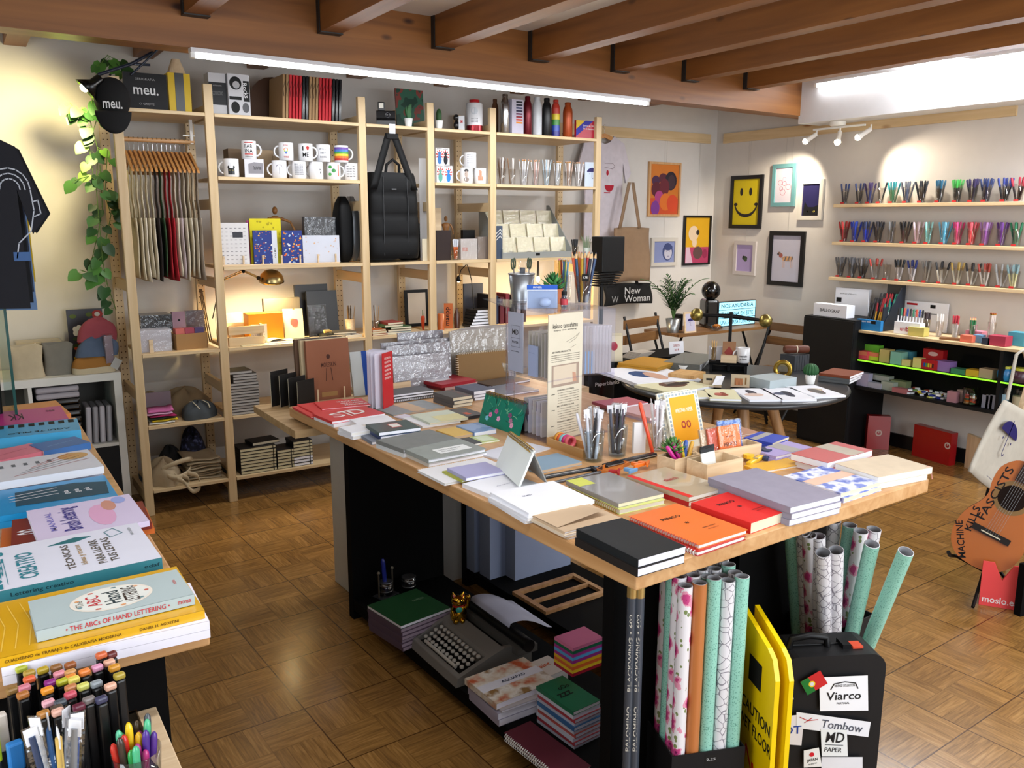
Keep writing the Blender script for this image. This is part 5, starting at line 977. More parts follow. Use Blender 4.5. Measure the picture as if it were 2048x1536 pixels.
for r_,(y,z,_)in enumerate(tiers):
 MB().box(.005,y-.02,z-.005,wd-.005,y+.06,z,GD).build('step',ds)
 for k in range(4):
  ww=wd/4.5;t=thing('greeting_card',('left-end','second','third','right-end')[k]+' cream card on the '+('lower','middle','upper')[r_]+' tier of the grey display','card',(x0+wd*(.03+.245*k)+.004,.02+y+.022,zN+z+.0008),0,'cream cards in the grey display',rx=-.20)
  m=MB().box(0,0,0,ww,.012,.125,paper('#d9d2b0'));m.text(('flor','ola','pez','faro')[k],ww*.3,.012,S('#5a5648'),TM((ww*.7,-.0006,.03),0,PI/2),0,0,0);m.build('card_front',t);MB().box(-.002,-.002,0,ww+.002,-.001,.13,CELLO).build('sleeve',t)
c=Vector((XS(1150,495,.05),.05,zN));cup(c,.020,.026,.07,'clear cup of black pens right of the card display',clear(),'plastic_cup',n=16)
fill(c,.020,.026,.07,[pen_mesh('pen','#141416','#1c1c1e',.115,.0042)]*9,'black pen in the cup right of the card display',group='black pens right of the display',rnd=r2)
c=Vector((XS(1173,500,.07),.07,zN));t=thing('grass_vase','white ribbed pot of pale green grass at the shelf end','potted plant',c);cup_mb(.022,.026,.06,S('#c4ccc0',.4),.002).build('pot',t);m=MB();rn=random.Random(2)
for k in range(40):a=rn.uniform(0,6.28);r_=rn.uniform(.0,.02);l=rn.uniform(.06,.10);m.tube([(r_*math.cos(a),r_*math.sin(a),.04),(r_*1.5*math.cos(a),r_*1.5*math.sin(a),.05+l*.6),(r_*2.4*math.cos(a),r_*2.4*math.sin(a),.05+l)],[.0012,.001,.0004],S('#8fa888',.6),n=4)
m.build('grass_blades',t)
# ---------------- desk shelf (.878)
D_=HS['desk'];zD=D_+.0005
tbox('packet','clear shiny pack of black items on the first bay desk shelf',283,345,632,660,.16,.14,S('#1d1d20',.2),z=D_+.095,cat='packet',art=lambda m,w,h,T:m.rect(-w/2-.004,0,w/2+.004,h,.004,CELLO,T))
tbox('carton','white carton wrapped in crinkled film on the first bay desk shelf',283,345,662,702,.07,.24,S('#bdbac2',.4),z=D_,art=lambda m,w,h,T:m.rect(-w/2-.004,0,w/2+.004,h+.004,.006,CELLO,T))
tbox('speckled_pouch','small lilac pouch with a dark button behind the kraft box',348,374,624,668,.22,.03,cloth('#a88a9c'),z=D_,cat='pouch',art=lambda m,w,h,T:m.disc(0,h*.75,0,.006,.006,K,T,10),rx=-.1)
tbox('packet','clear pack standing behind the lilac pouch',376,412,622,690,.26,.03,S('#5c5560',.2),z=D_,cat='packet',art=lambda m,w,h,T:m.rect(-w/2-.004,0,w/2+.004,h,.004,CELLO,T))
v=PY(385,700,.06);t=thing('kraft_box','open kraft box with coral and purple packets on the first bay','box',(v.x,.06,zD),.06)
MB().box(-.085,0,0,.085,.004,.085,S('#a07a4e',.7)).box(-.085,.13,0,.085,.134,.085,S('#a07a4e',.7)).box(-.085,0,0,-.081,.13,.085,S('#a07a4e',.7)).box(.081,0,0,.085,.13,.085,S('#a07a4e',.7)).box(-.08,.004,0,.08,.13,.004,S('#a07a4e',.7)).build('box',t)
for k,(h,nm)in enumerate((('#d0685c','coral'),('#a83c50','crimson'),('#4a3a6a','purple'))):
 t=thing('packet',nm+' packet inside the open kraft box','packet',(v.x-.075+.05*k,.085,zD+.006),.06,'packets in the kraft box');MB().box(0,0,0,.048,.05,.105,S(h,.4)).build('packet',t)
tbox('peg_stand','small wooden peg stand before the wrapped white carton',300,308,680,705,.03,.012,BX,z=D_,cat='stand',part='peg');
def crate(x,y,z,w,d,h,lab):
 t=thing('wooden_crate',lab,'crate',(x,y,z),.03);B_=PINE('X')
 for zz in(0,h*.52):MB().box(0,0,zz+.004,w,.008,zz+h*.42,B_).build('slat',t);MB().box(0,d-.008,zz+.004,w,d,zz+h*.42,B_).build('slat',t);MB().box(0,.008,zz+.004,.008,d-.008,zz+h*.42,PINE('Y')).build('slat',t);MB().box(w-.008,.008,zz+.004,w,d-.008,zz+h*.42,PINE('Y')).build('slat',t)
 for cx_ in(.008,w-.02):MB().box(cx_,.0085,0,cx_+.012,.02,h,B_).build('corner_post',t)
 MB().box(0,0,0,w,d,.0038,B_).build('base',t);return t
xa=XS(428,690,.03)+.02;crate(.50,.03,zD,.20,.20,.115,'small pine slatted crate of paper at the desk shelf left')
o=MB().box(0,0,0,.17,.03,.03,paper('#c3ccd6')).build('paper_stack');o.location=(.515,.06,zD+.04);o.location.z=zD+.005;tag(o,'small stack of pale blue paper inside the pine crate','paper')
o=MB().box(0,0,0,.15,.004,.165,paper('#aeb5b0')).build('card');o.location=(.49,.245,zD);o.rotation_euler=(-.1,0,0);tag(o,'pale grey-green cards standing behind the pine crate','card')
for k in range(3):o=MB().tube([(0,0,0),(0,0,.30)],.003,S('#5a4630'),n=6).build('bamboo_stick');o.location=(.462+.012*k,.36,zD);o.rotation_euler=(0,-.08-.02*k,0);tag(o,'thin dark stick leaning behind the second post','stick','thin sticks by the second post')
tbox('box','yellow-orange open-topped box under the desk lamp',499,568,629,678,.10,.10,S('#d68a18',.5),z=D_,cat='box')
tbox('calendar_card','small white calendar card in front of the yellow box',503,535,650,676,.06,.003,paper('#cfc8bc'),z=D_,cat='card',art=lambda m,w,h,T:[m.rect(-w*.4+(i%6)*w*.14,h*(.15+.15*(i//6)),-w*.4+(i%6)*w*.14+.004,h*(.15+.15*(i//6))+.003,0,S('#8a8078'),T)for i in range(24)])
v=PY(590,680,.10);t=thing('notebook','cream notebook with a small red illustrated figure leaning under the lamp','notebook',(v.x-.055,.10,zD),.02,rx=-.2,ry=.03)
m=MB().box(0,0,0,.115,.012,.185,paper('#ddd0a4'));T_=TM((.06,-.0008,.10),0,PI/2)
for x,y,a,b,c_ in((0,.004,.024,.022,'#a8584a'),(-.008,.018,.014,.010,'#c48a3c'),(.012,.012,.012,.014,'#6a4a7a'),(.004,-.012,.016,.012,'#c86a50'),(.0,.01,.006,.006,'#e0b070')):m.disc(x,y,.0001+a*.01,a,b,S(c_,.6),T_,9)
m.rect(-.004,.080,.008,.085,0,S('#c8642c'),T_);m.build('cover',t)
tbox('sketchbook','dark taupe book standing behind the cream illustrated notebook',531,603,598,680,.22,.03,S('#5c5448',.5),z=D_,cat='book')
tbox('sketchbook','large black sketchbook leaning against the third post, tallest',597,662,570,680,.24,.02,S('#111113',.4),z=D_,cat='sketchbook',rx=-.1,group='black sketchbooks under the lamp shelf')
tbox('sketchbook','black sketchbook in film, middle of the dark leaning group',620,680,583,682,.18,.02,S('#131315',.35),z=D_,cat='sketchbook',rx=-.12,group='black sketchbooks under the lamp shelf',art=lambda m,w,h,T:m.rect(-w/2,0,w*.1,h*.7,.003,CELLO,T))
v=PY(545,688,.05);t=thing('open_book','open cream sketchbook curling on the desk shelf front','book',(v.x-.03,.02,zD),.12)
MB().grid(lambda u,v:(u*.16,v*.12,.012+.014*math.sin(PI*min(1,u*1.5))*(1-.2*v)),14,4,paper('#e0d2a0')).build('page',t,thick=.002);MB().box(0,0,0,.16,.12,.010,WP).build('page_block',t)
o=MB().box(0,0,0,.17,.10,.004,paper('#dcd0a8')).build('card');o.location=(XS(484,690,.01),.003,zD);o.rotation_euler=(0,0,.12);tag(o,'flat cream board at the front edge left of the open sketchbook','card')
def flat(nm,lab,cat,px,py,z,w,d,h,col,rz=0,group=None,y=.04,pages=None,y0=None):
 x=XS(px,py,y);t=thing(nm,lab,cat,(x,y,z),rz,group);MB().box(0,0,0,w,d,.002,col).box(0,0,h-.002,w,d,h-.0001,col).box(0,0,0,.0015,d,h,col).build('cover',t);MB().box(.0018,.001,.002,w-.001,d-.001,h-.002,pages or CREAM).build('page_block',t);return t
flat('notebook','closed grey notebook with white tag near the third post','notebook',655,680,zD+.0,.15,.12,.022,S('#2c2c28',.5),.05)
flat('notebook','thin notebook on top of the grey tagged one','notebook',668,672,zD+.0225,.14,.11,.012,S('#4a4640',.5),-.03)
flat('notebook','small green-black notebook with brass ring left of the grey one','notebook',592,690,zD,.12,.10,.010,S('#3a4038',.5),.1,y=.02)
flat('notebook','small pale notebook at the right end of the lamp shelf','notebook',694,684,zD,.10,.08,.014,paper('#cfcbc0'),0,y=.02)
t=thing('tape_measure','small yellow wooden tool on the grey notebook','tool',(XS(648,668,.06),.06,zD+.035),.1);MB().tube([(0,0,.008),(.035,0,.010),(.05,0,.006)],[.010,.008,.004],S('#c9a860',.5),n=10).build('body',t)
BRASS=S('#9c8a5c',.25,.9);lt=thing('desk_lamp','brass dome desk lamp glowing under the notebook shelf','lamp')
e0=PY(443,562,.14);e1=PY(487,543,.12);e2=PY(517,556,.10);hd=PY(543,560,.12)
for n_,a,b in(('lower_arm',e0,e1),('upper_arm',e1,e2)):MB().tube([a,b],.004,BRASS,n=8).tube([a+Vector((0,.01,.008)),b+Vector((0,.01,.008))],.0025,BRASS,n=8).build(n_,lt)
MB().ball(e1,.010,BLK).ball(e2,.012,BLK).build('joint',lt)
sh=MB().lathe([(.022,.052),(.040,.046),(.060,.026),(.069,0),(.071,-.012),(.066,-.010),(.056,.020),(.036,.038),(.001,.044)],BRASS,n=32).build('lamp_shade',lt);sh.location=hd+Vector((0,0,.004));sh.rotation_euler=(.25,-.05,0)
bu=MB().ball((0,0,0),.03,emis('warm_bulb','#ffe2a0',60),sc=(1,1,.6)).build('bulb',lt);bu.location=hd+Vector((0,-.002,-.002))
MB().tube([e0,e0+Vector((.01,.04,.02)),e0+Vector((.02,.12,-.02)),Vector((.51,.40,1.0))],.003,BLK,n=6).build('cable',lt)
MB().box(.492,.17,1.27,.52,.20,1.2990,BLK).tube([e0,Vector((.505,.18,1.27))],.004,BRASS,n=8).build('clamp',lt)
pl_=bpy.data.lights.new('desk_lamp_light','SPOT');pl_.energy=34;pl_.color=(1,.78,.42);pl_.spot_size=math.radians(150);pl_.spot_blend=.6;pl_.shadow_soft_size=.04
po=bpy.data.objects.new('desk_lamp_light',pl_);COL.objects.link(po);po.location=hd+Vector((0,0,-.022));po.rotation_euler=(.25,-.05,0)
c=Vector((XS(700,640,.2),.2,zD));cup(c,.03,.034,.09,'wooden box-like cup of thin brushes by the third post',BX,'brush_cup',n=4)
fill(c,.03,.034,.09,[pen_mesh('cap',h,None,.17,.0028)for h in('#8a6a48','#b08a60','#5a4632','#9a7a54','#3a3028','#a88a62')],'thin brush in the cup by the third post','brush','brush','brushes by the third post',rnd=r2)
c=Vector((XS(752,640,.12),.12,zD));cup(c,.022,.026,.08,'clear cup of brushes in the third bay',clear(),'brush_cup',n=12)
fill(c,.022,.026,.08,[pen_mesh('cap',h,None,.17,.0028)for h in('#c9a878','#7a5a3a','#b8bcc0','#a88a62')],'brush in the third bay cup','brush','brush','brushes in the third bay cup',rnd=r2)
bk_=[('#7a9aa0','pale blue'),('#6a4a3a','brown'),('#3f5c3a','green'),('#4a6a44','dark green'),('#8a3a34','red-brown')]
for k,(h,nm)in enumerate(bk_):
 flat('small_book',nm+' small book, '+ORD[4-k]+' in the third bay pile' if False else nm+' small book in the flat pile on the third bay desk','book',770+6*(k%3),660,zD+.0145*k,.17-.015*k,.13,.014,S(h,.6),.05*(k-2),'small books on the third bay desk',y=.03)
for k,(h,nm)in enumerate((('#8a3a2c','red'),('#c8b88a','cream'),('#a85a2c','orange'))):flat('small_book',nm+' paperback in front of the post on the third bay','book',745,664,zD+.012*k,.10,.10,.0115,S(h,.6),.1*k,'paperbacks by the third bay post',y=.02)
fr=thing('picture_frame','black frame with a carrot drawing leaning in the third bay','picture',(XS(812,640,.30),.30,zD),0,rx=-.06);w_,h_=.17,.24
MB().box(0,0,0,w_,.012,h_,BLK).build('frame',fr);m=MB();T_=TM((0,-.0012,0),0,PI/2);m.rect(.02,.02,w_-.02,h_-.02,0,paper('#cfc4b4'),T_);m.build('print',fr)
t=thing('carrot_figure','orange-red carrot ornament with green stem standing by the post','ornament',(XS(846,650,.1),.10,zD),0);MB().lathe([(.004,0),(.009,.02),(.013,.075),(.011,.09),(.0005,.094)],S('#b8401c',.5),n=14).build('root',t);MB().tube([(0,0,.09),(-.002,0,.13)],[.004,.002],S('#4a6a3a'),n=6).build('stem',t)
c=Vector((XS(897,660,.10),.10,zD));ORB=S('#b8602c',.35)
t=thing('tall_can','tall orange wrapped box lettered vertically on the fourth bay desk','box',c,face(c));m=MB().box(-.028,-.02,0,.028,.03,.16,ORB);m.text('maepp',.12,.03,K,TM((0,-.0208,.08),0,PI/2)@TM((0,0,0),PI/2),0,0,0);m.build('box',t)
c=Vector((XS(882,670,.06),.06,zD));t=thing('short_can','shorter orange wrapped tube left of the lettered box','can',c);MB().lathe([(.022,0),(.022,.10),(.018,.104)],ORB,n=20).build('body',t)
c=Vector((XS(914,660,.08),.08,zD));t=thing('short_can','dark brown wrapped bottle right of the lettered box','can',c);MB().lathe([(.018,0),(.018,.09),(.008,.12),(.008,.13)],S('#4a2a1c',.25),n=20).build('body',t)
g=thing('gooseneck_lamp','thin black gooseneck lamp arching over the fourth bay books','lamp');p0=PY(948,620,.1);p1=PY(943,560,.1);p2=PY(932,530,.1);p3=PY(922,540,.1);p4=PY(917,558,.1)
MB().tube([Vector((p0.x,.1,zD)),p0,p1,p2+Vector((.01,0,0)),p2,p3,p4],.003,BLK,n=8).build('stem',g);MB().lathe([(.006,.02),(.012,.008),(.017,-.016),(.014,-.014),(.0005,.008)],BLK,n=16).build('lamp_shade',g).location=p4
MB().ball((0,0,0),.010,emis('warm_bulb2','#fff0c8',8)).build('bulb',g).location=p4+Vector((0,0,-.012));MB().lathe([(.04,0),(.04,.01)],BLK,n=20).build('base',g).location=(p0.x,.1,zD)
for k in range(6):flat('notebook',ORD[5-k]+' black notebook in the slanting fourth bay stack','notebook',940+3*k,650,zD+.019*k,.15,.12,.0185,S('#101012',.4),-.1+.05*k,'black notebooks on the fourth bay desk',y=.03,pages=WP)
tbox('art_case','large grey portfolio case standing at the back of the fourth bay',929,966,568,650,.30,.02,S('#4c505c',.4),z=D_,cat='folder')
for k,(h,nm)in enumerate((('#1c1c20','black'),('#26304a','navy'),('#5a2430','wine red'),('#7a2c3a','red'),('#2a2c34','charcoal'),('#8a8c94','grey'),('#3a2a2c','brown'))):
 x=px_[4]+.06+k*.045;o=MB().box(0,0,0,.03,.15,.20-.01*(k%3),S(h,.5)).build('notebook');o.location=(x,.12,zD);tag(o,nm+' upright notebook in the row on the last bay desk','notebook','upright notebooks on the last bay desk')
wl=bpy.data.lights.new('shelf_lamp_light','POINT');wl.energy=8;wl.color=(1,.78,.45);wl.shadow_soft_size=.03;wo=bpy.data.objects.new('shelf_lamp_light',wl);COL.objects.link(wo)
bp_=PY(1076,558,.15);wo.location=bp_;t=thing('shelf_lamp','small bare warm bulb glowing under the last bay shelf','lamp',bp_);MB().ball((0,0,0),.016,emis('warm_bulb3','#ffe0a0',25),sc=(.8,.8,1.3)).build('bulb',t);MB().tube([(0,0,.018),(0,0,HS['note']-.0185-bp_.z)],[.010,.006],BLK,n=10).build('socket',t);wo.location=bp_+Vector((0,-.03,-.02))
# ---------------- low and bottom shelves
Lz=HS['low'];bzz=HS['bot']
def heap(nm,lab,cat,loc,w,d,h,mat,sd,rz=0,n=20,group=None,rough=.25,part='cloth'):
 rn=random.Random(sd);ph=[rn.uniform(0,6)for _ in range(6)]
 t=thing(nm,lab,cat,loc,rz,group)
 def f(u,v):
  a=2*PI*u;r=math.sin(v*PI/2)if v<1 else 1;rr_=r*(1+rough*.35*math.sin(3*a+ph[0])+rough*.25*math.sin(5*a+ph[1]))
  z=h*math.cos(v*PI/2)**.7*(1+rough*.5*math.sin(4*a+ph[2]+3*v))+.001
  return(w/2*rr_*math.cos(a),d/2*rr_*math.sin(a),max(0.0008,z)if v<1 else.0008)
 MB().grid(f,n*2,10,mat).build(part,t);return t
COT=cloth('#a08c6c');
heap('cotton_bag','large beige cotton bag heaped at the back of the low shelf','bag',(.30,.28,Lz+.0005),.26,.20,.13,cloth('#8d795c'),4)
heap('cotton_bag','small pale cotton bag with a tag left on the low shelf','bag',(.12,.30,Lz+.0005),.12,.16,.12,cloth('#9a8c74'),6)
heap('drawstring_bag','dark grey drawstring pouch lying on the low shelf','pouch',(.325,.10,Lz+.0005),.185,.17,.085,cloth('#444a4e'),9,.2)
dsb=bpy.data.objects['drawstring_bag']
for s_ in(-1,1):MB().tube([(s_*.02-.01,.03,.085),(s_*.03,-.01,.09),(s_*.035+.005,-.05,.078),(s_*.03+.01,-.062,.062)],.0025,CREAM,n=6).ball((s_*.03+.01,-.064,.060),.005,CREAM,n=8).build('cord',dsb)
for k,(h,nm)in enumerate((('#dcdcd8','white'),('#d8b81c','yellow'),('#2c3c34','dark green'),('#a8205c','magenta'),('#d8a8c8','pale pink'),('#c868a0','pink'))):
 t=thing('folded_cloth',nm+' folded cloth in the bright pile on the low shelf','cloth',(.055+.010*(k%2),.02,Lz+.0006+.0125*k),.05*((k%3)-1),'bright folded cloths')
 hh=.012;MB().grid(lambda u,v,k=k:(.13*u+.01*math.sin(3*v+k),.14*v,hh/2+.0032*math.sin(9*u+k)*u),10,4,cloth(h)).build('cloth',t,thick=.006)
tbox('card','mauve cardboard with a small hole behind the pink cloths',290,344,787,820,.18,.003,S('#8d7f88',.7),z=Lz,cat='card')
for k in range(15):
 flat('notebook',ORD[min(14-k,17)]+' grey-edged notebook in the tall low shelf stack','notebook',461+(8 if 11<=k<14 else 0),800,Lz+.0006+.0165*k,.16 if k<11 else.13,.14,.016,S('#3c3836',.5),.02*((k*7)%3-1),'grey-edged notebooks on the low shelf',y=.02,pages=paper('#a9a6a2'))
for st,(px,n,w_,l0)in enumerate(((481,8,.205,0),(555,6,.10,0),(588,8,.115,0))):
 for k in range(n):
  x=XS(px,920,.03);cr=st==2 and k<3
  t=flat('notebook',ORD[n-1-k]+' cream-paged black notebook, '+('left','middle','right')[st]+' bottom shelf stack','notebook',px,920,bzz+.0006+.0188*k,w_,.14,.0182,S('#17171a',.45),.012*((k*5)%3-1),('left','middle','right')[st]+' stack of black notebooks',y=.02,pages=paper('#cfc7a4')if not cr else WP)
  MB().box(w_-.018,-.0012,-.0,w_-.014,.0,.0182,INK).build('elastic',t)
flat('notebook','black notebook with a red and white band atop the left bottom stack','notebook',505,880,bzz+.0006+.0188*8,.16,.12,.018,S('#1a1a1c',.45),.1,y=.05)
TO=cloth('#b5a284')
for k in range(8):
 t=thing('folded_tote',ORD[7-k]+' folded cream tote in the layered bottom shelf pile','bag',(.24,.06,bzz+.0008+.0145*k),.08*((k%3)-1),'layered totes on the bottom shelf')
 MB().grid(lambda u,v,k=k:(.18*u,.26*v,.006+.004*math.sin(6*u+k)+.003*math.sin(8*v+2*k)),8,6,cloth(('#a8977a','#b3a184','#9c8a6e')[k%3])).build('bag_body',t,thick=.006)
heap('cream_tote','crumpled cream tote with loose handles spilling off the bottom shelf','bag',(.13,.12,bzz+.0006),.17,.20,.13,TO,14,.3)
ct=bpy.data.objects['cream_tote']
for k,pts in enumerate(([(-.05,-.05,.09),(.0,-.09,.12),(.09,-.10,.13),(.13,-.06,.10),(.08,-.10,.06),(.0,-.12,.05),(-.05,-.10,.07)],[(.0,-.09,.06),(.03,-.135,.02),(.07,-.145,-.04),(.12,-.14,-.03),(.12,-.12,.03),(.06,-.10,.06)],[(-.03,-.10,.05),(.02,-.13,.03),(.05,-.14,-.005),(.06,-.13,.03),(.03,-.11,.05)])):
 pts=[Vector(p)for p in pts];P2=[]
 for i in range(len(pts)-1):
  for q in range(5):
   a,b,c_,d_=pts[max(i-1,0)],pts[i],pts[i+1],pts[min(i+2,len(pts)-1)];tt=q/5
   P2.append(.5*((2*b)+(c_-a)*tt+(2*a-5*b+4*c_-d_)*tt**2+(3*b-a-3*c_+d_)*tt**3))
 MB().grid(lambda u,v,P2=P2:tuple(P2[min(int(v*(len(P2)-1)),len(P2)-1)]+Vector((.004,-.004,(u-.5)*.026))),2,len(P2)-1,cloth('#c0ae8e')).build('handle',ct,thick=.003)
t=heap('navy_tote','dark navy patterned tote tucked behind the cream ones','bag',(.33,.33,bzz+.0006),.16,.14,.22,splotch('navy_print',[(0,'#12142a'),(.5,'#2a3050'),(.62,'#5a6088')],40,.8),21)
heap('cream_tote','black printed tote lying under the cream handles','bag',(.20,.32,bzz+.0006),.14,.14,.14,cloth('#1c1b1c'),25)
# ---------------- things on the white cube unit and the left wall
zc_=.776
def pouch(nm,lab,px0,px1,py0,py1,y,dep,mat,skew=0,z=zc_,trim=None,shape=0):
 a=PY(px0,py1,y);b=PY(px1,py1,y);w=b.x-a.x;h=PY(px0,py0,y).z-z
 t=thing(nm,lab,'pouch',((a.x+b.x)/2,y+dep/2,z),0)
 def f(u,v):
  a_=2*PI*u;c_,s_=math.cos(a_),math.sin(a_);k=1-.10*math.sin(v*PI)*(1 if shape==0 else 0);kd=(1-v)**.6*.9+.1
  top=h*v
  if shape==1:k=math.sqrt(max(.02,1-v**3))
  return(w/2*k*math.copysign(abs(c_)**.5,c_)+skew*v*w*.3,dep/2*kd*math.copysign(abs(s_)**.6,s_),top+.008*math.sin(5*c_)*v)
 m=MB().grid(f,28,10,mat);m.add([f(k/28,1)for k in range(28)],[tuple(range(28))],mat);m.build('pouch_body',t)
 if trim:MB().grid(lambda u,v:tuple(Vector(f(u,v*.3))*1.0+Vector((0,-.0015 if math.sin(2*PI*u)<0 else.0015,0))),28,3,trim).build('base_panel',t)
 return t
pouch('pouch','beige standing canvas pouch at the left of the white cube unit',22,93,695,754,.16,.08,cloth('#b3a58a'))
pouch('pouch','grey canvas pouch right of the beige one',88,152,690,748,.20,.08,cloth('#77736a'),.1)
pouch('zip_case','tan cork half-round case with a cream base',146,234,713,748,.15,.10,S('#9a6a34',.8),0,trim=cloth('#c2b294'),shape=1)
t=pouch('pouch','blue-grey triangular pouch resting on the tan cork case',152,238,676,716,.17,.09,cloth('#4f5d74'),.5,z=zc_+.085,shape=1)
t=pouch('pouch','dusty red triangular pouch on top of the pouch pile',156,236,640,688,.20,.08,cloth('#9c4650'),.35,z=zc_+.16,shape=1)
for k in range(5):
 y=.34;a=PY(20+3*k,700,y);t=thing('packet',ORD[4-k]+' beige garment packet in film behind the beige pouch','packet',(a.x,.27,zc_+.0008+.034*k),.03*(k%2),'garment packets on the cube unit')
 MB().box(0,0,0,.21,.16,.030,cloth(('#b3a58c','#8d7f68','#3a3630','#a8987c','#bcae94')[k])).build('garment',t,bevel=.008);MB().box(-.006,-.004,-.0,.216,.164,.0325,CELLO).build('film',t,bevel=.008)
a=PY(140,690,.42);b=PY(212,690,.42);t=thing('poster_book','dark floral book with a cotton flower standing behind the pouches','book',(a.x,.44,zc_+.0006),0,rx=-.05);w_=b.x-a.x;h_=PY(140,620,.44).z-zc_
m=MB().box(0,0,0,w_,.012,h_,S('#201c24',.4));rn=random.Random(8)
T_=TM((0,-.001,0),0,PI/2)
for i in range(40):m.disc(rn.uniform(.02,w_-.02),rn.uniform(.01,h_*.5),.0002+i*1e-5,.014*rn.random()+.004,.010,S(rn.choice(['#8a2420','#c8a02c','#5a7030','#b04a2c','#3a4a28'])),T_,7)
for i in range(5):m.disc(.05+.016*math.cos(i*1.26),h_*.62+.018*math.sin(i*1.26),.001+i*1e-4,.014,.016,paper('#d8d4cc'),T_,10)
for x,z_ in((.03,.88),(.11,.9)):m.disc(x,h_*z_,.001,.018,.012,S('#5a6a2c'),T_,8)
m.disc(w_*.85,h_*.9,.001,.028,.024,S('#a8342c'),T_,10).disc(w_*.85,h_*.9,.0013,.014,.012,paper('#d8d4cc'),T_,9);m.text('flores',.05,.012,S('#a89c94'),T_,w_*.65,h_*.68,.0015);m.build('cover',t)
t=thing('wrapped_garment','clear hanging pack with lilac goods and a white tag beside the first post','packet',(PY(243,690,.1).x,.10,zc_+.06),.3);MB().box(-.02,0,0,.02,.02,.19,cloth('#8f7f88')).build('garment',t);MB().box(-.024,-.004,-.004,.024,.024,.2,CELLO).build('film',t);MB().box(-.022,-.008,.02,.022,-.006,.075,paper('#b8b8b4'),TM((-.0,0,0),0,0,.6)).build('price_tag',t)
t.location.z=zc_+.001;t.location.x=-.085;t.location.y=.17
for k in range(10):
 sv=k>=8;t=thing('packed_garment',ORD[9-k]+(' silvery' if sv else ' black')+' packed garment stacked in the white cube','packet',(-.445,.155,.3985+.0325*k),.02*(k%2),'garments packed in the cube')
 MB().box(0,0,0,.20,.20,.031,S('#a9a4ac' if sv else '#09090b',.2,0,.6)).build('packet',t,bevel=.010)
for k in range(4):
 t=thing('packed_garment',('leftmost','second','third','rightmost')[k]+' white packed garment standing upright in the cube','packet',(-.235+.033*k,.16,.399),0,'white garments upright in the cube',ry=.05)
 MB().box(0,0,0,.028,.18,.20,S(('#b4b0b8','#8d898f')[k%2],.25,0,.5)).build('packet',t,bevel=.008)
rl=thing('garment_rail','dark rail at the far left carrying hanging t-shirts','rail');zR=1.92
MB().tube([(-.62,-1.35,zR),(-.62,.5,zR)],.012,BLK,n=10).build('bar',rl);MB().tube([(-.62,-1.15,zR),(-.66,-1.15,.0)],.012,BLK,n=10).build('leg',rl)
def shirt(y,h,label,cx=-.64,w=.56,art=None,zt=1.86,ln=.70,sl=.22,rz=0,group='t-shirts on the far left rail'):
 t=thing('t_shirt',label,'t-shirt',(cx,y,zt),rz,group);mt=cloth(h);hw=w/2
 out=[(-.09,.0),(-hw*.86,-.05),(-hw-.045,-sl-.05),(-hw*.98,-sl-.12),(-hw*.80,-.19),(-hw*.82,-ln),(hw*.84,-ln-.015),(hw*.82,-.19),(hw*.98,-sl-.12),(hw+.045,-sl-.05),(hw*.86,-.05),(.09,0),(.05,-.045),(0,-.06),(-.05,-.045)]
 m=MB();n=len(out)
 T_=TM((0,0,0),0,PI/2)
 m.prism(out,-.008,.008,mt,T_)
 if art:art(m,TM((0,-.0095,0),0,PI/2))
 m.build('cloth',t)
 MB().prism([(0,.02),(.03,.015),(.19,-.05),(.19,-.065),(.0,-.01),(-.19,-.065),(-.19,-.05),(-.03,.015)],-.006,.006,wood('hanger','#b07a42','#c98f50',None,'Y',1,.4),T_@TM((0,-.004,0))).build('hanger',t)
 MB().tube([(0,0,.02),(0,0,.055)]+[(0,.014*math.sin(a)-0,.068-.014*math.cos(a))for a in(.5,1.5,2.4,3.14,3.9)],.0015,CHROME,n=5).build('hook',t)
 return t
WL_=S('#a8aeb8',.6)
def lineface(m,T):
 pts=[(.16+.055*math.cos(a),-.20+.075*math.sin(a),0)for a in[k*.5 for k in range(-1,8)]]
 for r_ in(1,.75,.5):m.stroke([(.16+.06*r_*math.cos(a*PI/8),-.19+.07*r_*math.sin(a*PI/8))for a in range(9)],.004,0,WL_,T)
 m.stroke([(.22,-.19),(.225,-.26),(.21,-.33),(.17,-.37),(.16,-.42)],.004,0,WL_,T);m.stroke([(.225,-.23),(.24,-.225),(.245,-.27),(.225,-.28)],.004,0,WL_,T);m.rect(.15,-.40,.20,-.43,0,S('#3a5a8a',.6),T)
shirt(-1.30,'#0d0f18','black t-shirt with a white line-drawn head, front of the rail',cx=-.70,w=.44,art=lineface,ln=.58)
shirt(-1.18,'#0f1116','plain black t-shirt right behind the line-drawn one',cx=-.69,w=.46,ln=.57)
shirt(-1.0,'#14161c','dark t-shirt third from the front on the rail',cx=-.68,w=.46,ln=.55)
shirt(-.8,'#2c3548','grey-blue t-shirt in the middle of the rail',cx=-.66,w=.46,ln=.56)
shirt(-.5,'#6a86b0','light blue t-shirt near the rear of the rail',cx=-.635,w=.46,ln=.66)
shirt(-.2,'#c9a81c','yellow t-shirt rearmost on the rail',cx=-.61,w=.46,ln=.56)
pc=PY(178,175,-.05);lp=thing('clip_lamp','black cone lamp lighting the left wall beside the cap','lamp');tip=PY(196,145,.0)
sh=MB().lathe([(.016,.075),(.022,.07),(.024,.03),(.062,-.02),(.060,-.02),(.021,.032),(.001,.06)],S('#0b0b0c',.25),n=28).build('lamp_shade',lp);sh.location=pc;sh.rotation_euler=(.1,.85,0)
MB().tube([pc+Vector((.04,0,.06)),PY(262,128,.0),PY(305,105,.05)],.008,S('#1a2438',.3),n=8).build('arm',lp);MB().tube([PY(262,128,.03),PY(300,130,.03)],.006,S('#1a2438',.3),n=8).build('arm',lp)
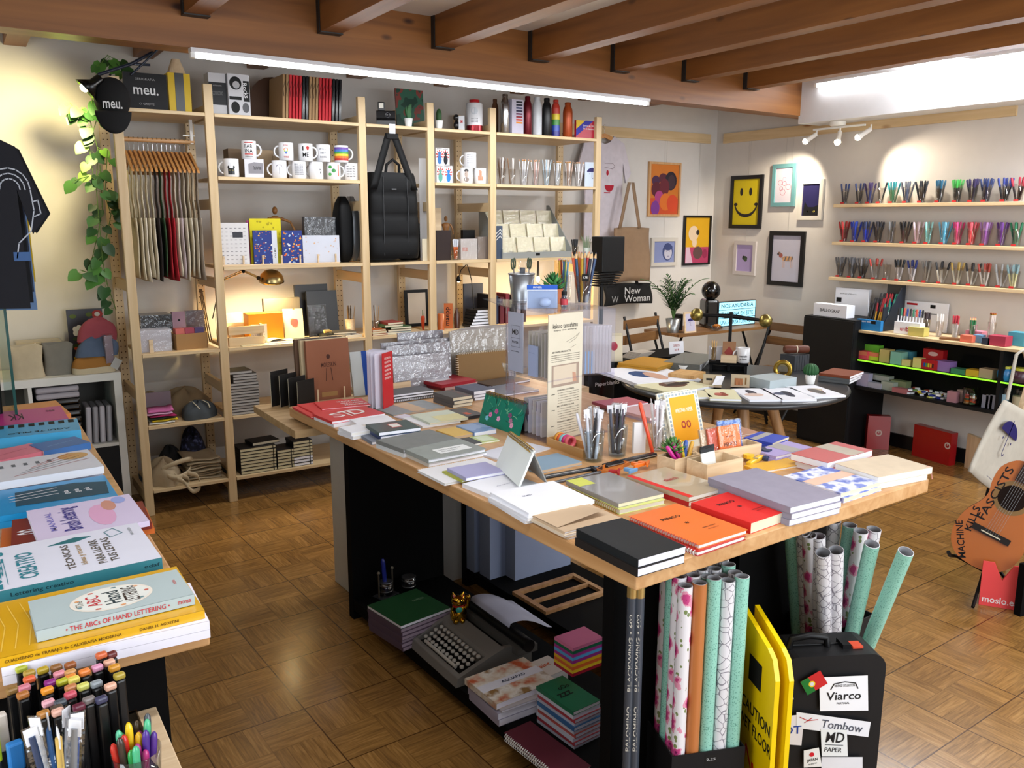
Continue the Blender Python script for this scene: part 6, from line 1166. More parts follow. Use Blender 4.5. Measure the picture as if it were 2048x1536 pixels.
MB().tube([PY(262,150,.02),PY(320,95,.02)],.005,S('#1a2438',.3),n=8).build('arm',lp)
MB().ball((0,0,0),.022,emis('warm_bulb4','#ffe9a8',30)).build('bulb',lp).location=pc+Vector((-.018,0,.0))
cl_=bpy.data.lights.new('clip_lamp_light','SPOT');cl_.energy=38;cl_.color=(1,.85,.42);cl_.spot_size=math.radians(125);cl_.spot_blend=1;cl_.shadow_soft_size=.05
co=bpy.data.objects.new('clip_lamp_light',cl_);COL.objects.link(co);co.location=pc+Vector((-.05,.02,-.05));co.rotation_euler=Vector((-.35,.62,-.35)).to_track_quat('-Z','Y').to_euler()
cc=PY(225,205,-.06);cp_=thing('cap','black baseball cap lettered meu. hanging on the first post','cap',cc,face(cc));CPM=cloth('#0b0b0d')
def capf(u,v):
 a=2*PI*u;r=math.sin(v*PI/2);return(.082*r*math.cos(a),-.055*math.cos(v*PI/2)-.0+.02,.10*r*math.sin(a)+.02)
MB().grid(capf,24,8,CPM).build('crown',cp_)
MB().grid(lambda u,v:((u-.5)*(.16-.03*v*v),-.045-.012*math.cos((u-.5)*PI),-.045-.105*v*(math.cos((u-.5)*PI*.9)**.35)),14,5,CPM).build('visor',cp_,thick=.004)
m=MB();m.text('meu.',.085,.034,S('#d8d8d8',.6),TM((0,-.0625,-.018),0,PI/2),0,0,0);m.build('lettering',cp_)
MB().ball((0,-.036,.122),.006,CPM,n=8).build('button',cp_)
pv=thing('trailing_plant','trailing green pothos hanging down beside the first post','plant');rn=random.Random(12)
LM=[S(h,.4)for h in('#2f5a26','#3f7030','#4f8436','#274a22')]
LMy=[S(h,.4)for h in('#6a9a34','#86b03c')]
def leafm(m,p,d,up,s,mt):
 d=d.normalized();sd=d.cross(up).normalized();up=sd.cross(d)
 pr=[(0,0),(-.12,.28),(.12,.46),(.45,.44),(.78,.22),(1,0)]
 L_=[p+d*a*s+sd*b*s+up*.10*s*(b*1.5)for a,b in pr];R__=[p+d*a*s-sd*b*s+up*.10*s*(b*1.5)for a,b in pr];C_l=[p+d*a*s for a,b in pr]
 C_l[1]=p+d*.05*s
 v=C_l+L_+R__;n=len(pr);f=[(i,n+i,n+i+1,i+1)for i in range(n-1)]+[(i,i+1,2*n+i+1,2*n+i)for i in range(n-1)]
 m.add(v,f,mt,smooth=True)
strands=[[(185,190),(180,240),(196,300),(192,370),(198,440),(205,520),(215,570),(232,620)],[(205,160),(196,230),(178,290),(186,350),(150,360)],[(200,330),(205,420),(195,470),(178,545),(160,540)],[(215,300),(210,390),(222,430),(208,500),(190,560)],[(200,130),(215,110),(240,125),(260,150)],[(170,215),(155,225),(140,205)]]
sm=MB();lm=MB()
for st in strands:
 pts=[PY(a,b,.12+.05*math.sin(i))for i,(a,b)in enumerate(st)];sm.tube(pts,.0022,S('#5a7a34',.5),n=5)
 for i in range(len(pts)-1):
  for q in(.15,.55,.9):
   p=pts[i].lerp(pts[i+1],q);sd=rn.choice((-1,1));d=Vector((sd*rn.uniform(.4,1),-rn.uniform(.1,.6),-rn.uniform(.2,1.)))
   st2=p+d.normalized()*.03;sm.tube([p,st2],.0013,S('#6a8a3c',.5),n=4)
   leafm(lm,st2,d+Vector((0,0,-.5)),Vector((sd*.2,-1,.3)),rn.uniform(.045,.075),rn.choice(LM+(LMy if 215<st[i][1]<300 else[])))
sm.build('stem',pv);lm.build('leaves',pv)
pp=PY(212,130,.10);MB().lathe([(.03,-.03),(.045,.06),(.04,.06),(.03,-.02),(.0005,-.02)],S('#3a3a38',.6),n=20).build('pot',pv).location=Vector((.03,.2,HS['top']+.031))
# ================================================================ RIGHT WALL
def rbox(nm,lab,px0,px1,py0,py1,x,dep,mat,z,cat='box',art=None,group=None,part='box',rx=0,tilt=0):
 a=PX(px0,py1,x);b=PX(px1,py1,x);w=a.y-b.y;h=PX((px0+px1)/2,py0,x).z-z
 t=thing(nm,lab,cat,(x,(a.y+b.y)/2,z+.0006),-PI/2+tilt,group,rx=rx);m=MB().box(-w/2,0,0,w/2,dep,h,mat)
 if art:art(m,w,h,TM((0,-.0008,0),0,PI/2))
 m.build(part,t);return t
ROWS=[('upper',1.682,370,[(1692,3,'#1c2030','#2a3f78'),(1721,3,'#1c1c24','#3a4a80'),(1742,6,'#2a3a78','#3a2a60'),(1763,2,'#1c1e24','#2a2c34'),(1788,6,'#3a7a5a','#2f8f9a'),(1816,6,'#4a5a78','#6a7080'),(1846,5,'#1c1e22','#30343a'),(1881,6,'#141a22','#2c6a8c'),(1916,6,'#141a18','#3fb04a'),(1947,6,'#1a1628','#3a2f5c'),(1974,6,'#18203c','#26386c'),(2012,5,'#1a1c24','#2f3f8c'),(2040,5,'#2a1a1e','#a8283c')]),
  ('middle',1.4168,450,[(1690,6,'#8a2026','#c23a38'),(1711,6,'#2440b8','#2c4fd0'),(1734,6,'#2440c8','#3c4a78'),(1758,6,'#18181c','#3c3c44'),(1784,3,'#55585c','#77797c'),(1811,6,'#3a1c20','#2a2a30'),(1837,4,'#d8b8c4','#e0ccd4'),(1859,3,'#7fd0d0','#9fdcd8'),(1890,6,'#5ab4dc','#7cc4e4'),(1917,6,'#d8487c','#e0508c'),(1945,6,'#dc4a50','#e46a78'),(1972,6,'#9a5cb0','#b48ac8'),(2005,6,'#5a2c7c','#6c3c90'),(2036,5,'#1c6a50','#2c8a60')]),
  ('lowest',1.1643,530,[(1681,6,'#4c4c50','#6c6c70'),(1704,6,'#5c6068','#7c8088'),(1726,6,'#3c3c40','#8c8c90'),(1753,4,'#a8a4a4','#c84a40'),(1775,0,'',''),(1800,5,'#d8d8dc','#1c2430'),(1827,5,'#d8d8e0','#26388c'),(1855,5,'#9c9890','#8a8a88'),(1885,4,'#d4d0c4','#2c2c30'),(1917,4,'#d8d4c4','#d8b860'),(1945,4,'#d4d4cc','#3c3c40'),(1974,5,'#dcd8d4','#c8584c'),(2005,4,'#cfd2d6','#b0b4b8'),(2032,5,'#dce0b0','#9cc4d0')])]
CUPM=MB().lathe([(.026,0),(.033,.105),(.0315,.105),(.0245,.004),(.0005,.004)],clear('#ffffff',.1,.95),n=4).box(-.014,-.030,.002,.014,-.0285,.014,S('#b02a2c')).build('x');CUPD=CUPM.data;bpy.data.objects.remove(CUPM)
r3=random.Random(4)
for rn_,z,py,cs in ROWS:
 for i,(px,n,a,b)in enumerate(cs):
  c=PX(px,py,4.668);c.z=z+.0008;o=bpy.data.objects.new('plastic_cup',CUPD);COL.objects.link(o);o.location=c;o.rotation_euler=(0,0,-PI/2)
  tag(o,WRD[i]+' clear cup from the left on the '+rn_+' wall shelf'+(', empty' if not n else ''),'cup','cups on the '+rn_+' wall shelf')
  if n:fill(c,.028,.038,.105,[pen_mesh('pen',a,b,.14,.0058)for _ in range(n)],'pen in the '+WRD[i]+' clear cup on the '+rn_+' wall shelf',group='pens in the '+WRD[i]+' cup, '+rn_+' shelf',rnd=r3,spread=1.45)
def frame(px0,px1,py0,py1,fcol,fw,lab,art,wall='R',bg_='#c4bcc8',mat=None):
 if wall=='R':a=PX(px0,py1,XR-.02);b=PX(px1,py0,XR-.02);w,h=a.y-b.y,b.z-(a.z+PX(px1,py1,XR-.02).z)/2;t=thing('picture_frame',lab,'picture',(XR-.022,(a.y+b.y)/2,b.z-h/2),-PI/2,'framed pictures on the corner walls')
 else:a=PY(px0,py1,YB-.02);b=PY(px1,py0,YB-.02);w,h=b.x-a.x,b.z-a.z;t=thing('picture_frame',lab,'picture',((a.x+b.x)/2,YB-.022,(a.z+b.z)/2),0,'framed pictures on the corner walls')
 F=mat or S(fcol,.4);m=MB().box(-w/2,0,-h/2,w/2,.02,-h/2+fw,F).box(-w/2,0,h/2-fw,w/2,.02,h/2,F).box(-w/2,0,-h/2+fw,-w/2+fw,.02,h/2-fw,F).box(w/2-fw,0,-h/2+fw,w/2,.02,h/2-fw,F);m.build('frame',t)
 T=TM((0,.010,0),0,PI/2);m=MB();W,H=w/2-fw,h/2-fw;m.rect(-W,-H,W,H,0,S(bg_,.5),T);art(m,W,H,T);m.build('print',t)
 MB().tube([(0,.015,h/2),(0,.015,2.2-t.location.z)],.0008,S('#b8b4b0'),n=4).build('hanging_wire',t);return t
def ell(m,T,lst,W,H):
 for i,(x,y,a,b,c)in enumerate(lst):m.disc(x*W,y*H,.0004+i*.0002,a*W,b*H,S(c,.6),T,18)
def smiley(m,W,H,T):
 ell(m,T,[(-.38,.45,.12,.17,'#2a2626'),(.32,.45,.12,.17,'#2a2626')],W,H);m.poly([(W*.88*math.cos(a),H*(-.05+.62*math.sin(a)),.001)for a in[PI*(1.05+.9*k/16)for k in range(17)]]+[(W*.80*math.cos(a),H*(-.05+.48*math.sin(a)),.001)for a in[PI*(1.95-.9*k/16)for k in range(17)]],S('#2a2626'),T);m.disc(-W*.78,-H*.1,.0012,W*.14,H*.07,S('#2a2626'),T).disc(W*.78,-H*.1,.0012,W*.14,H*.07,S('#2a2626'),T)
frame(1457,1526,349,457,'#0c0c10',.03,'black-framed bright yellow smiling face poster on the right wall',smiley,bg_='#c9b41c')
def knot(m,W,H,T):
 for k,(x,y,r)in enumerate(((-.45,.15,.25),(.5,-.1,.28),(-.1,-.4,.3),(.05,.1,.22),(-.3,-.2,.2))):m.stroke([(W*(x+r*math.cos(a)),H*(y+r*.6*math.sin(a)))for a in[k*.63 for k in range(11)]],.0028,.0004,S('#a8485c'),T)
 m.stroke([(-W*.15,H*.1),(-W*.15,H*.45),(W*.2,H*.45),(W*.2,H*.1)],.0025,.0006,S('#c07a98'),T)
frame(1541,1593,326,413,'#5f8f94',.03,'teal-framed print of pink line loops on the right wall',knot)
frame(1594,1648,358,440,'#c9c5bc',.032,'white-framed dark purple print of glowing cat eyes',lambda m,W,H,T:(m.poly([(-W*.9,-H,.0004),(W,-H,.0004),(W*.9,-H*.3,.0004),(W*.4,-H*.45,.0004),(-W*.3,-H*.45,.0004),(-W*.7,-H*.1,.0004)],S('#1a1a1e'),T),ell(m,T,[(-.3,-.72,.14,.06,'#c8b84a'),(.4,-.72,.14,.06,'#c8b84a'),(-.25,-.70,.06,.05,'#1a1a1e'),(.35,-.70,.06,.05,'#1a1a1e')],W,H)),bg_='#23204a')
def zebra(m,W,H,T):
 o='#b8846a';ell(m,T,[(.1,0,.42,.11,'#b09078'),(-.38,.13,.14,.10,'#a05a50'),(-.5,.22,.12,.07,'#8a6a60')],W,H)
 for x in(-.2,-.1,.35,.45):m.stroke([(x*W,-.05*H),(x*W+.002,-.38*H)],.008,.0012,S('#c8b0ac'),T)
 for k in range(6):m.stroke([(W*(-.2+.12*k),-.09*H),(W*(-.12+.12*k),.1*H)],.006,.0016,S(('#d8a060','#5a5654')[k%2]),T)
 m.disc(-.58*W,.19*H,.0018,.06*W,.035*H,INK,T,10)
frame(1533,1610,463,572,'#08080a',.034,'black-framed print of a small striped animal, lowest on the right wall',zebra,bg_='#b9b7c6')
frame(1465,1512,483,550,'#c4bcb8',.03,'small white-framed lilac print with a dark green sprig',lambda m,W,H,T:ell(m,T,[(0,0,.32,.16,'#3a4438'),(.1,-.12,.2,.14,'#46543f'),(-.15,.08,.15,.1,'#2f382e')],W,H),bg_='#a898c4')
def crowd(m,W,H,T):
 m.rect(-W,-H,W,-.35*H,.0003,S('#c8502c'),T);ell(m,T,[(-.6,.35,.28,.2,'#4a2c4a'),(-.1,.45,.3,.2,'#5a2c38'),(.45,.35,.42,.38,'#2c2630'),(.5,.3,.26,.3,'#44323a'),(-.55,.0,.35,.3,'#5a2430'),(0,.1,.35,.35,'#6a2a34'),(-.35,-.3,.3,.25,'#a8407a'),(.1,-.5,.4,.35,'#d8702c'),(.6,-.55,.4,.35,'#d04a2c'),(-.6,-.75,.3,.3,'#7a3a8a')],W,H)
frame(1296,1363,326,433,'',.018,'wood-framed orange and purple painting of heads on the back wall',crowd,'B','#c8742c',OAK('Z'))
frame(1302,1356,475,533,'#c4beb4',.03,'white-framed blue ink portrait on the back wall',lambda m,W,H,T:(ell(m,T,[(.35,.0,.5,.85,'#3c4670'),(.4,-.12,.38,.62,'#b8b6c4'),(.4,.42,.42,.3,'#3c4670'),(.25,.05,.07,.03,'#2a3050'),(.55,.05,.07,.03,'#2a3050'),(.42,-.42,.12,.03,'#6a6488')],W,H)),'B','#7f88b0')
frame(1366,1424,431,531,'#0c0c0e',.018,'black-framed yellow collage with a white mask face by the corner',lambda m,W,H,T:(m.rect(-W,-H,W,-.3*H,.0003,S('#a83a5c'),T),m.poly([(-.9*W,-H,.0005),(-.3*W,-H,.0005),(-.6*W,-.3*H,.0005),(-.9*W,-.3*H,.0005)],S('#c8a8b8'),T),ell(m,T,[(-.3,.3,.42,.34,'#d0b89c'),(-.2,-.1,.2,.2,'#d0b89c'),(.05,.35,.14,.12,'#2a2424'),(.1,-.55,.4,.28,'#5a4240'),(.7,-.6,.22,.2,'#8a2c4a')],W,H)),'B','#c8981c')
sb=PX(1672,246,4.56);sl=thing('spot_lamp','white ceiling bar with three small lit spot heads under the soffit','ceiling light',(4.58,sb.y,2.249))
MB().lathe([(.055,0),(.055,-.022),(.045,-.03),(.0005,-.03)][::-1],WHT,n=28).build('base',sl);MB().box(-.008,-.22,-.045,.008,.20,-.033,WHT).build('bar',sl)
for k,(px,py)in enumerate(((1612,282),(1675,284),(1717,274))):
 q=PX(px,py,4.52)-Vector(sl.location);b=Vector((0,q.y-(.05 if k else.04)*(1 if k!=1 else-.6),-.04));MB().tube([b,b+Vector((0,0,-.03))],.006,WHT,n=8).build('arm',sl);b=b+Vector((0,0,-.03))
 MB().tube([b,b.lerp(q,.75),q],[.015,.017,.024],WHT,n=14).build('spot_head',sl)
 MB().ball((0,0,0),.021,emis('spot_glow','#fff0d0',18),n=12).build('bulb',sl).location=q+(q-b).normalized()*.004
 l_=bpy.data.lights.new('spot_light','SPOT');l_.energy=38;l_.color=(1,.86,.66);l_.spot_size=math.radians(100);l_.spot_blend=.8;l_.shadow_soft_size=.02;lo=bpy.data.objects.new('spot_light',l_);COL.objects.link(lo);lo.location=Vector(sl.location)+q+(q-b).normalized()*.03;lo.rotation_euler=Vector(((.3,.5,-.75),(-.5,.2,-.8),(.25,-.9,-.7))[k]).to_track_quat('-Z','Y').to_euler()
ws=shirt(0,'#c9c1c8','white t-shirt with a red coffee cup drawing on the back wall',cx=PY(1205,300,.48).x,w=.44,ln=.78,zt=PY(1205,272,.48).z,group='wall garments',art=lambda m,T:(m.poly([(.05+.045*math.cos(a),-.36+.05*math.sin(a),0)for a in[PI+PI*k/10 for k in range(11)]],S('#a8142c'),T),m.disc(.03,-.27,0,.012,.02,S('#a8142c'),T),m.stroke([(.0,-.2),(.08,-.2),(.1,-.22),(.08,-.24),(.0,-.23)],.003,0,S('#6a5a5c'),T),m.rect(.0,-.42,.06,-.413,0,S('#a8142c'),T)))
ws.location.y=.46
def wtote(px0,px1,py0,py1,y,col,lab,art=None,ph=366,cx=None):
 a=PY(px0,py1,y);b=PY(px1,py0,y);w,h=b.x-a.x,b.z-a.z;hz=PY(px1,ph,y).z-a.z;t=thing('tote_bag',lab,'bag',(a.x,y,a.z),0,'tote bags on the back wall');M_=cloth(col)
 MB().grid(lambda u,v:(w*u+.01*math.sin(5*v),.03*math.sin(PI*u)*(1-.5*v)-.012*math.sin(9*u+3*v),h*v+.008*math.sin(PI*u)),14,10,M_).build('bag_body',t,thick=.012)
 if art:m=MB();art(m,w,h,TM((0,-.012,0),0,PI/2));m.build('lettering',t)
 for s_ in(.12,.42):MB().grid(lambda u,v,s_=s_:((s_+(.45-s_)*v*.7+(1 if s_>.3 else 0)*.25*(1-v))*w+(u-.5)*.03,-.01*s_,h+(hz-h)*v),1,6,M_).build('handle',t,thick=.004)
 return t
wtote(1208,1304,566,613,.40,'#0c0c0e','black tote lettered Times New Woman behind the beige tote',lambda m,w,h,T:(m.text('New',w*.33,h*.33,S('#b8b8b8'),T@TM((w*.5,h*.72,.038)),0,0,0),m.text('Woman',w*.55,h*.33,S('#b8b8b8'),T@TM((w*.6,h*.34,.038)),0,0,0),m.text('W',w*.14,h*.3,S('#8a8a8a'),T@TM((w*.14,h*.34,.038)),0,0,0)),480)
wtote(1228,1301,456,566,.36,'#8d7258','beige tote with long handles hanging on the back wall')
bd=thing('black_device','tall black boxed device with finned side standing behind the clear tower','machine');yb=-.98;z7=PY(1330,714,yb).z;zB_=z7+.0005;yd=-.88
a=PY(1204,545,yd);b=PY(1250,473,yd)
MB().box(a.x,yd,a.z,b.x,yd+.1,b.z,S('#0e0e10',.45)).build('body',bd,bevel=.004)
for k in range(6):MB().box(a.x-.01*(k%2),yd+.01,a.z-.012-.014*k,b.x-.012*k,yd+.09,a.z-.004-.014*k,BLK).build('fin',bd)
MB().tube([(a.x+.04,yd+.05,a.z-.07),(a.x+.04,yd+.05,zB_)],.012,BLK,n=10).build('pole',bd);MB().box(a.x,yd,zB_,a.x+.09,yd+.1,zB_+.012,BLK).build('base',bd)
a=PY(1180,700,yb);b=PY(1395,690,yb);sd=thing('black_side_table','black side table behind the clear tower with cards on top','table')
MB().box(a.x,yb,z7-.04,b.x,yb+.26,z7,BLKM).build('table_top',sd);MB().box(a.x,yb+.01,.0,b.x-.02,yb+.05,z7-.041,BLKM).text('Paperblanks',.18,.03,WHT,TM((a.x+.14,yb+.0088,z7-.12),0,PI/2),0,0,0).build('front_panel',sd)
for k in range(7):o=MB().box(0,0,0,.13,.10,.004,paper('#a49c92')).build('card');o.location=(PY(1300,690,yb).x-.10+.010*k,yb+.03,z7+.0008+.0045*k);o.rotation_euler=(0,0,.15);tag(o,'pale grey card in the fanned pile on the black side table','card','fanned cards on the side table')
t=thing('price_sign','small white sign reading OFERTA 2x5 on the side table','sign',(PY(1366,700,yb).x,yb+.06,z7+.0005),-.1,rx=-.15);MB().box(-.055,-.01,0,.055,-.006,.075,WP).text('OFERTA',.05,.015,S('#a83a34'),TM((0,-.0106,.05),0,PI/2),0,0,0).text('2x5 €',.035,.015,S('#a83a34'),TM((0,-.0106,.024),0,PI/2),0,0,0).build('card',t)
t=thing('red_dot_sign','cream folded sign with a red disc right of the clear tower','sign',(PY(1236,690,yb).x,yb+.03,z7+.0005),-.5,rx=-.2);m=MB().box(-.05,0,0,.05,.004,.15,CREAM);m.disc(0,.09,.0008,.022,.026,S('#a8283c'),TM((0,0,0),0,PI/2),18);m.build('card',t);MB().box(-.05,.07,0,.05,.074,.15,CREAM,TM((0,0,0),0,.42)).build('back_leaf',t)
def chair(loc,rz,lab,zs,seat=.45):
 t=thing('folding_chair',lab,'chair',loc,rz,'slatted folding chairs');W=WALNUT('X');IR=S('#18191b',.4,.3)
 for s_ in(-.19,.19):MB().tube([(s_,.18,0),(s_,.02,seat),(s_,-.12+.18,zs+.02)if False else(s_,.16,zs+.02)],.010,IR,n=6).build('rear_leg',t);MB().tube([(s_*.9,-.2,0),(s_*.9,.14,seat)],.009,IR,n=6).build('front_leg',t)
 for z in(zs-.035,zs-.14):MB().cb(0,.145,z,.42,.014,.062,W).build('back_slat',t)
 for k in range(5):MB().cb(0,-.16+.075*k,seat+.012,.40,.058,.016,W).build('seat_slat',t)
 MB().tube([(-.18,-.16,seat-.004),(.18,-.16,seat-.004)],.007,IR,n=6).build('stretcher',t)
ch=PY(1283,640,-.26);chair((ch.x+.02,-.42,0),.25,'wooden slatted folding chair behind the round table at left',ch.z+.02)
ch=PX(1551,646,4.46);chair((4.30,ch.y-.15,0),-PI/2,'wooden slatted folding chair half hidden by the tall black cabinet',ch.z+.01)
yc=-.15;zc2=PY(1390,664,yc-.12).z;cn=thing('console_table','small dark folding table in the corner under the pictures','table');xa,xb=PY(1325,664,yc).x,PY(1520,664,yc).x
MB().box(xa,yc-.17,zc2-.02,xb,yc+.2,zc2,WALNUT('X')).build('table_top',cn)
for s_ in(.05,xb-xa-.05):MB().tube([(xa+s_,yc-.15,zc2-.02),(xa+s_,yc+.18,0)],.010,BLK,n=6).build('leg',cn);MB().tube([(xa+s_+.02,yc+.18,zc2-.02),(xa+s_+.02,yc-.15,0)],.010,BLK,n=6).build('leg',cn)
zc2+=.0008;c=PY(1346,652,yc-.05);c.z=zc2;palm=thing('potted_palm','feathery green palm in a grey metal pot on the corner table','potted plant',c);cup_mb(.04,.055,.10,S('#9a9c9c',.3,.8),.002).build('pot',palm);MB().lathe([(.05,.085),(.0005,.088)],S('#2c2018',.9),n=16).build('soil',palm)
fm=MB();stm=MB();rn=random.Random(6);PG=[S(h,.5)for h in('#27472a','#32592f','#1f3a24')]
for k in range(22):
 a=k*2.4;reach=rn.uniform(.09,.24)if k>1 else.30;ht=rn.uniform(.22,.42);a=a if k>1 else(-.4 if k==0 else 2.9);pts=[Vector((reach*math.cos(a)*q**1.3,reach*math.sin(a)*q**1.3*.6,.09+ht*(q**.8)-.08*q**4))for q in[i/6 for i in range(7)]]
 stm.tube(pts,.0022,S('#4a6a38',.6),n=4)
 for i in range(2,7):
  for s_ in(-1,1):
   d=(pts[i]-pts[i-1]).normalized();sd_=d.cross(Vector((0,0,1))).normalized()*s_;ln=.10-.009*i
   for q in(0,.5):p=pts[i-1].lerp(pts[i],q);e=p+(sd_*.8+d*.75+Vector((0,0,-.15))).normalized()*ln;n_=(e-p).cross(Vector((0,0,1))).normalized()*.006;mid=p.lerp(e,.4);fm.add([p,mid+n_,e,mid-n_],[(0,1,2,3)],PG[(i+k)%3])
fm.build('leaves',palm);stm.build('stem',palm)
t=thing('picture_frame','small wood-framed umbrella picture standing on the corner table','picture',PY(1382,655,yc-.14),0,rx=-.12);t.location.z=zc2;m=MB().box(-.055,0,0,.055,.012,.15,BX);m.rect(-.045,.012,.045,.138,.0,paper('#b8b4c8'),TM((0,-.0008,0),0,PI/2));umbrella_art(m,TM((0,-.0014,.085),0,PI/2),.026,NAVY);m.build('frame',t)
t=thing('speaker','small black speaker behind the umbrella picture','speaker',PY(1362,650,yc));t.location.z=zc2;MB().box(-.03,0,0,.02,.05,.12,BLK).build('body',t,bevel=.004)
c=PY(1422,648,yc+.02);c.z=zc2;cf=thing('coffee_machine','black coffee machine with a round glossy head on the corner table','coffee machine',c,face(c)*.5);GB=S('#08080a',.12,0,.5)
MB().box(-.055,-.02,0,.055,.12,.21,GB).build('body',cf,bevel=.02);MB().ball((0,.03,.275),.072,GB,n=24).build('head',cf);MB().box(-.05,-.10,0,.05,-.02,.02,GB).build('drip_tray',cf)
lbx=thing('light_box','lit cinema light box with lettering NOS AYUDARIA on the corner table','light sign',PY(1472,668,yc-.02),0);lbx.location.z=zc2;wl_=(PY(1511,640,yc).x-PY(1437,640,yc).x)/2;hl=PY(1474,602,yc-.02).z-zc2
MB().box(-wl_,0,0,wl_,.04,hl,S('#2c2e32',.4)).build('case',lbx);m=MB();T_=TM((0,-.001,0),0,PI/2);m.rect(-wl_*.96,.006,wl_*.96,hl-.006,0,emis('lightbox_glow','#8fd8f0',.95),T_)
for z in(.34,.67):m.rect(-wl_,hl*z-.002,wl_,hl*z+.002,.0004,INK,T_)
for i,s_ in enumerate(('UNA SONRISA TUYA HOY','TU RESENA EN ESTE','NOS AYUDARIA')):m.text(s_,wl_*1.7,hl*.16,S('#1f3a48'),T_,0,hl*(.17+.33*i),.0006)
m.build('lit_face',lbx)
t=thing('snack_bowl','clear bowl of orange snacks on the corner table','bowl',PY(1432,662,yc-.14));t.location.z=zc2;MB().lathe([(.02,0),(.042,.035),(.040,.035),(.018,.003)],clear(),n=20).build('bowl',t)
m=MB();[m.ball((rn.uniform(-.022,.022),rn.uniform(-.022,.022),.024+rn.uniform(0,.016)),.010,S('#b8702c'),n=8)for _ in range(18)];tag(m.build('snacks'),'heap of small orange snacks in the clear bowl','snack',kind='stuff').location=t.location
# ---------------- round table goods
zr=RT+.0008
YC_=paper('#dcd8b4')
def artblob(cols,sd):
 def f(m,w,l,z):
  rn=random.Random(sd)
  for i,c in enumerate(cols):m.disc(w*rn.uniform(.35,.65),l*rn.uniform(.35,.65),z+i*2e-4,w*rn.uniform(.12,.3),l*rn.uniform(.1,.28),S(c,.6),None,9)
 return f
def rb(pL,pN,pR,T,cov,lab,cols=(),n=1,sd=1,nm='book',grp='illustrated books on the round table',pg=None):
 N,rz,w,l=fit(pL,pN,pR,RT+T*n)
 for k in range(n):book(N,rz+.03*k,w,l,zr+T*(n-1-k),T-.0005,cov if not isinstance(cov,list)else cov[k],lab if n==1 else lab+', '+ORD[k]+' one',nm,'book',art=artblob(cols,sd)if cols and k==0 else None,group=grp,pages=pg or WP)
rb((1244,735),(1275,768),(1375,750),.008,WP,'white book with coloured numerals on the round table left',('#2c4a78','#c8a08a'),2,3)
rb((1280,768),(1345,786),(1412,768),.014,YC_,'cream book with a brown portrait on the round table',('#6a4a3a','#8a8078','#3a2c28'),1,5)
rb((1336,782),(1340,795),(1420,790),.012,YC_,'cream book with a slim brown figure left of the red one',('#8a6a3c',),1,6)
rb((1420,778),(1420,797),(1482,797),.012,YC_,'cream book with a red curled shape at the table edge',('#a8503c','#8a3c2c','#b8685c'),1,7)
rb((1478,777),(1500,800),(1563,797),.010,WP,'white book with small black marks at the table edge',('#3c3c48','#d8c0b4'),1,8)
rb((1540,776),(1565,800),(1628,796),.010,WP,'white book with a large slate figure at the table edge',('#3a3c4c','#4a5068','#2c2e3c'),1,9)
rb((1588,772),(1630,794),(1684,788),.010,WP,'white book with a brown and white figure, rightmost at the edge',('#8a5a48','#c8bca8','#6a6460'),1,10)
rb((1250,722),(1315,735),(1335,718),.013,S('#b8862c',.5),'ochre-edged pale grey book in the stack left of the press',(),3,1,grp='ochre-edged books',pg=S('#9a7428'))
rb((1330,722),(1400,730),(1415,708),.008,S('#6f706a',.5),'grey-green pad in the pile behind the ochre-edged stack',(),5,1,'notepad','grey-green pads')
def rbx(pL,pN,pR,h,col,lab,nm='box',bev=0):
 N,rz,w,l=fit(pL,pN,pR,RT+h);t=thing(nm,lab,nm.replace('_',' '),(N.x,N.y,zr),rz);MB().box(0,0,0,w,l,h-.001,col).build('body',t,bevel=bev);return t,w,l
rbx((1340,745),(1388,752),(1402,742),.035,wood('bamboo','#b98b52','#d3aa70',None,'X',1,.45),'bamboo box on the round table left of the press','wooden_box')
rbx((1510,750),(1540,762),(1570,750),.05,S('#a8b4b8',.5),'pale grey-blue hexagonal card box before the brass ring','card_box')
rb((1640,745),(1700,753),(1722,742),.014,[S('#7a3c24',.5),S('#55585a',.5),S('#55585a',.5)],'brown and grey leather journal in the stack on the round table right',(),3,2,'journal','leather journals on the round table')
def at_r(px,py):q=P(px,py,RT);q.z=zr;return q
for k,(px,lab)in enumerate(((1424,'open kraft card box with a black label standing on the round table'),(1480,'open cream box of copper pencils standing on the round table'))):
 q=at_r(px,775);t=thing('open_box',lab,'box',q,face(q),'open display boxes on the round table',rx=-.2);m=MB().box(-.045,0,0,.045,.02,.065,paper('#b8a88c')).box(-.045,-.05,0,.045,.0,.006,paper('#b8a088'))
 T_=TM((0,-.0008,0),0,PI/2)
 if k:m.rect(-.028,.01,.012,.045,0,S('#6a4a34'),T_);[m.rect(-.027+.0065*i,.011,-.0225+.0065*i,.044,.0004,S('#b8784c',.3,.5),T_)for i in range(6)];m.rect(.022,.015,.030,.048,0,S('#7a5a30'),T_)
 else:m.rect(-.03,.035,.0,.045,0,INK,T_);m.add([(.0,-.03,.01),(.045,-.035,.015),(.06,0,.06),(.02,-.002,.06)],[(0,1,2,3)],WP)
 m.build('box',t)
q=at_r(1564,765);t=thing('brass_ring','round brass magnifier ring on a small wooden base','ornament',q,face(q)-.3);MB().lathe([(.028,-.006),(.046,-.008),(.050,0),(.046,.008),(.028,.006),(.028,-.006)],S('#a88a3c',.25,.9),TM((0,0,.068),0,PI/2),n=32).build('ring',t);MB().lathe([(.0285,-.001),(.0285,.001)],clear('#ffffff',.2),TM((0,0,.068),0,PI/2),n=24).build('lens',t)
MB().lathe([(.05,0),(.05,.008)],BX,n=24,sx=1.2).box(-.018,-.012,.008,.018,.012,.02,WALNUT('X')).build('base',t)
q=at_r(1620,768);t=thing('potted_cactus','round ribbed cactus in a white pot on the round table','potted plant',q);cup_mb(.02,.028,.05,WHT,.003).build('pot',t)
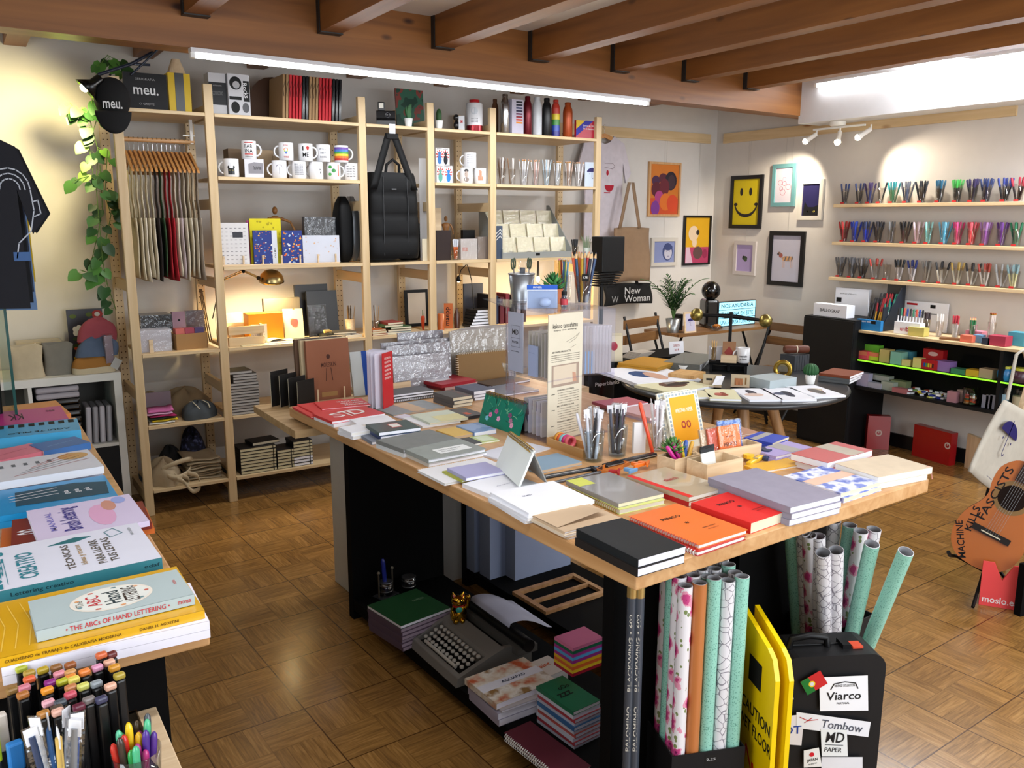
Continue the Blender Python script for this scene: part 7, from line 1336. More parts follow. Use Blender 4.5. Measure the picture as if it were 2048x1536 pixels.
def cac(u,v):a=2*PI*u;r=(.036+.003*math.cos(14*a))*math.sin(PI*(.12+.88*v))**.8;return(r*math.cos(a),r*math.sin(a),.075-.03*math.cos(PI*v))
MB().grid(cac,84,12,S('#2c5a34',.5)).build('cactus',t)
pq=P(1456,742,RT);pq.z=zr;pr=thing('letter_press','black cast press with a crossbar and brass balls on the round table','press',pq,face(pq));s_=1/pxm(pq);zt3=PY(1455,632,pq.y).z-zr
MB().box(-.008,-.012,0,.010,.012,zt3+.02,BLK).build('post',pr,bevel=.003);hb_=66*s_;MB().tube([(-hb_,0,zt3+.0),(0,0,zt3-.002),(hb_,0,zt3-.022)],[.008,.013,.008],BLK,n=10).build('crossbar',pr)
for x,z in((-hb_,0),(hb_,-.022)):MB().ball((x,0,zt3+z),13*s_,S('#9a8a4c',.28,.9),n=24).build('brass_ball',pr)
zp=PY(1455,722,pq.y).z-zr;MB().box(-.105,-.08,zp-.012,.105,.06,zp,BLKM).build('platform',pr);MB().box(-.10,-.07,0,-.085,.05,zp-.012,BLK).build('side_leg',pr);MB().box(.085,-.07,0,.10,.05,zp-.012,BLK).build('side_leg',pr);MB().box(-.085,.02,0,.085,.05,zp-.03,BLK).build('back_plate',pr)
prM=Matrix.Translation(pq)@Matrix.Rotation(face(pq),4,'Z');on=lambda x,y:prM@Vector((x,y,zp+.0008))
q=on(-.082,-.02);cup(q,.018,.022,.075,'square clear cup of raw wooden pencils on the press platform',clear(),'plastic_cup',n=4);fill(q,.018,.022,.075,[pen_mesh('tip','#c9a468','#d8b880',.11,.003)]*7,'raw wooden pencil on the press platform','pencil','wooden_pencil','raw wooden pencils on the press',rnd=r2)
q=on(.077,-.035);mg=mug(q,'white mug lettered in black on the press platform',mtext(('sustainable',.05,.013,.045,K,0),('to home',.045,.013,.026,K,0)),-1,group='mug on the press');mg.scale=(.85,)*3
o=MB().box(-.042,0,0,.042,.035,.04,BX).build('wooden_block');o.location=on(0,-.075);o.rotation_euler=(0,0,face(pq));tag(o,'pale wooden pencil block on the press platform','pen holder')
o=MB().box(-.035,0,0,.035,.01,.11,S('#9a7050')).add([(0,-.0008,.02),(.026,-.0008,.05),(0,-.0008,.085),(-.026,-.0008,.05)],[(0,1,2,3)],S('#8a3a34')).build('wooden_board');o.location=on(0,-.03);o.rotation_euler=(0,0,face(pq));tag(o,'wooden board with a red diamond on the press platform','board')
q=on(-.01,.02);t=thing('white_tray','white rectangular sign plate behind the press','plate',q,face(pq));MB().box(-.10,0,0,.10,.004,.075,WP).build('plate',t)
q=at_r(1590,738);t=thing('leather_roll','rolled brown leather pen case on standing grey pads','pen case',q+Vector((0,0,.087)),0);t.rotation_euler=(0,0,-.5);MB().lathe([(.019,-.07),(.024,-.05),(.021,0),(.024,.05),(.019,.07)],S('#5a2f20',.5),TM((0,0,.024),0,0,PI/2),n=18).build('roll',t);MB().lathe([(.0225,-.002),(.0225,.002)],CREAM,TM((0,0,.024),0,0,PI/2),n=18).build('string',t)
for k in range(6):o=MB().box(0,0,0,.018,.10,.085,S('#3c3f44',.5)).build('notebook');o.location=q+Vector((-.07+.021*k,-.05,0));tag(o,'dark grey pad standing under the leather roll','notebook','grey pads under the leather roll')
q=at_r(1372,742);t=thing('ceramic_bowl','small white bowl with a wire stand beside the bamboo box','bowl',q+Vector((0,.02,0)));MB().lathe([(.02,0),(.03,.03),(.028,.03),(.0005,.006)],WHT,n=20).tube([(0,0,.01),(.0,0,.09)],.002,SILV,n=6).build('bowl',t)
# ---------------- cabinet and low unit goods
tz=.906
rbox('carton','white carton lettered with black maker name on the tall cabinet',1626,1692,609,638,4.37,.09,WP,tz,art=lambda m,w,h,T:m.text('BALLOGRAF',w*.6,h*.25,K,T,0,h*.5,0));rbox('display_card','tall white display card behind the lettered carton',1668,1734,577,630,4.62,.03,WP,tz,cat='card',art=lambda m,w,h,T:(m.text('Ballograf Epoca',w*.5,h*.04,K,T,-w*.1,h*.78,0),m.rect(-w*.46,h*.45,-w*.3,h*.62,0,INK,T)))
zl=.8412
t=rbox('pen_display','tall dark blue counter display full of pens with a bright blue front',1712,1760,640,663,4.40,.03,S('#2478b8',.5),zl,cat='display stand',art=lambda m,w,h,T:(m.text('paper mate',w*.45,h*.2,WP,T,-w*.1,h*.8,0),m.rect(w*.1,h*.65,w*.3,h*.95,.0003,K,T)));t.children[0].name='blue_front'
MB().box(-.09,.03,0,.085,.26,.03,S('#14202e',.4)).box(.075,.03,0,.082,.26,.16,S('#14202e',.4)).prism([(.03,.03),(.26,.03),(.26,.29),(.22,.29)],.082,.086,S('#14202e',.4),TM((0,0,0),PI/2,PI/2)).box(-.05,.255,.03,.085,.26,.30,S('#14202e',.4)).build('case',t);w_=.02
cc_=PX(1732,655,4.5);rn=random.Random(9)
for k in range(24):
 i,j=k%8,k//8;h=['#1a1a1e','#c8941c','#b8c0c8'][min(2,i//3)]if j<2 else['#1c1c22','#26308c'][i//4];b0=Vector(t.location)+Vector((.07+.05*j,.06-.019*i,.032+.03*j));stick(pen_mesh('pen',h,['#1c1c20','#8a1c24','#1c6a5a'][(i//3)%3],.15,.0058),'pen',b0,b0+Vector((.03,rn.uniform(-.01,.01),.14)),'pen packed in the dark blue counter display','pen','pens in the dark blue display')
def rcup(px,py,x,n,a,b,lab,grp,ln=.14,h=.10,r=.028,kind='pen',nm='pen',ct='pen',spread=.85,rp_=.0052):
 c=PX(px,py,x);c.z=zl;cup(c,r*.8,r,h,'clear cup of '+lab+' on the pale cabinet top',clear('#ffffff',.1,.95),'plastic_cup',n=4);fill(c,r*.8,r,h,[pen_mesh(kind,a,b,ln,rp_)]*n,'one of the '+lab,ct,nm,grp,rnd=r3,spread=spread)
t=rbox('pen_box','white pen box lettered in red on the cabinet top',1787,1838,645,667,4.42,.06,WP,zl,art=lambda m,w,h,T:m.text('uniball',w*.5,h*.4,S('#b8242c'),T,0,h*.45,0))
for k in range(9):b0=Vector(t.location)+Vector((.03,.085-.021*k,.03));stick(pen_mesh('pen','#d8d8dc',('#1c1c20','#3a8a6a','#c8503c','#2c4a9c')[k%4],.135,.005),'pen',b0,b0+Vector((.01,.004,.13)),'white pen in the red-lettered box','pen','white pens in the lettered box')
rbox('display_card','white backing card with a red strip behind the white pens',1805,1892,604,660,4.70,.01,WP,zl,cat='card',art=lambda m,w,h,T:(m.rect(-w*.45,h*.86,-w*.2,h*.93,0,S('#b8242c'),T),m.rect(w*.1,h*.8,w*.22,h*.92,0,INK,T),m.stroke([(-w*.3,h*.66),(0,h*.6),(w*.3,h*.6)],.006,0,S('#8a8e94'),T)))
rcup(1852,664,4.52,7,'#2c2022','#3a2c2e','dark brown pens','dark brown pens');rcup(1878,667,4.5,4,'#d8ccc8','#e0dcd8','pale brushes','pale brushes');rcup(1910,670,4.5,5,'#dcdcdc','#b8283a','red-topped pens','red-topped pens');rcup(1945,667,4.5,5,'#2c7a4a','#c8323a','red and green pencils','red and green pencils',kind='tip',nm='pencil',ct='pencil');rcup(1982,670,4.48,7,'#d8ccc4','#a85a3c','tall brown-tipped pencils','tall brown-tipped pencils',.18,.13,kind='pencil',nm='pencil',ct='pencil')
for i,(px0,px1,py0,py1,x,dp,h,lab)in enumerate(((1815,1847,655,672,4.40,.06,'#c8bc6a','pale yellow sticky note cube'),(1919,1943,671,686,4.40,.06,'#d8705a','coral sticky note cube'),(1945,1962,670,684,4.44,.05,'#6a94b8','light blue sticky note cube'),(1930,1963,662,671,4.50,.06,'#d8889c','pink sticky note pad'),(1962,1978,676,690,4.40,.04,'#2c3244','dark blue small box'),(1975,2010,672,690,4.40,.08,'#a83a50','red and pink small box stack'),(2015,2048,665,682,4.5,.08,'#4a94a8','teal wrapped packet'))):rbox('note_pad' if 'note' in lab else 'small_box',lab+' on the pale cabinet top',px0,px1,py0,py1,x,dp,S(h,.6),zl,cat='note pad' if 'note' in lab else 'box')
t=thing('notebook','brown flat notebook lying on the pale cabinet top','notebook',PX(1878,682,4.39),-PI/2+.3);t.location.z=zl;MB().box(0,0,0,.13,.06,.012,S('#7a5434')).build('cover',t)
zs1,zs2=.6386,.4556
for i,(px0,px1,py0,py1,x,dp,h,lab)in enumerate(((1711,1733,702,722,4.40,.06,'#d84a5c','pink and orange note cube'),(1727,1758,690,700,4.46,.05,'#6ab83a','lime green note box'),(1734,1756,705,727,4.42,.05,'#b8c83a','orange and lime note cubes'),(1757,1777,699,731,4.41,.06,'#b8a86a','yellow and mauve note block'),(1779,1801,704,734,4.40,.07,'#7ab0a0','mint green boxed notes'),(1790,1822,702,722,4.52,.06,'#4a8a9a','teal boxed notes'),(1802,1818,720,736,4.40,.05,'#ccc080','cream note cube'),(1824,1841,716,741,4.40,.05,'#d0c47c','tall pale yellow note block'),(1841,1872,720,745,4.40,.06,'#a81c24','bright red box with colour stripes'),(1871,1898,723,748,4.41,.08,'#8a6aa8','violet box with a yellow top'),(1900,1929,738,754,4.40,.07,'#3a7a5a','mixed green and grey pads'),(1930,1956,740,757,4.40,.07,'#c8a02c','rainbow pad stack'),(1956,1983,738,761,4.40,.07,'#a89478','kraft box with white cards'))):
 rbox('note_cube' if i not in(8,9,12)else 'small_box',lab+' on the green-edged shelf',px0,px1,py0,py1,x,dp,S(h,.5),zs1+(.05 if i==1 else 0),cat='note pad' if i not in(8,9,12)else 'box',art=(lambda m,w,h,T:[m.rect(-w*.35+i*w*.14,h*.25,-w*.25+i*w*.14,h*.65,0,S(c),T)for i,c in enumerate(('#1c4a9c','#2c8a4a','#b8c82c','#d8902c','#1c1c20'))])if i==8 else(lambda m,w,h,T:m.rect(-w/2,h*.5,w/2,h,0,S('#d8785a'),T))if i in(0,2)else None)
t=rbox('toothed_display','bright red stepped display box behind the striped red box',1845,1885,699,722,4.50,.05,S('#a8141c',.4),zs1,cat='box',art=lambda m,w,h,T:m.disc(0,h*.75,0,w*.25,h*.12,S('#d8b0a8'),T))
for i,(px0,px1,py0,py1,x,dp,h,lab)in enumerate(((1712,1735,746,775,4.40,.05,'#a9a4c0','lilac-white pad block'),(1735,1761,766,780,4.40,.05,'#a8aabc','lower white note block'),(1737,1777,751,764,4.46,.06,'#a0a29c','upper white note block'),(1761,1786,764,783,4.41,.05,'#9aa49a','grey-green patterned box'),(1780,1811,762,780,4.46,.06,'#7a8260','olive patterned box'),(1783,1812,777,789,4.39,.05,'#a8686c','pink and blue eraser box'),(1893,1912,783,800,4.40,.04,'#a87a84','rose and white cube'),(1913,1925,780,794,4.46,.04,'#a88a84','pale rose cube'))):rbox('eraser_box' if i>4 else 'note_block',lab+' on the bottom black shelf',px0,px1,py0,py1,x,dp,S(h,.6),zs2+(.045 if i==2 else 0),cat='box')
rn=random.Random(31);er=['#c8cc6a','#2c3c9c','#c8ccd0','#6a8a4a','#a84a3c','#d8c43c','#3a6ab0']
pk_=MB().box(-.022,-.012,0,.022,.012,.010,S('#b8bcc0',.4)).build('x');
for k in range(34):
 px=rn.uniform(1815,1900);q=PX(px,788,rn.uniform(4.41,4.52));h=rn.choice(er);m=MB().box(-.022,-.012,0,.022,.012,.010,S(h,.5)).box(-.0225,-.0125,.001,-.005,.0125,.0105,WP);o=m.build('eraser');o.location=(q.x,q.y,zs2+.001+.011*(k%3));o.rotation_euler=(0,0,rn.uniform(0,3));tag(o,'small wrapped eraser in the colourful heap on the bottom shelf','eraser','erasers heaped on the bottom shelf')
bpy.data.objects.remove(pk_)
t=thing('glass_jar','clear round jar of coloured erasers on the bottom black shelf','jar',PX(1941,805,4.43));t.location.z=zs2+.0005;MB().lathe([(.04,0),(.048,.01),(.048,.11),(.046,.11),(.046,.012),(.0005,.005)],clear(),n=28).build('jar',t)
jl=t.location.copy()
for k in range(14):o=MB().box(-.014,-.010,0,.014,.010,.011,S(('#c8502c','#c8a878','#3a6a4a','#a82c34','#d8782c')[k%5],.5)).build('eraser');o.location=jl+Vector((.022*math.cos(k*2.1),.022*math.sin(k*2.1),.008+.012*(k//3)));o.rotation_euler=(0,.2,k);tag(o,'coloured eraser inside the round glass jar','eraser','erasers in the glass jar')
for k in range(3):rbox('booklet','leaning booklet at the right end of the bottom black shelf',1962+8*k,1975+8*k,790,815,4.42,.002,S('#8a8c9c'),zs2,cat='booklet',group='booklets on the bottom black shelf')
for k,(px,py,r_,h,nm)in enumerate(((2010,757,.045,'#2c78b0','blue'),(2040,757,.05,'#4a2c3a','dark plum'))):t=thing('jar','round '+nm+' jar on the right green-edged shelf','jar',PX(px,py,4.45));t.location.z=zs1+.0005;MB().lathe([(r_*.8,0),(r_,.02),(r_,.05),(r_*.7,.07)],S(h,.3),n=20).build('jar',t);MB().lathe([(r_*.75,.0705),(r_*.75,.085)],S('#b8b83a',.4),n=20).build('lid',t)
for k,px in enumerate((2005,2035)):t=thing('tall_jar',('left' if k==0 else 'right')+' tall clear tube with a pale label on the lower right shelf','jar',PX(px,815,4.45),0,'tall tubes on the lower right shelf');t.location.z=zs2+.0005;MB().lathe([(.032,0),(.032,.14)],clear(),n=20).lathe([(.0322,.03),(.0322,.10)],paper('#8aa4b4' if k==0 else '#b0a488'),n=20).build('tube',t)
def fbox(pA,pB,depth,pyt,col,lab,art=None,nm='gift_box',inset=0):
 A,B=P(*pA,0),P(*pB,0);d=B-A;h=PX(pA[0],pyt,A.x).z if abs(d.y)>abs(d.x)else PY(pA[0],pyt,A.y).z;t=thing(nm,lab,'box',(A.x,A.y,.0005),math.atan2(d.y,d.x));m=MB().box(0,0,0,d.length,depth,h,col)
 if art:art(m,d.length,h,TM((0,-.0008,0),0,PI/2))
 m.build('box',t);return t
RG=S('#98080f',.3,0,.3)
def emblem(cx,cz,r):return lambda m,w,h,T:(m.disc(cx*w,cz*h,0,r,r,paper('#c8b4ac'),T,20),m.disc(cx*w,cz*h,.0004,r*.62,r*.62,RG,T,14),m.rect(cx*w-r*.12,cz*h,cx*w+r*.12,cz*h+r*.6,.0008,paper('#c8b4ac'),T))
fbox((1732,898),(1777,900),.06,833,RG,'upright red gift box with a round white emblem by the black cabinet',emblem(.5,.5,.022));fbox((1823,910),(1897,932),.06,847,RG,'wide red gift box with a round white emblem against the right wall',emblem(.92,.6,.022))
t=fbox((1928,934),(1960,950),.02,865,BIRCH('Z'),'pale plywood offcut leaning on the right wall',nm='plywood_board')
# ================================================================ UNDER THE TABLE
ZS=.0855
def us(pL,pN,pR,items,where,group=None,z=ZS):return stack(pL,pN,pR,z,items,where,group)
GP=S('#1f4a2a',.4)
us((742,1208),(802,1252),(896,1212),[(.012,GP,'green sketch pad lettered in pale print',dict(name='sketch_pad',cat='sketch pad',pages=WPG,art=A_text('DUPLEX',.78,.62,.05,.012,S('#7a9a7c')),spine='B'))]+[(.014,S('#5a4a5a'),'mauve-edged sketch pad',dict(name='sketch_pad',cat='sketch pad',pages=paper('#9a8a98'),off=(.003*(k%2),-.003*(k%3),.01*(k%2))))for k in range(6)],'under the table','sketch pads under the table')
N,rz,w,l=fit((817,1292),(911,1377),(1040,1320),ZS)
front=N-P(817,1292,ZS);l=front.length;rz=math.atan2(front.y,front.x);A0=P(817,1292,ZS);d=.30
ty=thing('typewriter','grey portable typewriter with paper on the low black shelf','typewriter',A0,rz);TG=S('#77746f',.55)
sec=[(0,0),(.30,0),(.30,.075),(.19,.085),(.135,.07),(.01,.03)]
Tx=Matrix(((0,0,1,0),(1,0,0,0),(0,1,0,0),(0,0,0,1)))
m=MB();m.prism(sec,0,.018,TG,Tx);m.prism(sec,l-.018,l,TG,Tx)
m.prism([(0,0),(.028,0),(.028,.034),(.01,.03)],.018,l-.018,TG,Tx);m.prism([(.125,.0),(.19,0),(.19,.085),(.135,.07),(.125,.062)],.018,l-.018,TG,Tx);m.prism([(.19,0),(.30,0),(.30,.05),(.19,.05)],.018,l-.018,BLK,Tx);m.build('body',ty,bevel=.003)
MB().box(.018,.028,0,l-.018,.125,.02,BLK).build('key_well',ty)
KW=S('#b5b1a8',.4)
for r_ in range(4):
 n=11
 for k in range(n):MB().lathe([(.0075,0),(.008,.005),(.006,.0075)],KW,TM((.035+(l-.07)*(k+.5*(r_%2)*.5)/(n-.5),.052+.020*r_,.034+.0075*r_)),n=10).build('key',ty)
MB().tube([(.06,.036,.036),(l-.06,.036,.036)],.006,KW,n=8).build('space_bar',ty)
MB().tube([(-.02,.245,.105),(l+.045,.245,.105)],.018,BLK,n=16).build('roller',ty);MB().tube([(l+.045,.245,.105),(l+.065,.245,.105)],.022,BLK,n=14).tube([(-.04,.245,.105),(-.02,.245,.105)],.022,BLK,n=14).build('roller_knob',ty)
MB().box(-.012,.22,.06,l+.035,.30,.085,S('#5a5854',.5)).build('carriage',ty);MB().box(.03,.225,.127,l-.03,.230,.132,BLK).build('paper_bar',ty)
MB().grid(lambda u,v:(.045+u*(l-.08),.245+.02*math.cos(2.4-v*1.5)+max(0,v-.3)*.22,.123+.03*math.sin(PI*min(1,v*1.1))-.04*v*v),4,12,paper('#b4b8cc')).build('paper_sheet',ty,thick=.0006)
MB().box(l*.35,.1905,.0855,l*.42,.1935,.088,BLK).build('maker_badge',ty)
c=A0+(N-A0).normalized()*.095+Vector((-math.sin(rz),math.cos(rz),0))*.165;c=P(917,1240,.165);lc_=thing('lucky_cat','golden waving cat figurine on the typewriter','figurine',c,face(c)+.1);GD_=S('#c4972c',.14,1.0)
c.z=.1655;lc_.location=c
MB().lathe([(.024,0),(.029,.008),(.031,.025),(.026,.045),(.019,.058)],GD_,n=24,sy=.85).build('body',lc_);MB().ball((0,-.002,.074),.024,GD_,sc=(1.1,.85,.9),n=20).build('head',lc_)
for s_ in(-1,1):
 MB().lathe([(.010,0),(.0005,.020)],GD_,TM((s_*.015,0,.089),0,0,s_*.25),n=10).build('ear',lc_);MB().lathe([(.006,0),(.0005,.013)],S('#b01818',.3),TM((s_*.015,-.006,.090),0,0,s_*.25),n=3).build('inner_ear',lc_)
 MB().ball((s_*.009,-.0215,.077),.0035,INK,n=8).build('eye',lc_);MB().ball((s_*.012,-.022,.006),.010,GD_,n=12).build('paw',lc_)
MB().ball((0,-.0235,.070),.003,GD_,n=8).build('nose',lc_);MB().lathe([(.0205,.054),(.022,.0565),(.0205,.059)],S('#b01818',.3),n=24,sy=.9).build('collar',lc_);MB().ball((0,-.021,.048),.012,S('#2a9a8c',.25),sc=(1,.45,.9),n=14).build('bib',lc_)
MB().tube([(.024,0,.045),(.034,-.004,.06),(.034,-.010,.085)],[.008,.008,.007],GD_,n=10).ball((.034,-.012,.092),.009,GD_,n=12).build('raised_arm',lc_);MB().tube([(-.022,-.012,.04),(-.018,-.024,.028)],.007,GD_,n=8).build('arm',lc_);MB().lathe([(.011,-.003),(.013,0),(.011,.003)],GD_,TM((-.016,-.026,.02),0,PI/2),n=16).build('coin',lc_)
for k,(px,py)in enumerate(((772,1190),(818,1180))):
 c=P(px,py,ZS);t=thing('jar',('left' if k==0 else 'right')+' metal-banded glass jar behind the green pads','jar',c,.3,'banded glass jars under the table');MB().lathe([(.024,0),(.028,.006),(.028,.06),(.026,.06),(.026,.008),(.0005,.004)],clear('#e8ecf0',.25),n=24).build('glass',t)
 for z in(.02,.045,.056):MB().lathe([(.0285,z),(.0295,z+.002),(.0285,z+.004)],SILV,n=24).build('band',t)
 if k==0:[MB().tube([(s_*.036,0,0),(s_*.036,0,.10)],.0035,S('#6a6458',.4,.5),n=8).ball((s_*.036,0,.105),.007,S('#8a8474',.3,.4),n=10).build('upright',t)for s_ in(-1,1)];MB().box(-.045,-.03,.0005,.045,.03,.003,S('#3a3c40',.4)).build('base_plate',t)
c=P(772,1190,ZS);stick(pen_mesh('cap','#1c2c8a',None,.15,.009),'blue_tool',c+Vector((0,0,.006)),c+Vector((-.008,.004,.15)),'dark blue tool standing in the left banded jar','tool')
AQ=splotch('aquapad',[(0,'#2c4a6a'),(.36,'#b8542c'),(.46,'#c8b8a4'),(.56,'#d8d4cc'),(.66,'#8a6a3c')],14,.35,3,False)
us((942,1352),(993,1408),(1102,1352),[(.020,AQ,'watercolour pad lettered on a white band',dict(name='watercolour_pad',cat='sketch pad',pages=WPG,art=A_all(A_rect(.0,.40,1,.62,paper('#cfd0da')),A_text('AQUAPAD',.55,.51,.09,.016,S('#22304c'))))),(.008,paper('#b4aeb0'),'pale grey print pad',dict(name='watercolour_pad',cat='sketch pad',pages=WPG,off=(.01,-.012,-.05)))]+[(.022,paper('#a8a4b8'),'thick white-edged pad',dict(name='watercolour_pad',cat='sketch pad',pages=WPG,off=(.004*k,-.008,-.04)))for k in range(2)],'right of the typewriter','watercolour pads under the table')
us((1060,1325),(1092,1355),(1130,1332),[(.05,paper('#c8c0b8'),'pad lettered Paint in orange behind the watercolour pads',dict(name='paint_pad',cat='sketch pad',art=A_text('Paint',.4,.6,.06,.02,S('#c8582c'))))],'on the low shelf')
CG=S('#126a48',.4)
pp_=[(.012,CG,'green comic-line notebook',dict(pages=WPG,art=A_all(A_text('zzz',.4,.5,.05,.02,INK),A_text('oOo',.6,.7,.04,.02,INK))))]
for k in range(9):pp_.append((.012,S(('#c8ccd8','#a83a44','#b8bccc','#3a6a9c','#c8ccd8','#b04a44')[k%6],.4),'white-edged notebook',dict(pages=paper('#cfd0e2'),off=(.003*(k%3),-.004*(k%2),.01*(k%3-1)))))
us((1073,1372),(1147,1424),(1200,1400),pp_,'by the near black panel','tall white-edged notebook stack')
for k,(h,nm)in enumerate(reversed((('#d878a0','pink'),('#1c6a4c','green'),('#a8348c','purple'),('#5aa8dc','sky blue'),('#9c2c84','plum'),('#e0b020','yellow'),('#d8642c','orange'),('#e8c42c','bright yellow'),('#a81c34','crimson')))):
 q=P(1136,1358,ZS+.125)+TU*.018;book(Vector((q.x,q.y,0)),TRZ,.12,.09,ZS+.1255+.0105*k,.010,S(h,.45),nm+' notebook in the rainbow stack beside the near black panel',pages=S(h,.5),group='rainbow notebook stack')
us((1015,1462),(1128,1560),(1180,1530),[(.012,S('#5a2430'),'white-wired notebook',dict(style='spiral',spine='L',wire=WHT)),(.012,S('#3a2428'),'white-wired notebook',dict(style='spiral',spine='L',wire=WHT))],'beside the tall white-edged stack','white-wired notebooks on the low shelf')
PB=S('#8a95b0',.5)
for k,(pn,pl,dep,nm)in enumerate((((949,1146),(935,1136),.14,'rearmost'),((980,1160),(961,1147),.20,'middle'),((1030,1162),(1011,1149),.28,'front'))):
 N_,L_=P(*pn,ZS),P(*pl,ZS);th=(L_-N_).length;t=thing('storage_box',nm+' tall pale blue-white carton standing on the right low shelf','box',(N_.x,N_.y,ZS+.0005),TRZ,'pale cartons under the table');MB().box(0,0,0,.30,max(.04,th),.52,PB).box(.0,-.0004,0,.0008,th,.52,S('#a0a8bc')).build('carton',t)
t=thing('canvas_stretcher','bare wooden frame with a notched bar leaning on the right low shelf','frame',P(1105,1205,ZS),TRZ,rx=.0);FM=wood('beech','#9a6f45','#bf9264',None,'Z',1,.45)
t.location=(P(1100,1228,ZS).x-.0,P(1100,1228,ZS).y,ZS+.0006);m=MB();W,H=.30,.20
m.box(-.02,0,0,W,.022,.014,FM).box(-.02,H,0,W,H+.022,.014,FM).box(-.02,.022,0,.002,H,.014,FM).box(W-.02,.022,0,W,H,.014,FM).box(.002,H*.5,0,W-.02,H*.5+.014,.014,FM);m.build('frame',t)
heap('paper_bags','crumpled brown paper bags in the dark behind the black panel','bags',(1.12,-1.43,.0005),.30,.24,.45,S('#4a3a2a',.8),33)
# ================================================================ ROLLS, SIGN, SUITCASE
def pat_floral():
 def bld(nt,tc):
  v=nt.nodes.new('ShaderNodeTexVoronoi');v.inputs['Scale'].default_value=30;mp=nt.nodes.new('ShaderNodeMapping');mp.inputs['Scale'].default_value=(1,1,.8);nt.links.new(tc.outputs['Object'],mp.inputs[0]);n=nt.nodes.new('ShaderNodeTexNoise');n.inputs['Scale'].default_value=60;mm=nt.nodes.new('ShaderNodeMix');mm.data_type='VECTOR' if False else 'RGBA';mm.inputs[0].default_value=.02
  nt.links.new(mp.outputs[0],n.inputs['Vector']);nt.links.new(mp.outputs[0],mm.inputs[6]);nt.links.new(n.outputs['Color'],mm.inputs[7]);nt.links.new(mm.outputs[2],v.inputs['Vector'])
  a=cramp(nt,v.outputs['Distance'],[(0,'#7a1c50'),(.22,'#c0407c'),(.40,'#dc94ac'),(.52,'#e2dfe2')],True)
  g=nt.nodes.new('ShaderNodeTexVoronoi');g.inputs['Scale'].default_value=55;nt.links.new(mp.outputs[0],g.inputs['Vector']);gr=cramp(nt,g.outputs['Distance'],[(0,'#ffffff'),(.25,'#000000')],True)
  sp=nt.nodes.new('ShaderNodeSeparateColor');nt.links.new(v.outputs['Color'],sp.inputs[0]);lt=nt.nodes.new('ShaderNodeMath');lt.operation='LESS_THAN';lt.inputs[1].default_value=.45;nt.links.new(sp.outputs[0],lt.inputs[0])
  mx=nt.nodes.new('ShaderNodeMix');mx.data_type='RGBA';nt.links.new(lt.outputs[0],mx.inputs[0]);nt.links.new(a,mx.inputs[6]);mx.inputs[7].default_value=L('#e2dfe2')
  m2=nt.nodes.new('ShaderNodeMix');m2.data_type='RGBA';ml=nt.nodes.new('ShaderNodeMath');ml.operation='MULTIPLY';nt.links.new(gr,ml.inputs[0]);nt.links.new(lt.outputs[0],ml.inputs[1]);nt.links.new(ml.outputs[0],m2.inputs[0]);nt.links.new(mx.outputs[2],m2.inputs[6]);m2.inputs[7].default_value=L('#7a8a58');return m2.outputs[2]
 return ramp_mat('floral_paper',bld,.3)
def pat_lines():
 def bld(nt,tc):
  v=nt.nodes.new('ShaderNodeTexVoronoi');v.feature='DISTANCE_TO_EDGE';v.inputs['Scale'].default_value=42;nt.links.new(tc.outputs['Object'],v.inputs['Vector']);return cramp(nt,v.outputs['Distance'],[(0,'#8a8690'),(.035,'#dcdade')],True)
 return ramp_mat('line_paper',bld,.3)
FLO,LIN,MIN_,CRA=pat_floral(),pat_lines(),splotch('mint_paper',[(0,'#8fc8b6'),(.60,'#8fc8b6'),(.61,'#5f9a88')],300,.3,1),S('#b8703c',.3)
RN=dict(f=('floral',FLO),l=('white line-patterned',LIN),m=('mint green',MIN_),c=('copper brown',CRA))
def roll(base,top,k,label,grp,r=.0205):
 base,top=Vector(base),Vector(top);d=top-base;o=MB().tube([(0,0,0),(0,0,d.length)],r,RN[k][1],n=20,cap=False).tube([(0,0,d.length),(0,0,0)],r-.0018,S('#9a9a9e',.5),n=20,cap=False).lathe([(r,d.length),(r-.0018,d.length+.0004)],paper('#c8c8cc'),n=20,cap=False).build('gift_wrap_roll');
 o.location=base;o.rotation_mode='QUATERNION';o.rotation_quaternion=Vector((0,0,1)).rotation_difference(d.normalized());tag(o,label,'wrapping paper',grp)
def cbox(lab,pl,pn,pr,ztop,h,dep=None):
 N,rz,w,l=fit(pl,pn,pr,ztop);t=thing('cardboard_bin',lab,'box',(N.x,N.y,ztop-h),rz,'black bins of wrapping paper');B=S('#141416',.6);e=.003
 MB().box(0,0,0,w,l,e,B).box(0,0,e,w,e,h,B).box(0,l-e,e,w,l,h,B).box(0,e,e,e,l-e,h,B).box(w-e,e,e,w,l-e,h,B).build('bin',t);return t,N,rz,w,l
zt1=.30
t1,N1,rz1,w1,l1=cbox('black cardboard bin packed with upright wrapping rolls at the table corner',(1290,1430),(1344,1514),(1490,1492),zt1,zt1-.0005)
MB().rect(.45*w1,zt1-.035,.62*w1,zt1-.008,0,INK,TM((0,-.0006,0),0,PI/2)).text('2,25',.024,.008,S('#a8a8a8'),TM((.53*w1,-.001,zt1-.022),0,PI/2),0,0,0).build('price_tag',t1)
R1=lambda x,y,z:Vector((N1.x,N1.y,z))+Vector((math.cos(rz1),math.sin(rz1),0))*x+Vector((-math.sin(rz1),math.cos(rz1),0))*y
rn=random.Random(17);fr_='fcmlm';k_=0
nx=5;sx_=(w1-.012)/nx;rr_1=min(.0205,sx_/2-.0006);ny=max(2,int((l1-.01)/(rr_1*2.02)));mats_=['fcmlm','ffmll','mlllm','fllml','lmlml','lllml','mllll']
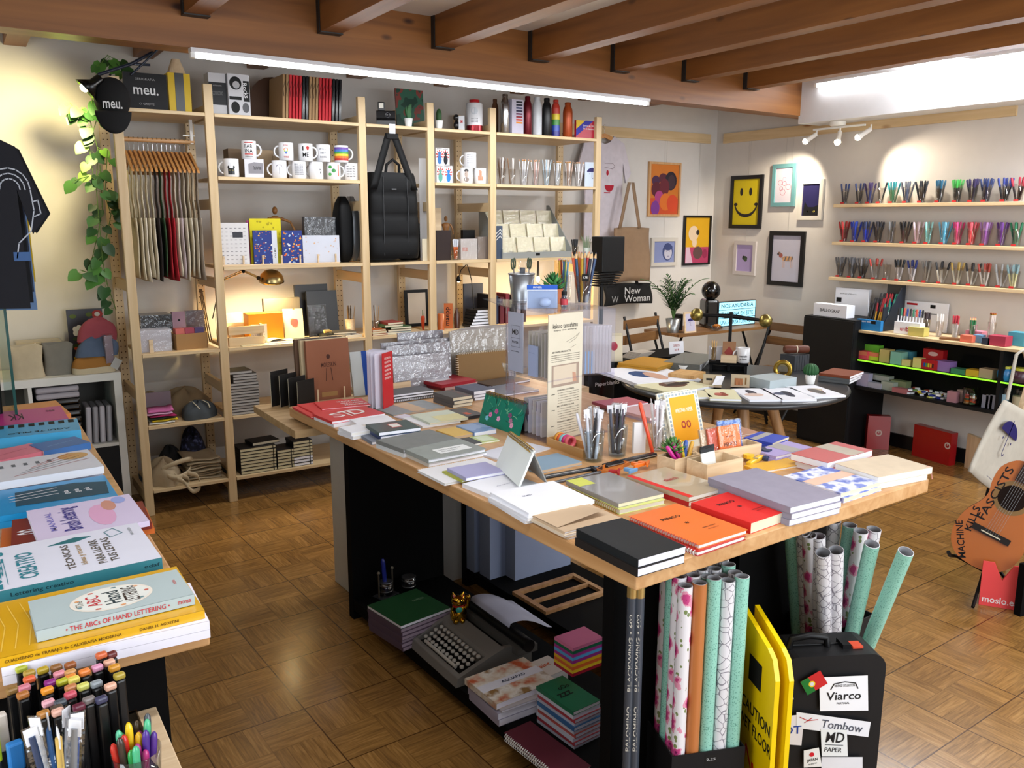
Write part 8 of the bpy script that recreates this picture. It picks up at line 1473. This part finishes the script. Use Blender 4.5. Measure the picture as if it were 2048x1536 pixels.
for j in range(ny):
 for i in range(nx):
  x=.006+sx_*(i+.5);y=.006+(rr_1*2.02)*(j+.5);kk=mats_[j%7][i]
  ht=.735-.006*(j==0 and i<2)+rn.uniform(-.006,.008);roll(R1(x,y,.006),R1(x+.002,y,ht),kk,RN[kk][0]+' wrapping roll in the packed corner bin, '+('front' if j==0 else ORD[j])+' row','rolls in the corner bin',rr_1)
zt2_=.40
t2,N2,rz2,w2,l2=cbox('black cardboard bin of loose leaning wrapping rolls behind the suitcase',(1556,1213),(1671,1263),(1752,1229),zt2_,.30);t2.location.z=.1
for px0,py0,px1,py1,kk,lab in((1600,1225,1582,1058,'m','mint green roll leftmost in the rear bin'),(1622,1232,1606,1065,'l','white line roll second from left in the rear bin'),(1636,1240,1618,1070,'f','floral roll near the left of the rear bin'),(1650,1250,1636,1072,'l','tall white roll with a label side in the rear bin'),(1672,1252,1646,1105,'l','white line roll in front, left of the pair'),(1694,1250,1672,1100,'l','white line roll in front, right of the pair'),(1682,1222,1700,1050,'m','glossy mint roll leaning behind the white pair'),(1700,1232,1722,1062,'f','floral roll leaning right in the rear bin'),(1705,1222,1748,1058,'l','white roll behind the floral one in the rear bin'),(1704,1244,1744,1088,'m','mint green roll in the right of the rear bin'),(1728,1240,1812,1103,'m','mint green roll leaning far out to the right'),(1660,1215,1668,1042,'l','grey patterned roll at the back of the rear bin')):
 b_=P(px0,py0,.40);
 q1=P(px1,py1,.70);bs=Vector((b_.x,b_.y,.106)).lerp(Vector((N2.x,N2.y,.106))+Vector((math.cos(rz2)*w2-math.sin(rz2)*l2,math.sin(rz2)*w2+math.cos(rz2)*l2,0))/2,.35);roll(bs,q1,kk,lab,'rolls in the rear bin',.0205)
tag(MB().box(-.5*w2,0,0,.5*w2,l2,.099,BLKM,TM((w2/2,0,0))).build('box'),'black box beneath the rear wrapping paper bin','box').location=(N2.x,N2.y,.0003);bpy.data.objects['box'].rotation_euler=(0,0,rz2)
for k,(px,dx)in enumerate(((1268,0),(1283,.021))):
 q=P(1262+15*k,1255,.62);x,y=q.x,q.y;t=thing('giant_pencil',('left' if k==0 else 'right')+' tall grey giant pencil with gold ferrule standing under the table corner','ornament',(x,y,.0005),face((x,y,0)),'giant pencils at the table corner');ht=.7985
 MB().tube([(0,0,0),(0,0,ht-.10)],.0125,S('#4c535e',.3,.3),n=6).text('BLACKWING • 602',.20,.009,S('#c8c4b8'),TM((0,-.0115,ht-.24),0,PI/2)@TM((0,0,0),PI/2),0,0,0).text('PALOMINO',.12,.009,S('#c8c4b8'),TM((0,-.0115,ht-.44),0,PI/2)@TM((0,0,0),PI/2),0,0,0).build('barrel',t)
 MB().tube([(0,0,ht-.10),(0,0,ht-.05)],.0128,S('#c4a86a',.25,.7),n=12).box(-.017,-.008,ht-.05,.017,.008,ht,S('#c9b47a',.3,.6)).build('ferrule',t)
YS=S('#e8c400',.35)
ws0=PY(1556,1290,-3.50);t=thing('wet_floor_sign','folded yellow wet floor warning sign between rolls and suitcase','sign',(ws0.x,ws0.y,.0005),math.radians(-114))
pts=[(-.20,0),(0,0),(.0,.50),(-.02,.545),(-.05,.56),(-.20,.60)]
MB().prism(pts,0,.012,YS,TM((0,.012,0),0,PI/2)).rect(-.14,.43,-.07,.50,.0125,INK,TM((0,.012,0),0,PI/2)).text('CAUTION',.16,.032,INK,TM((-.09,-.001,.36),0,PI/2),0,0,0).text('WET FLOOR',.18,.032,INK,TM((-.09,-.001,.31),0,PI/2),0,0,0).text('PRECAUCION',.18,.03,INK,TM((-.09,-.001,.04),0,PI/2),0,0,0).stroke([(-.13,.25),(-.03,.10),(-.16,.08),(-.13,.25)],.008,.0128,S('#c83018'),TM((0,.012,0),0,PI/2)).stroke([(-.09,.22),(-.08,.16),(-.05,.14)],.012,.013,S('#c83018'),TM((0,.012,0),0,PI/2)).build('front_leaf',t)
MB().prism(pts,0,.012,YS,TM((0.004,.045,0),0,PI/2)).build('rear_leaf',t)
RS=math.radians(-28);O_=PY(1563,1400,-3.42);O_.z=.0005;sux,snn=Vector((math.cos(RS),math.sin(RS),0)),Vector((math.sin(RS),-math.cos(RS),0))
def SPl(px,py):d=ray(px,py);return CP+d*((O_-CP).dot(snn)/d.dot(snn))-O_
sx=thing('suitcase','hard black suitcase covered in white stickers beside the yellow sign','suitcase',O_,RS);w=SPl(1766,1400).dot(sux);h=SPl(1660,1312).z
r_=.04;pr_=[(cx+r_*math.cos(a),cz+r_*math.sin(a))for cx,cz,a0 in((w-r_,r_,-PI/2),(w-r_,h-r_,0),(r_,h-r_,PI/2),(r_,r_,PI))for a in[a0+PI/10*q for q in range(6)]]
MB().prism(pr_,-.12,0,S('#121214',.5),TM((0,0,0),0,PI/2)).build('shell',sx,bevel=.008);MB().tube([(.0,.06,.02),(0,.06,h)],.003,BLK,n=6).tube([(0.03,.06,h+.001),(w-.04,.06,h+.001)],.004,BLK,n=6).build('seam',sx)
MB().tube([(w*.12,.05,h),(w*.14,.05,h+.025),(w*.32,.05,h+.032),(w*.48,.05,h+.025),(w*.5,.05,h)],.009,BLK,n=8).build('handle',sx);MB().box(w*.62,.03,h,w*.7,.07,h+.012,BLK).box(w*.72,.03,h,w*.82,.06,h+.006,S('#c8482c')).build('latch',sx)
def SP(px,py):q=SPl(px,py);return q.dot(sux),q.z
def sticker(pts,col,fn=None,k=0,nm='sticker'):
 ps=[SP(*p)for p in pts];m=MB();T=TM((0,-.0085-.0006*k,0),0,PI/2);m.poly([(x,y,0)for x,y in ps],S(col,.4),T)
 if fn:
  (x0,y0),(x1,y1),(x2,y2),(x3,y3)=ps;cx,cy=sum(p[0]for p in ps)/4,sum(p[1]for p in ps)/4;an=math.atan2(y1-y0,x1-x0);fn(m,T@TM((cx,cy,.0005),an),math.hypot(x1-x0,y1-y0),math.hypot(x3-x0,y3-y0))
 m.build(nm,sx)
IK=S('#1c1c1e')
sticker([(1635,1351),(1732,1347),(1733,1417),(1637,1418)],'#dfe0e4',lambda m,T,w,h:(m.text('Viarco',w*.72,h*.24,IK,T,0,-h*.06,.0002),m.text('VINTAGE COLLECTION',w*.42,h*.07,IK,T,0,h*.24,.0002),m.text('PORTUGAL',w*.26,h*.06,IK,T,0,-h*.28,.0002),m.stroke([(-w*.28,h*.14),(-w*.22,h*.30),(0,h*.35),(w*.22,h*.30),(w*.28,h*.14)],.003,.0001,IK,T)),1)
sticker([(1597,1360),(1637,1337),(1652,1363),(1612,1386)],'#b8181c',lambda m,T,w,h:(m.rect(-w/2,-h/2,-w*.1,h/2,.0001,S('#1c6a2c'),T),m.disc(-w*.1,0,.0003,h*.2,h*.2,S('#d8b82c'),T),m.disc(-w*.1,0,.0005,h*.12,h*.12,S('#c8ccd0'),T)),2)
sticker([(1590,1420),(1738,1440),(1733,1470),(1590,1452)],'#d8d9de',lambda m,T,w,h:(m.text('Tombow',w*.56,h*.5,S('#4a4e5a'),T,w*.12,0,.0002),m.stroke([(-w*.38,-h*.1),(-w*.3,h*.25)],.002,.0003,S('#b0242c'),T),m.stroke([(-w*.46,h*.2),(-w*.34,h*.05),(-w*.22,h*.2)],.002,.0003,S('#b0242c'),T)),1)
sticker([(1638,1453),(1690,1455),(1692,1508),(1640,1508)],'#d5d8d8',lambda m,T,w,h:(m.text('MD',w*.7,h*.36,IK,T,0,h*.2,.0002),m.text('PAPER',w*.66,h*.16,IK,T,0,-h*.24,.0002),m.rect(-w*.35,-h*.08,w*.35,-h*.06,.0002,IK,T)),3)
sticker([(1604,1496),(1634,1490),(1640,1528),(1604,1530)],'#d8d8d6',lambda m,T,w,h:(m.disc(0,h*.22,.0002,w*.16,w*.16,S('#c01c28'),T),m.text('JAPAN',w*.7,h*.22,IK,T,0,-h*.12,.0002),m.text('QUALITY',w*.6,h*.08,IK,T,0,-h*.34,.0002)),4)
sticker([(1560,1429),(1606,1425),(1600,1487),(1560,1484)],'#d0ccd0',lambda m,T,w,h:m.text('OT',w*.8,h*.3,S('#1c3a8c'),T,0,0,.0002),0);sticker([(1560,1352),(1573,1350),(1585,1395),(1560,1400)],'#c8c4c4',None,0);sticker([(1640,1510),(1722,1510),(1722,1536),(1640,1536)],'#cfcfd4',None,0)
# ================================================================ GUITAR CORNER
gc=P(1958,1208,.0);GW=S('#a85c24',.25,0,.5)
gy=-2.98;gb=PY(1960,1150,gy)
gt=thing('guitar','worn brown acoustic guitar painted with black letters on a floor stand','guitar')
o_=PY(1982,1068,gy);s_=.78/pxm(o_)
ang=math.radians(-21)
fz=(CP-o_);fz.z=0;fz=fz.normalized();fz=(fz+Vector((0,0,.25))).normalized();rx_=Vector((0,0,1)).cross(fz).normalized();up_=fz.cross(rx_).normalized()
nk=(up_*math.cos(ang)-rx_*math.sin(ang)).normalized();sdv=nk.cross(fz).normalized()
gt.matrix_world=Matrix(((sdv.x,nk.x,fz.x,o_.x),(sdv.y,nk.y,fz.y,o_.y),(sdv.z,nk.z,fz.z,o_.z),(0,0,0,1)))
k=s_
hp=[(-3,-95),(-48,-88),(-80,-60),(-92,-20),(-86,25),(-66,62),(-58,90),(-66,125),(-64,165),(-40,195),(-8,205)]
hp=[Vector((p[0]*.9,p[1]))for p in hp];h2=[]
for i in range(len(hp)-1):
 a,b,c_,d_=hp[max(i-1,0)],hp[i],hp[i+1],hp[min(i+2,len(hp)-1)]
 for q in range(4):tt=q/4;h2.append(.5*(2*b+(c_-a)*tt+(2*a-5*b+4*c_-d_)*tt**2+(3*b-a-3*c_+d_)*tt**3))
out=[(p.x*k,p.y*k)for p in h2]+[(-p.x*k,p.y*k)for p in reversed(h2)]
MB().prism(out,-.09,0,GW,side=S('#5a2c14',.3)).build('body',gt,bevel=.004)
m=MB();m.disc(0,105*k,.0006,44*k,44*k,S('#7a5a2c',.4),n=32);m.disc(0,105*k,.0010,33*k,33*k,S('#1a0f0a',.8),n=32);m.build('sound_hole',gt)
MB().box(-46*k,-8*k,.001,46*k,8*k,.010,S('#1a1412',.5)).box(-24*k,-3*k,.010,24*k,0,.014,paper('#c8c0a8')).build('bridge',gt)
MB().box(-17*k,150*k,.001,17*k,420*k,.012,S('#2a1c16',.5)).box(-17*k,205*k,-.02,17*k,420*k,.001,S('#5a3418',.4)).build('neck',gt)
MB().prism([(-22*k,420*k),(22*k,420*k),(26*k,500*k),(-26*k,500*k)],-.02,.0,S('#5a3418',.4)).build('headstock',gt)
for i in range(6):MB().tube([((-15+6*i)*k,0,.014),((-12+4.8*i)*k,420*k,.0145)],.0006,SILV,n=4).build('string',gt)
m=MB();INKB_=S('#120c0a',.6)
for w_,x,y,rz_,sz,hh in(('MACHINE',-53,-48,2.12,96,17),('KILLS',-54,14,1.70,66,17),('FASCISTS',-38,98,1.57,150,19)):m.text(w_,sz*k,hh*k,INKB_,TM((x*k,y*k,.0008),rz_),0,0,0)
m.build('lettering',gt)
gs=thing('guitar_stand','black tubular floor stand under the painted guitar','stand');f0=P(1925,1125,.0);f1=P(1995,1150,.0)
hookL=PY(1918,1105,gy);
cb_=o_-fz*.125
MB().tube([cb_+nk*40*k,cb_-nk*75*k,Vector((cb_.x,cb_.y,.15))-fz*0],.008,BLK,n=8).build('upright',gs)
for q in(P(1945,1218,.0),P(2060,1230,.0),P(2010,1140,.0)):q.z=.008;MB().tube([Vector((cb_.x,cb_.y,.15)),q],.007,BLK,n=8).build('leg',gs)
for s2 in(-1,1):MB().tube([cb_-nk*100*k,cb_-nk*100*k+sdv*s2*40*k,cb_-nk*100*k+sdv*s2*55*k+fz*.11,cb_-nk*92*k+sdv*s2*62*k+fz*.14],.008,BLK,n=8).build('cradle_arm',gs)
MB().tube([Vector((cb_.x,cb_.y,.15)),cb_-nk*100*k],.008,BLK,n=8).build('post',gs)
q0,q1=P(1957,1209,0),P(2036,1222,0);d=q1-q0;hh=PY(1962,1125,q0.y).z;t=thing('notched_sign','coral red notched sign lettered moslo.es standing on the floor','sign',(q0.x,q0.y,.0005),math.atan2(d.y,d.x));w=d.length
MB().prism([(0,0),(w,0),(w,hh),(w*.78,hh*.98),(w*.52,hh*.62),(w*.30,hh),(0,hh)],-.012,0,S('#e0484a',.4),TM((0,0,0),0,PI/2)).text('moslo.es',w*.9,hh*.15,paper('#e8dcdc'),TM((w*.52,-.0012,hh*.16),0,PI/2),0,0,0).build('sign',t)
bx0=P(2040,1234,0);tag(MB().box(0,0,0,.5,.03,.22,BLKM).build('black_cabinet'),'edge of a black panel at the right frame border','panel');o=bpy.data.objects['black_cabinet'];o.location=(bx0.x,bx0.y,.0005);o.rotation_euler=(0,0,-.2)
yt=-2.62;tl,tr_p,br,bl_=PY(2010,800,yt),PY(2075,770,yt),PY(2020,1010,yt),PY(1938,942,yt)
t=thing('tote_bag','cream tote with a navy umbrella face hanging behind the guitar','bag',bl_,0);M_=cloth('#bdb7aa')
e0=Vector((0,0,0));eR=br-bl_;eT=tl-bl_;eTR=PY(2090,850,yt)-bl_
MB().grid(lambda u,v:tuple(e0.lerp(eR,u).lerp(eT.lerp(eTR,u),v)+Vector((0,.012*math.sin(5*u+3*v),0))),12,12,M_).build('bag_body',t,thick=.012)
an=math.atan2(eR.z,eR.x);m=MB();umbrella_art(m,TM(PY(2008,868,yt)-bl_+Vector((0,-.024,0)),0,PI/2)@TM((0,0,0),an),.088,NAVY);m.text('santiago',.06,.008,NAVY,TM(eR*.35+Vector((0,-.022,.035)),0,PI/2)@TM((0,0,0),an),0,0,0);m.build('print',t)
MB().tube([eT+Vector((.02,0,0)),eT+Vector((.06,0,.22)),eT+Vector((.12,0,.24)),eTR],.008,M_,n=6).build('handle',t)
rk=thing('display_easel','pale and black wooden easel carrying the umbrella tote','stand');g0=PY(1962,1050,yt+.04);MB().tube([PY(1990,940,yt+.03),Vector((g0.x,g0.y,.0))],.018,S('#141416',.6),n=4).build('leg',rk);MB().tube([PY(2060,760,yt+.03),PY(1985,1020,yt+.05),Vector((g0.x+.12,g0.y-.02,0))],.018,BX,n=4).build('leg',rk);MB().tube([PY(2100,760,yt+.03),Vector((g0.x+.6,g0.y+.12,0))],.018,BX,n=4).build('leg',rk)
# ================================================================ LEFT COUNTER BOOKS
Zc=.8405
def cs(pL,pN,pR,T,cov,lab,art=None,n=1,z=0,pages=None,nm='book',grp=None,spine='F',style='soft',sizes=None):
 N,rz,w,l=fit(pL,pN,pR,Zc+z+T*n)
 if sizes:w,l=sizes
 for k in range(n):book(N,rz,w,l,Zc+z+T*(n-1-k),T-.0004,cov if not isinstance(cov,list)else cov[k],lab if n==1 else lab+', '+ORD[k]+' of its stack',nm,'book',style,spine,pages or WP,art if k==0 else None,group=grp)
 return N,rz,w,l
def lit(rows,rot=PI):
 def f(m,w,l,z):
  for i,(s,cx,cy,tw,th,c)in enumerate(rows):m.text(s,tw*w,th*l,S(c,.5,var=0),TM((cx*w,cy*l,z+i*1e-4),rot),0,0,.0003)
 return f
cs((0,1205),(-6,1318),(404,1212),.016,S('#d8a414',.35,0,.4),'yellow calligraphy workbook in film under the hand lettering book',lambda m,w,l,z:[m.stroke([(w*.02+.02*i,l*.1),(w*.05+.02*i,l*.5),(w*.01+.02*i,l*.9)],.002,z,S('#e0b84c'))for i in range(6)],1,.032,WPG)
cs((5,1240),(2,1335),(418,1240),.016,WPG,'white-edged book in film at the near end of the counter',None,2,0,WPG,grp='white-edged books in film')
def lettering_art(m,w,l,z):
 m.disc(w*.50,l*.5,z,w*.27,l*.38,paper('#e0d8cc'),None,36);m.disc(w*.50,l*.5,z+.0002,w*.25,l*.35,paper('#d9dcd6'),None,36)
 for s,cx,cy,tw,th,c,r in(('LETTERING',.62,.5,.5,.18,'#3a2a24',2.0),('Hand',.50,.5,.42,.2,'#2a3a40',2.0),('ABC',.38,.5,.36,.16,'#b8343c',2.0),('The',.29,.5,.2,.09,'#8a8478',2.0)):m.text(s,tw*l,th*w*.55,S(c,.5,var=0),TM((cx*w,cy*l,z+.0005),-PI/2+PI),0,0,0)
 for i in range(26):a=i*.7;m.disc(w*(.5+.23*math.cos(a)),l*(.5+.32*math.sin(a)),z+.0004+i*1e-5,.004,.003,S(('#c8685a','#d89a6a','#6a8a90')[i%3],.5),None,7)
 m.text('monsa',.02,.005,S('#c0504c'),TM((w*.93,l*.55,z+.0005),PI/2),0,0,0)
N,rz,w,l=cs((52,1203),(72,1262),(390,1190),.020,paper('#a9b8ba'),'pale grey-blue hand lettering book with an oval ornament, nearest on the counter',lettering_art,1,.049,WP,style='hard',spine='F')
def spine_text(N,rz,w,T,z,s,tw,th,col,cx=.5):
 par=[o for o in bpy.data.objects if o.type=='EMPTY' and o.name.startswith('book')and abs(o.location.x-N.x)<1e-4 and abs(o.location.y-N.y)<1e-4 and abs(o.location.z-z)<2e-3]
 if par:MB().text(s,tw*w,th,S(col,.5,var=0),TM((cx*w,-.0014,T/2),0,PI/2),0,0,0).build('spine_lettering',par[0])
spine_text(N,rz,w,.020,Zc+.049,'• THE ABCs OF HAND LETTERING •',.66,.009,'#b8343c',.5);spine_text(N,rz,w,.020,Zc+.049,'monsa',.09,.006,'#b8343c',.93)
N,rz,w,l=fit((0,1205),(-6,1318),(404,1212),Zc+.048);spine_text(N,rz,w,.016,Zc+.032,'CUADERNO de TRABAJO de CALIGRAFÍA MODERNA',.54,.008,'#5a3c10',.3);spine_text(N,rz,w,.016,Zc+.032,'DANIEL H. AGOSTINI',.2,.005,'#5a3c10',.76)
def lc_art(m,w,l,z):
 tl_='#2f7f8e';lit([('Lettering',.14,.5,.1,.8,tl_),],PI)(m,w,l,z)
 for s,cx,tw,th,c in(('Lettering',.12,.85,.16,tl_),('CREATIVO',.30,.6,.10,tl_),('TÉCNICAS',.52,.6,.055,'#5a5248'),('ideas y trucos',.60,.5,.045,'#a88a5c'),('PARA LLEVAR',.69,.6,.05,'#5a5248'),('TUS LETRAS',.76,.6,.05,'#5a5248')):m.text(s,tw*l,th*w,S(c,.5,var=0),TM((cx*w,l*.45,z+.0004),PI/2),0,0,0)
 m.prism([(w*.44,l*.80),(w*.6,l*.90),(w*.70,l*.86),(w*.6,l*.78)],z,z+.0005,S('#2a6a72'));m.stroke([(w*.78,l*.9),(w*.84,l*.96),(w*.88,l*.8),(w*.8,l*.74),(w*.78,l*.9)],.002,z+.0004,S('#5a8a94'));m.text('MAR CABRERA',.05,.006,S('#8a9094'),TM((w*.93,l*.8,z+.0004),PI/2),0,0,0)
N,rz,w,l=cs((-80,1110),(-60,1195),(326,1118),.024,paper('#d4d6e4'),'white creative lettering book with a teal spine and dark feather',lc_art,1,.036,WP,style='hard')
o_l=[o for o in bpy.data.objects if o.get('label','').startswith('white creative lettering')][0];MB().box(-.001,-.0012,-.0002,w,.0006,.0238,S('#2f7480',.35)).build('spine',o_l)
spine_text(N,rz,w,.024,Zc+.036,'Lettering creativo',.32,.010,'#16323a',.35);spine_text(N,rz,w,.024,Zc+.036,'edaf',.09,.007,'#16323a',.94)
cs((-80,1135),(-60,1215),(320,1140),.018,S('#c8a83c',.4),'yellow-edged book beneath the teal-spined book',None,2,0,paper('#2a2a2c'),grp='books beneath the teal-spined one')
def bl_art(m,w,l,z):
 m.text('Brush lettering',.75*l,.22*w,S('#3a3488',.5,var=0),TM((w*.36,l*.5,z+.0004),PI/2),0,0,0);m.text('MANUAL',.6*l,.06*w,S('#7a74c0',.5,var=0),TM((w*.17,l*.5,z+.0004),PI/2),0,0,0)
 m.disc(w*.64,l*.45,z,w*.12,l*.35,S('#d8a4c8'),None,14).disc(w*.74,l*.72,z+.0002,w*.07,l*.18,S('#c89080'),None,12).disc(w*.86,l*.85,z+.0002,w*.07,l*.12,S('#9aa8e0'),None,12)
cs((55,1021),(75,1082),(298,1040),.014,paper('#cfc4e0'),'lilac brush lettering book with a painted girl cover',bl_art,1,.030,WP)
cs((8,1042),(22,1090),(306,1052),.015,S('#7a2c24',.45),'dark red book with white letters under the lilac book',lambda m,w,l,z:m.text('oo',.12*w,.3*l,WP,TM((w*.13,l*.4,z+.0004),PI/2),0,0,0),1,.0145,S('#5a6a60'))
cs((-10,1060),(0,1105),(312,1062),.0140,S('#c8682c',.45),'orange-covered spiral-sided book lowest under the lilac one',None,1,0,CREAM)
def blue_art(m,w,l,z):m.prism([(w*.28,l*.25),(w*.95,l*.2),(w*.98,l*.7),(w*.75,l*.85),(w*.3,l*.8)],z,z+.0004,S('#26485a'));[m.stroke([(w*.25,l*(.45+.1*i)),(w*.6,l*(.5+.12*i))],.003,z+.0008,WP)for i in range(3)];[m.text('guía',.1*w,.08*l,WP,TM((w*(.66+.08*i),l*.5,z+.0007),PI/2),0,0,0)for i in range(3)]
cs((-60,990),(-50,1040),(238,994),.016,S('#1c8cc8',.35),'bright blue art book with a dark brush swash',blue_art,2,0,S('#d8d4c8'),grp='bright blue art books')
def white_art(m,w,l,z):[m.stroke([(w*(.35+.05*i),l*(.15+.1*i)),(w*(.95-.03*i),l*(.5+.1*i))],.0022,z+.0003+i*1e-4,S(('#a8443c','#4a5a68','#2a2a30','#c8603c')[i%4]))for i in range(5)];m.disc(w*.85,l*.75,z,w*.12,l*.18,S('#c8a06a'),None,14);[m.rect(w*(.1+.09*i),l*.62,w*(.13+.09*i),l*.74,z+.0003,S('#6a7078'))for i in range(7)]
cs((-80,935),(-70,975),(206,930),.022,paper('#cfd2da'),'large white drawing book with thin coloured strokes, topmost of three',white_art,1,.03,paper('#8f9bb8'));cs((-80,950),(-70,988),(206,945),.0145,paper('#a8b0c8'),'blue-grey edged book under the white drawing book',None,2,0,paper('#8f9bb8'),grp='blue-grey edged books')
cs((-30,905),(-20,925),(82,892),.022,S('#d8788c',.4),'rose pink small box left of the blue one',lambda m,w,l,z:m.stroke([(w*.2,l*.4),(w*.8,l*.6)],.002,z,S('#a04058')),1,0,paper('#c8c4d0'),'small_box');cs((80,885),(88,902),(170,880),.024,S('#2c64a8',.4),'blue small box beside the rose pink one',lambda m,w,l,z:m.stroke([(w*.2,l*.4),(w*.8,l*.6)],.002,z,S('#8ab4d8')),1,0,paper('#c8c4d0'),'small_box')
cs((-60,858),(-50,882),(163,863),.034,S('#3c9ccc',.4),'light blue book with black lettering in front of the magenta one',lambda m,w,l,z:(m.text('AQUI TE PILLO',.6*w,.12*l,INK,TM((w*.6,l*.25,z+.0003),PI),0,0,0),[m.rect(w*(.1+.1*i),l*.7,w*(.16+.1*i),l*.95,z,INK)for i in range(9)]),1,0,paper('#b8bcc8'))
cs((-60,830),(-50,858),(138,838),.034,S('#b0287c',.4),'magenta book with a black sketch at the far end of the counter',lambda m,w,l,z:(m.text('KK',.16*w,.4*l,S('#3a1c30'),TM((w*.45,l*.5,z+.0003),PI),0,0,0),m.text('ooo',.1*w,.12*l,S('#5a2448'),TM((w*.85,l*.7,z+.0003),PI),0,0,0)),1,0,S('#c87a34'));cs((-60,820),(-50,850),(140,825),.0335,S('#c87a34',.4),'orange-brown book just behind the magenta one',None,1,0,S('#c87a34'))
# ---------------- markers and foreground cups
zL=.7005
caps=[(42,1332,'#a8b03c'),(58,1341,'#a88c3c'),(58,1353,'#d8643c'),(48,1370,'#c87888'),(24,1375,'#8a6a3c'),(45,1384,'#a86a34'),(85,1335,'#b0982c'),(112,1330,'#8a6038'),(100,1360,'#8a2c7c'),(94,1375,'#e0902c'),(118,1343,'#d88c98'),(124,1358,'#b0b02c'),(140,1325,'#9a5c34'),(140,1340,'#c8965c'),(141,1350,'#e08c3c'),(147,1354,'#d8c85c'),(168,1339,'#e0803c'),(141,1370,'#b8784c'),(140,1384,'#c85464'),(166,1367,'#c8c868'),(192,1362,'#8a9298'),(96,1400,'#d8a0ac'),(120,1400,'#4a5058'),(113,1412,'#54463c'),(86,1422,'#b07838'),(115,1418,'#d8a898'),(157,1408,'#5a1c30'),(177,1394,'#7a7270'),(202,1393,'#3c3c58'),(220,1367,'#d8a890'),(194,1330,'#d090b0'),(202,1305,'#c8643c'),(222,1304,'#6a2c2c'),(218,1320,'#d8a890'),(228,1330,'#c88c2c'),(238,1346,'#a89438')]
mh=thing('marker_box','clear plastic box holding the black twin markers on the ledge','box',(-.742,-3.47,zL))
MB().box(0,0,0,.20,.21,.003,S('#1a1a1c',.3)).box(0,0,.003,.20,.002,.06,clear('#a8a8a8',.2,.6)).box(.198,.002,.003,.20,.21,.06,clear('#a8a8a8',.2,.6)).box(0,.208,.003,.198,.21,.06,clear('#a8a8a8',.2,.6)).box(0,.002,.003,.002,.208,.06,clear('#a8a8a8',.2,.6)).build('box',mh)
def hname(h):
 r,g,b=[int(h[i:i+2],16)for i in(1,3,5)];mx_,mn_=max(r,g,b),min(r,g,b)
 if mx_-mn_<30:return 'grey' if mx_>90 else 'dark grey'
 if r==mx_ and b>g:return 'pink' if mx_>150 else 'wine red' if g<40 else 'mauve'
 if r==mx_ and g>.85*r:return 'yellow'
 if r==mx_ and g>.72*r:return 'golden'
 if r==mx_ and g>.5*r:return 'orange' if mx_>190 else 'brown'
 if r==mx_:return 'red-orange' if mx_>170 else 'red-brown'
 if g==mx_:return 'lime'
 return 'slate blue'
for i,(px,py,h)in enumerate(caps):
 zc_m=.868 if i!=31 else.876;q=P(px,py,zc_m);t=thing('marker_pen','black twin-tip marker with '+hname(h)+' cap, '+('back' if py<1345 else 'middle' if py<1380 else 'front')+' rows of the marker box','marker',(q.x,q.y,zL+.004),.2,'black twin-tip markers');hh=zc_m-zL-.004
 MB().box(-.0075,-.0075,0,.0075,.0075,hh-.010,S('#0d0d0f',.35)).build('barrel',t,bevel=.003);MB().box(-.0085,-.006,hh-.010,.0085,.006,hh,S(h,.35)).rect(-.005,-.0028,.005,.0028,hh+.0004,S(h,.6)).build('cap',t,bevel=.003)
def fcup(px,py,r_,hcup,lab):
 q=P(px,py,zL+hcup);q.z=zL;cup(q,r_*.8,r_,hcup,lab,clear('#ffffff',.14,.92),'plastic_cup','foreground cups',n=40);return q
q=fcup(272,1500,.036,.085,'clear cup of bright felt pens at the right end of the ledge')
rn=random.Random(41);fl_=['#e8b81c','#e8c41c','#a02c7c','#9c2c74','#c8281c','#4a2c8c','#2c74b8','#2c9a4c','#4fb888','#5ac498','#b02c74','#4a3a24','#3a2c24','#54308c','#2c8a4c','#48b080','#4a5056','#d83a2c']
for i,h in enumerate(fl_):
 a=i*2.39996;f=math.sqrt((i+.5)/len(fl_));b0=q+Vector((.018*f*math.cos(a),.018*f*math.sin(a),.005));t0=q+Vector((.031*f*math.cos(a),.031*f*math.sin(a),.112+.012*math.sin(i*1.7)+.008*math.sin(a)));stick(pen_mesh('cap',h,None,(t0-b0).length,.0056),'felt_pen',b0,t0,hname(h)+' capped felt pen in the bright cup at the ledge end','pen','bright felt pens')
q=fcup(118,1540,.037,.085,'clear cup of film-wrapped pens in the middle of the foreground')
for i,h in enumerate(('#3a5a9c','#c8ccd4','#c8a85c','#b8bcc4','#2c3c5c','#8a8c90','#4a7ab8')):
 a=i*2.4;stick(sleeve_mesh(h),'wrapped_pen',q+Vector((.012*math.cos(a),.012*math.sin(a),.005)),q+Vector((.028*math.cos(a),.028*math.sin(a),.14)),'film-wrapped pen in the middle foreground cup','pen','film-wrapped foreground pens',a)
q=fcup(8,1530,.04,.085,'clear cup of chunky highlighters at the bottom left')
for dx,dy,h,nm,hh in((-.012,.012,'#b8d020','lime yellow',.135),(.016,-.002,'#2878c0','blue',.112),(.0,.03,'#c4bcb4','off-white',.15)):
 t=thing('highlighter',nm+' chunky highlighter in the bottom left cup','highlighter',q+Vector((dx,dy-(.008 if dy>.02 else 0),.006)),.2);MB().box(-.009,-.006,0,.009,.006,hh*.6,S('#2a2c30',.4)).build('barrel',t,bevel=.002);MB().box(-.0105,-.0075,hh*.6,.0105,.0075,hh,S(h,.35)).build('cap',t,bevel=.003)
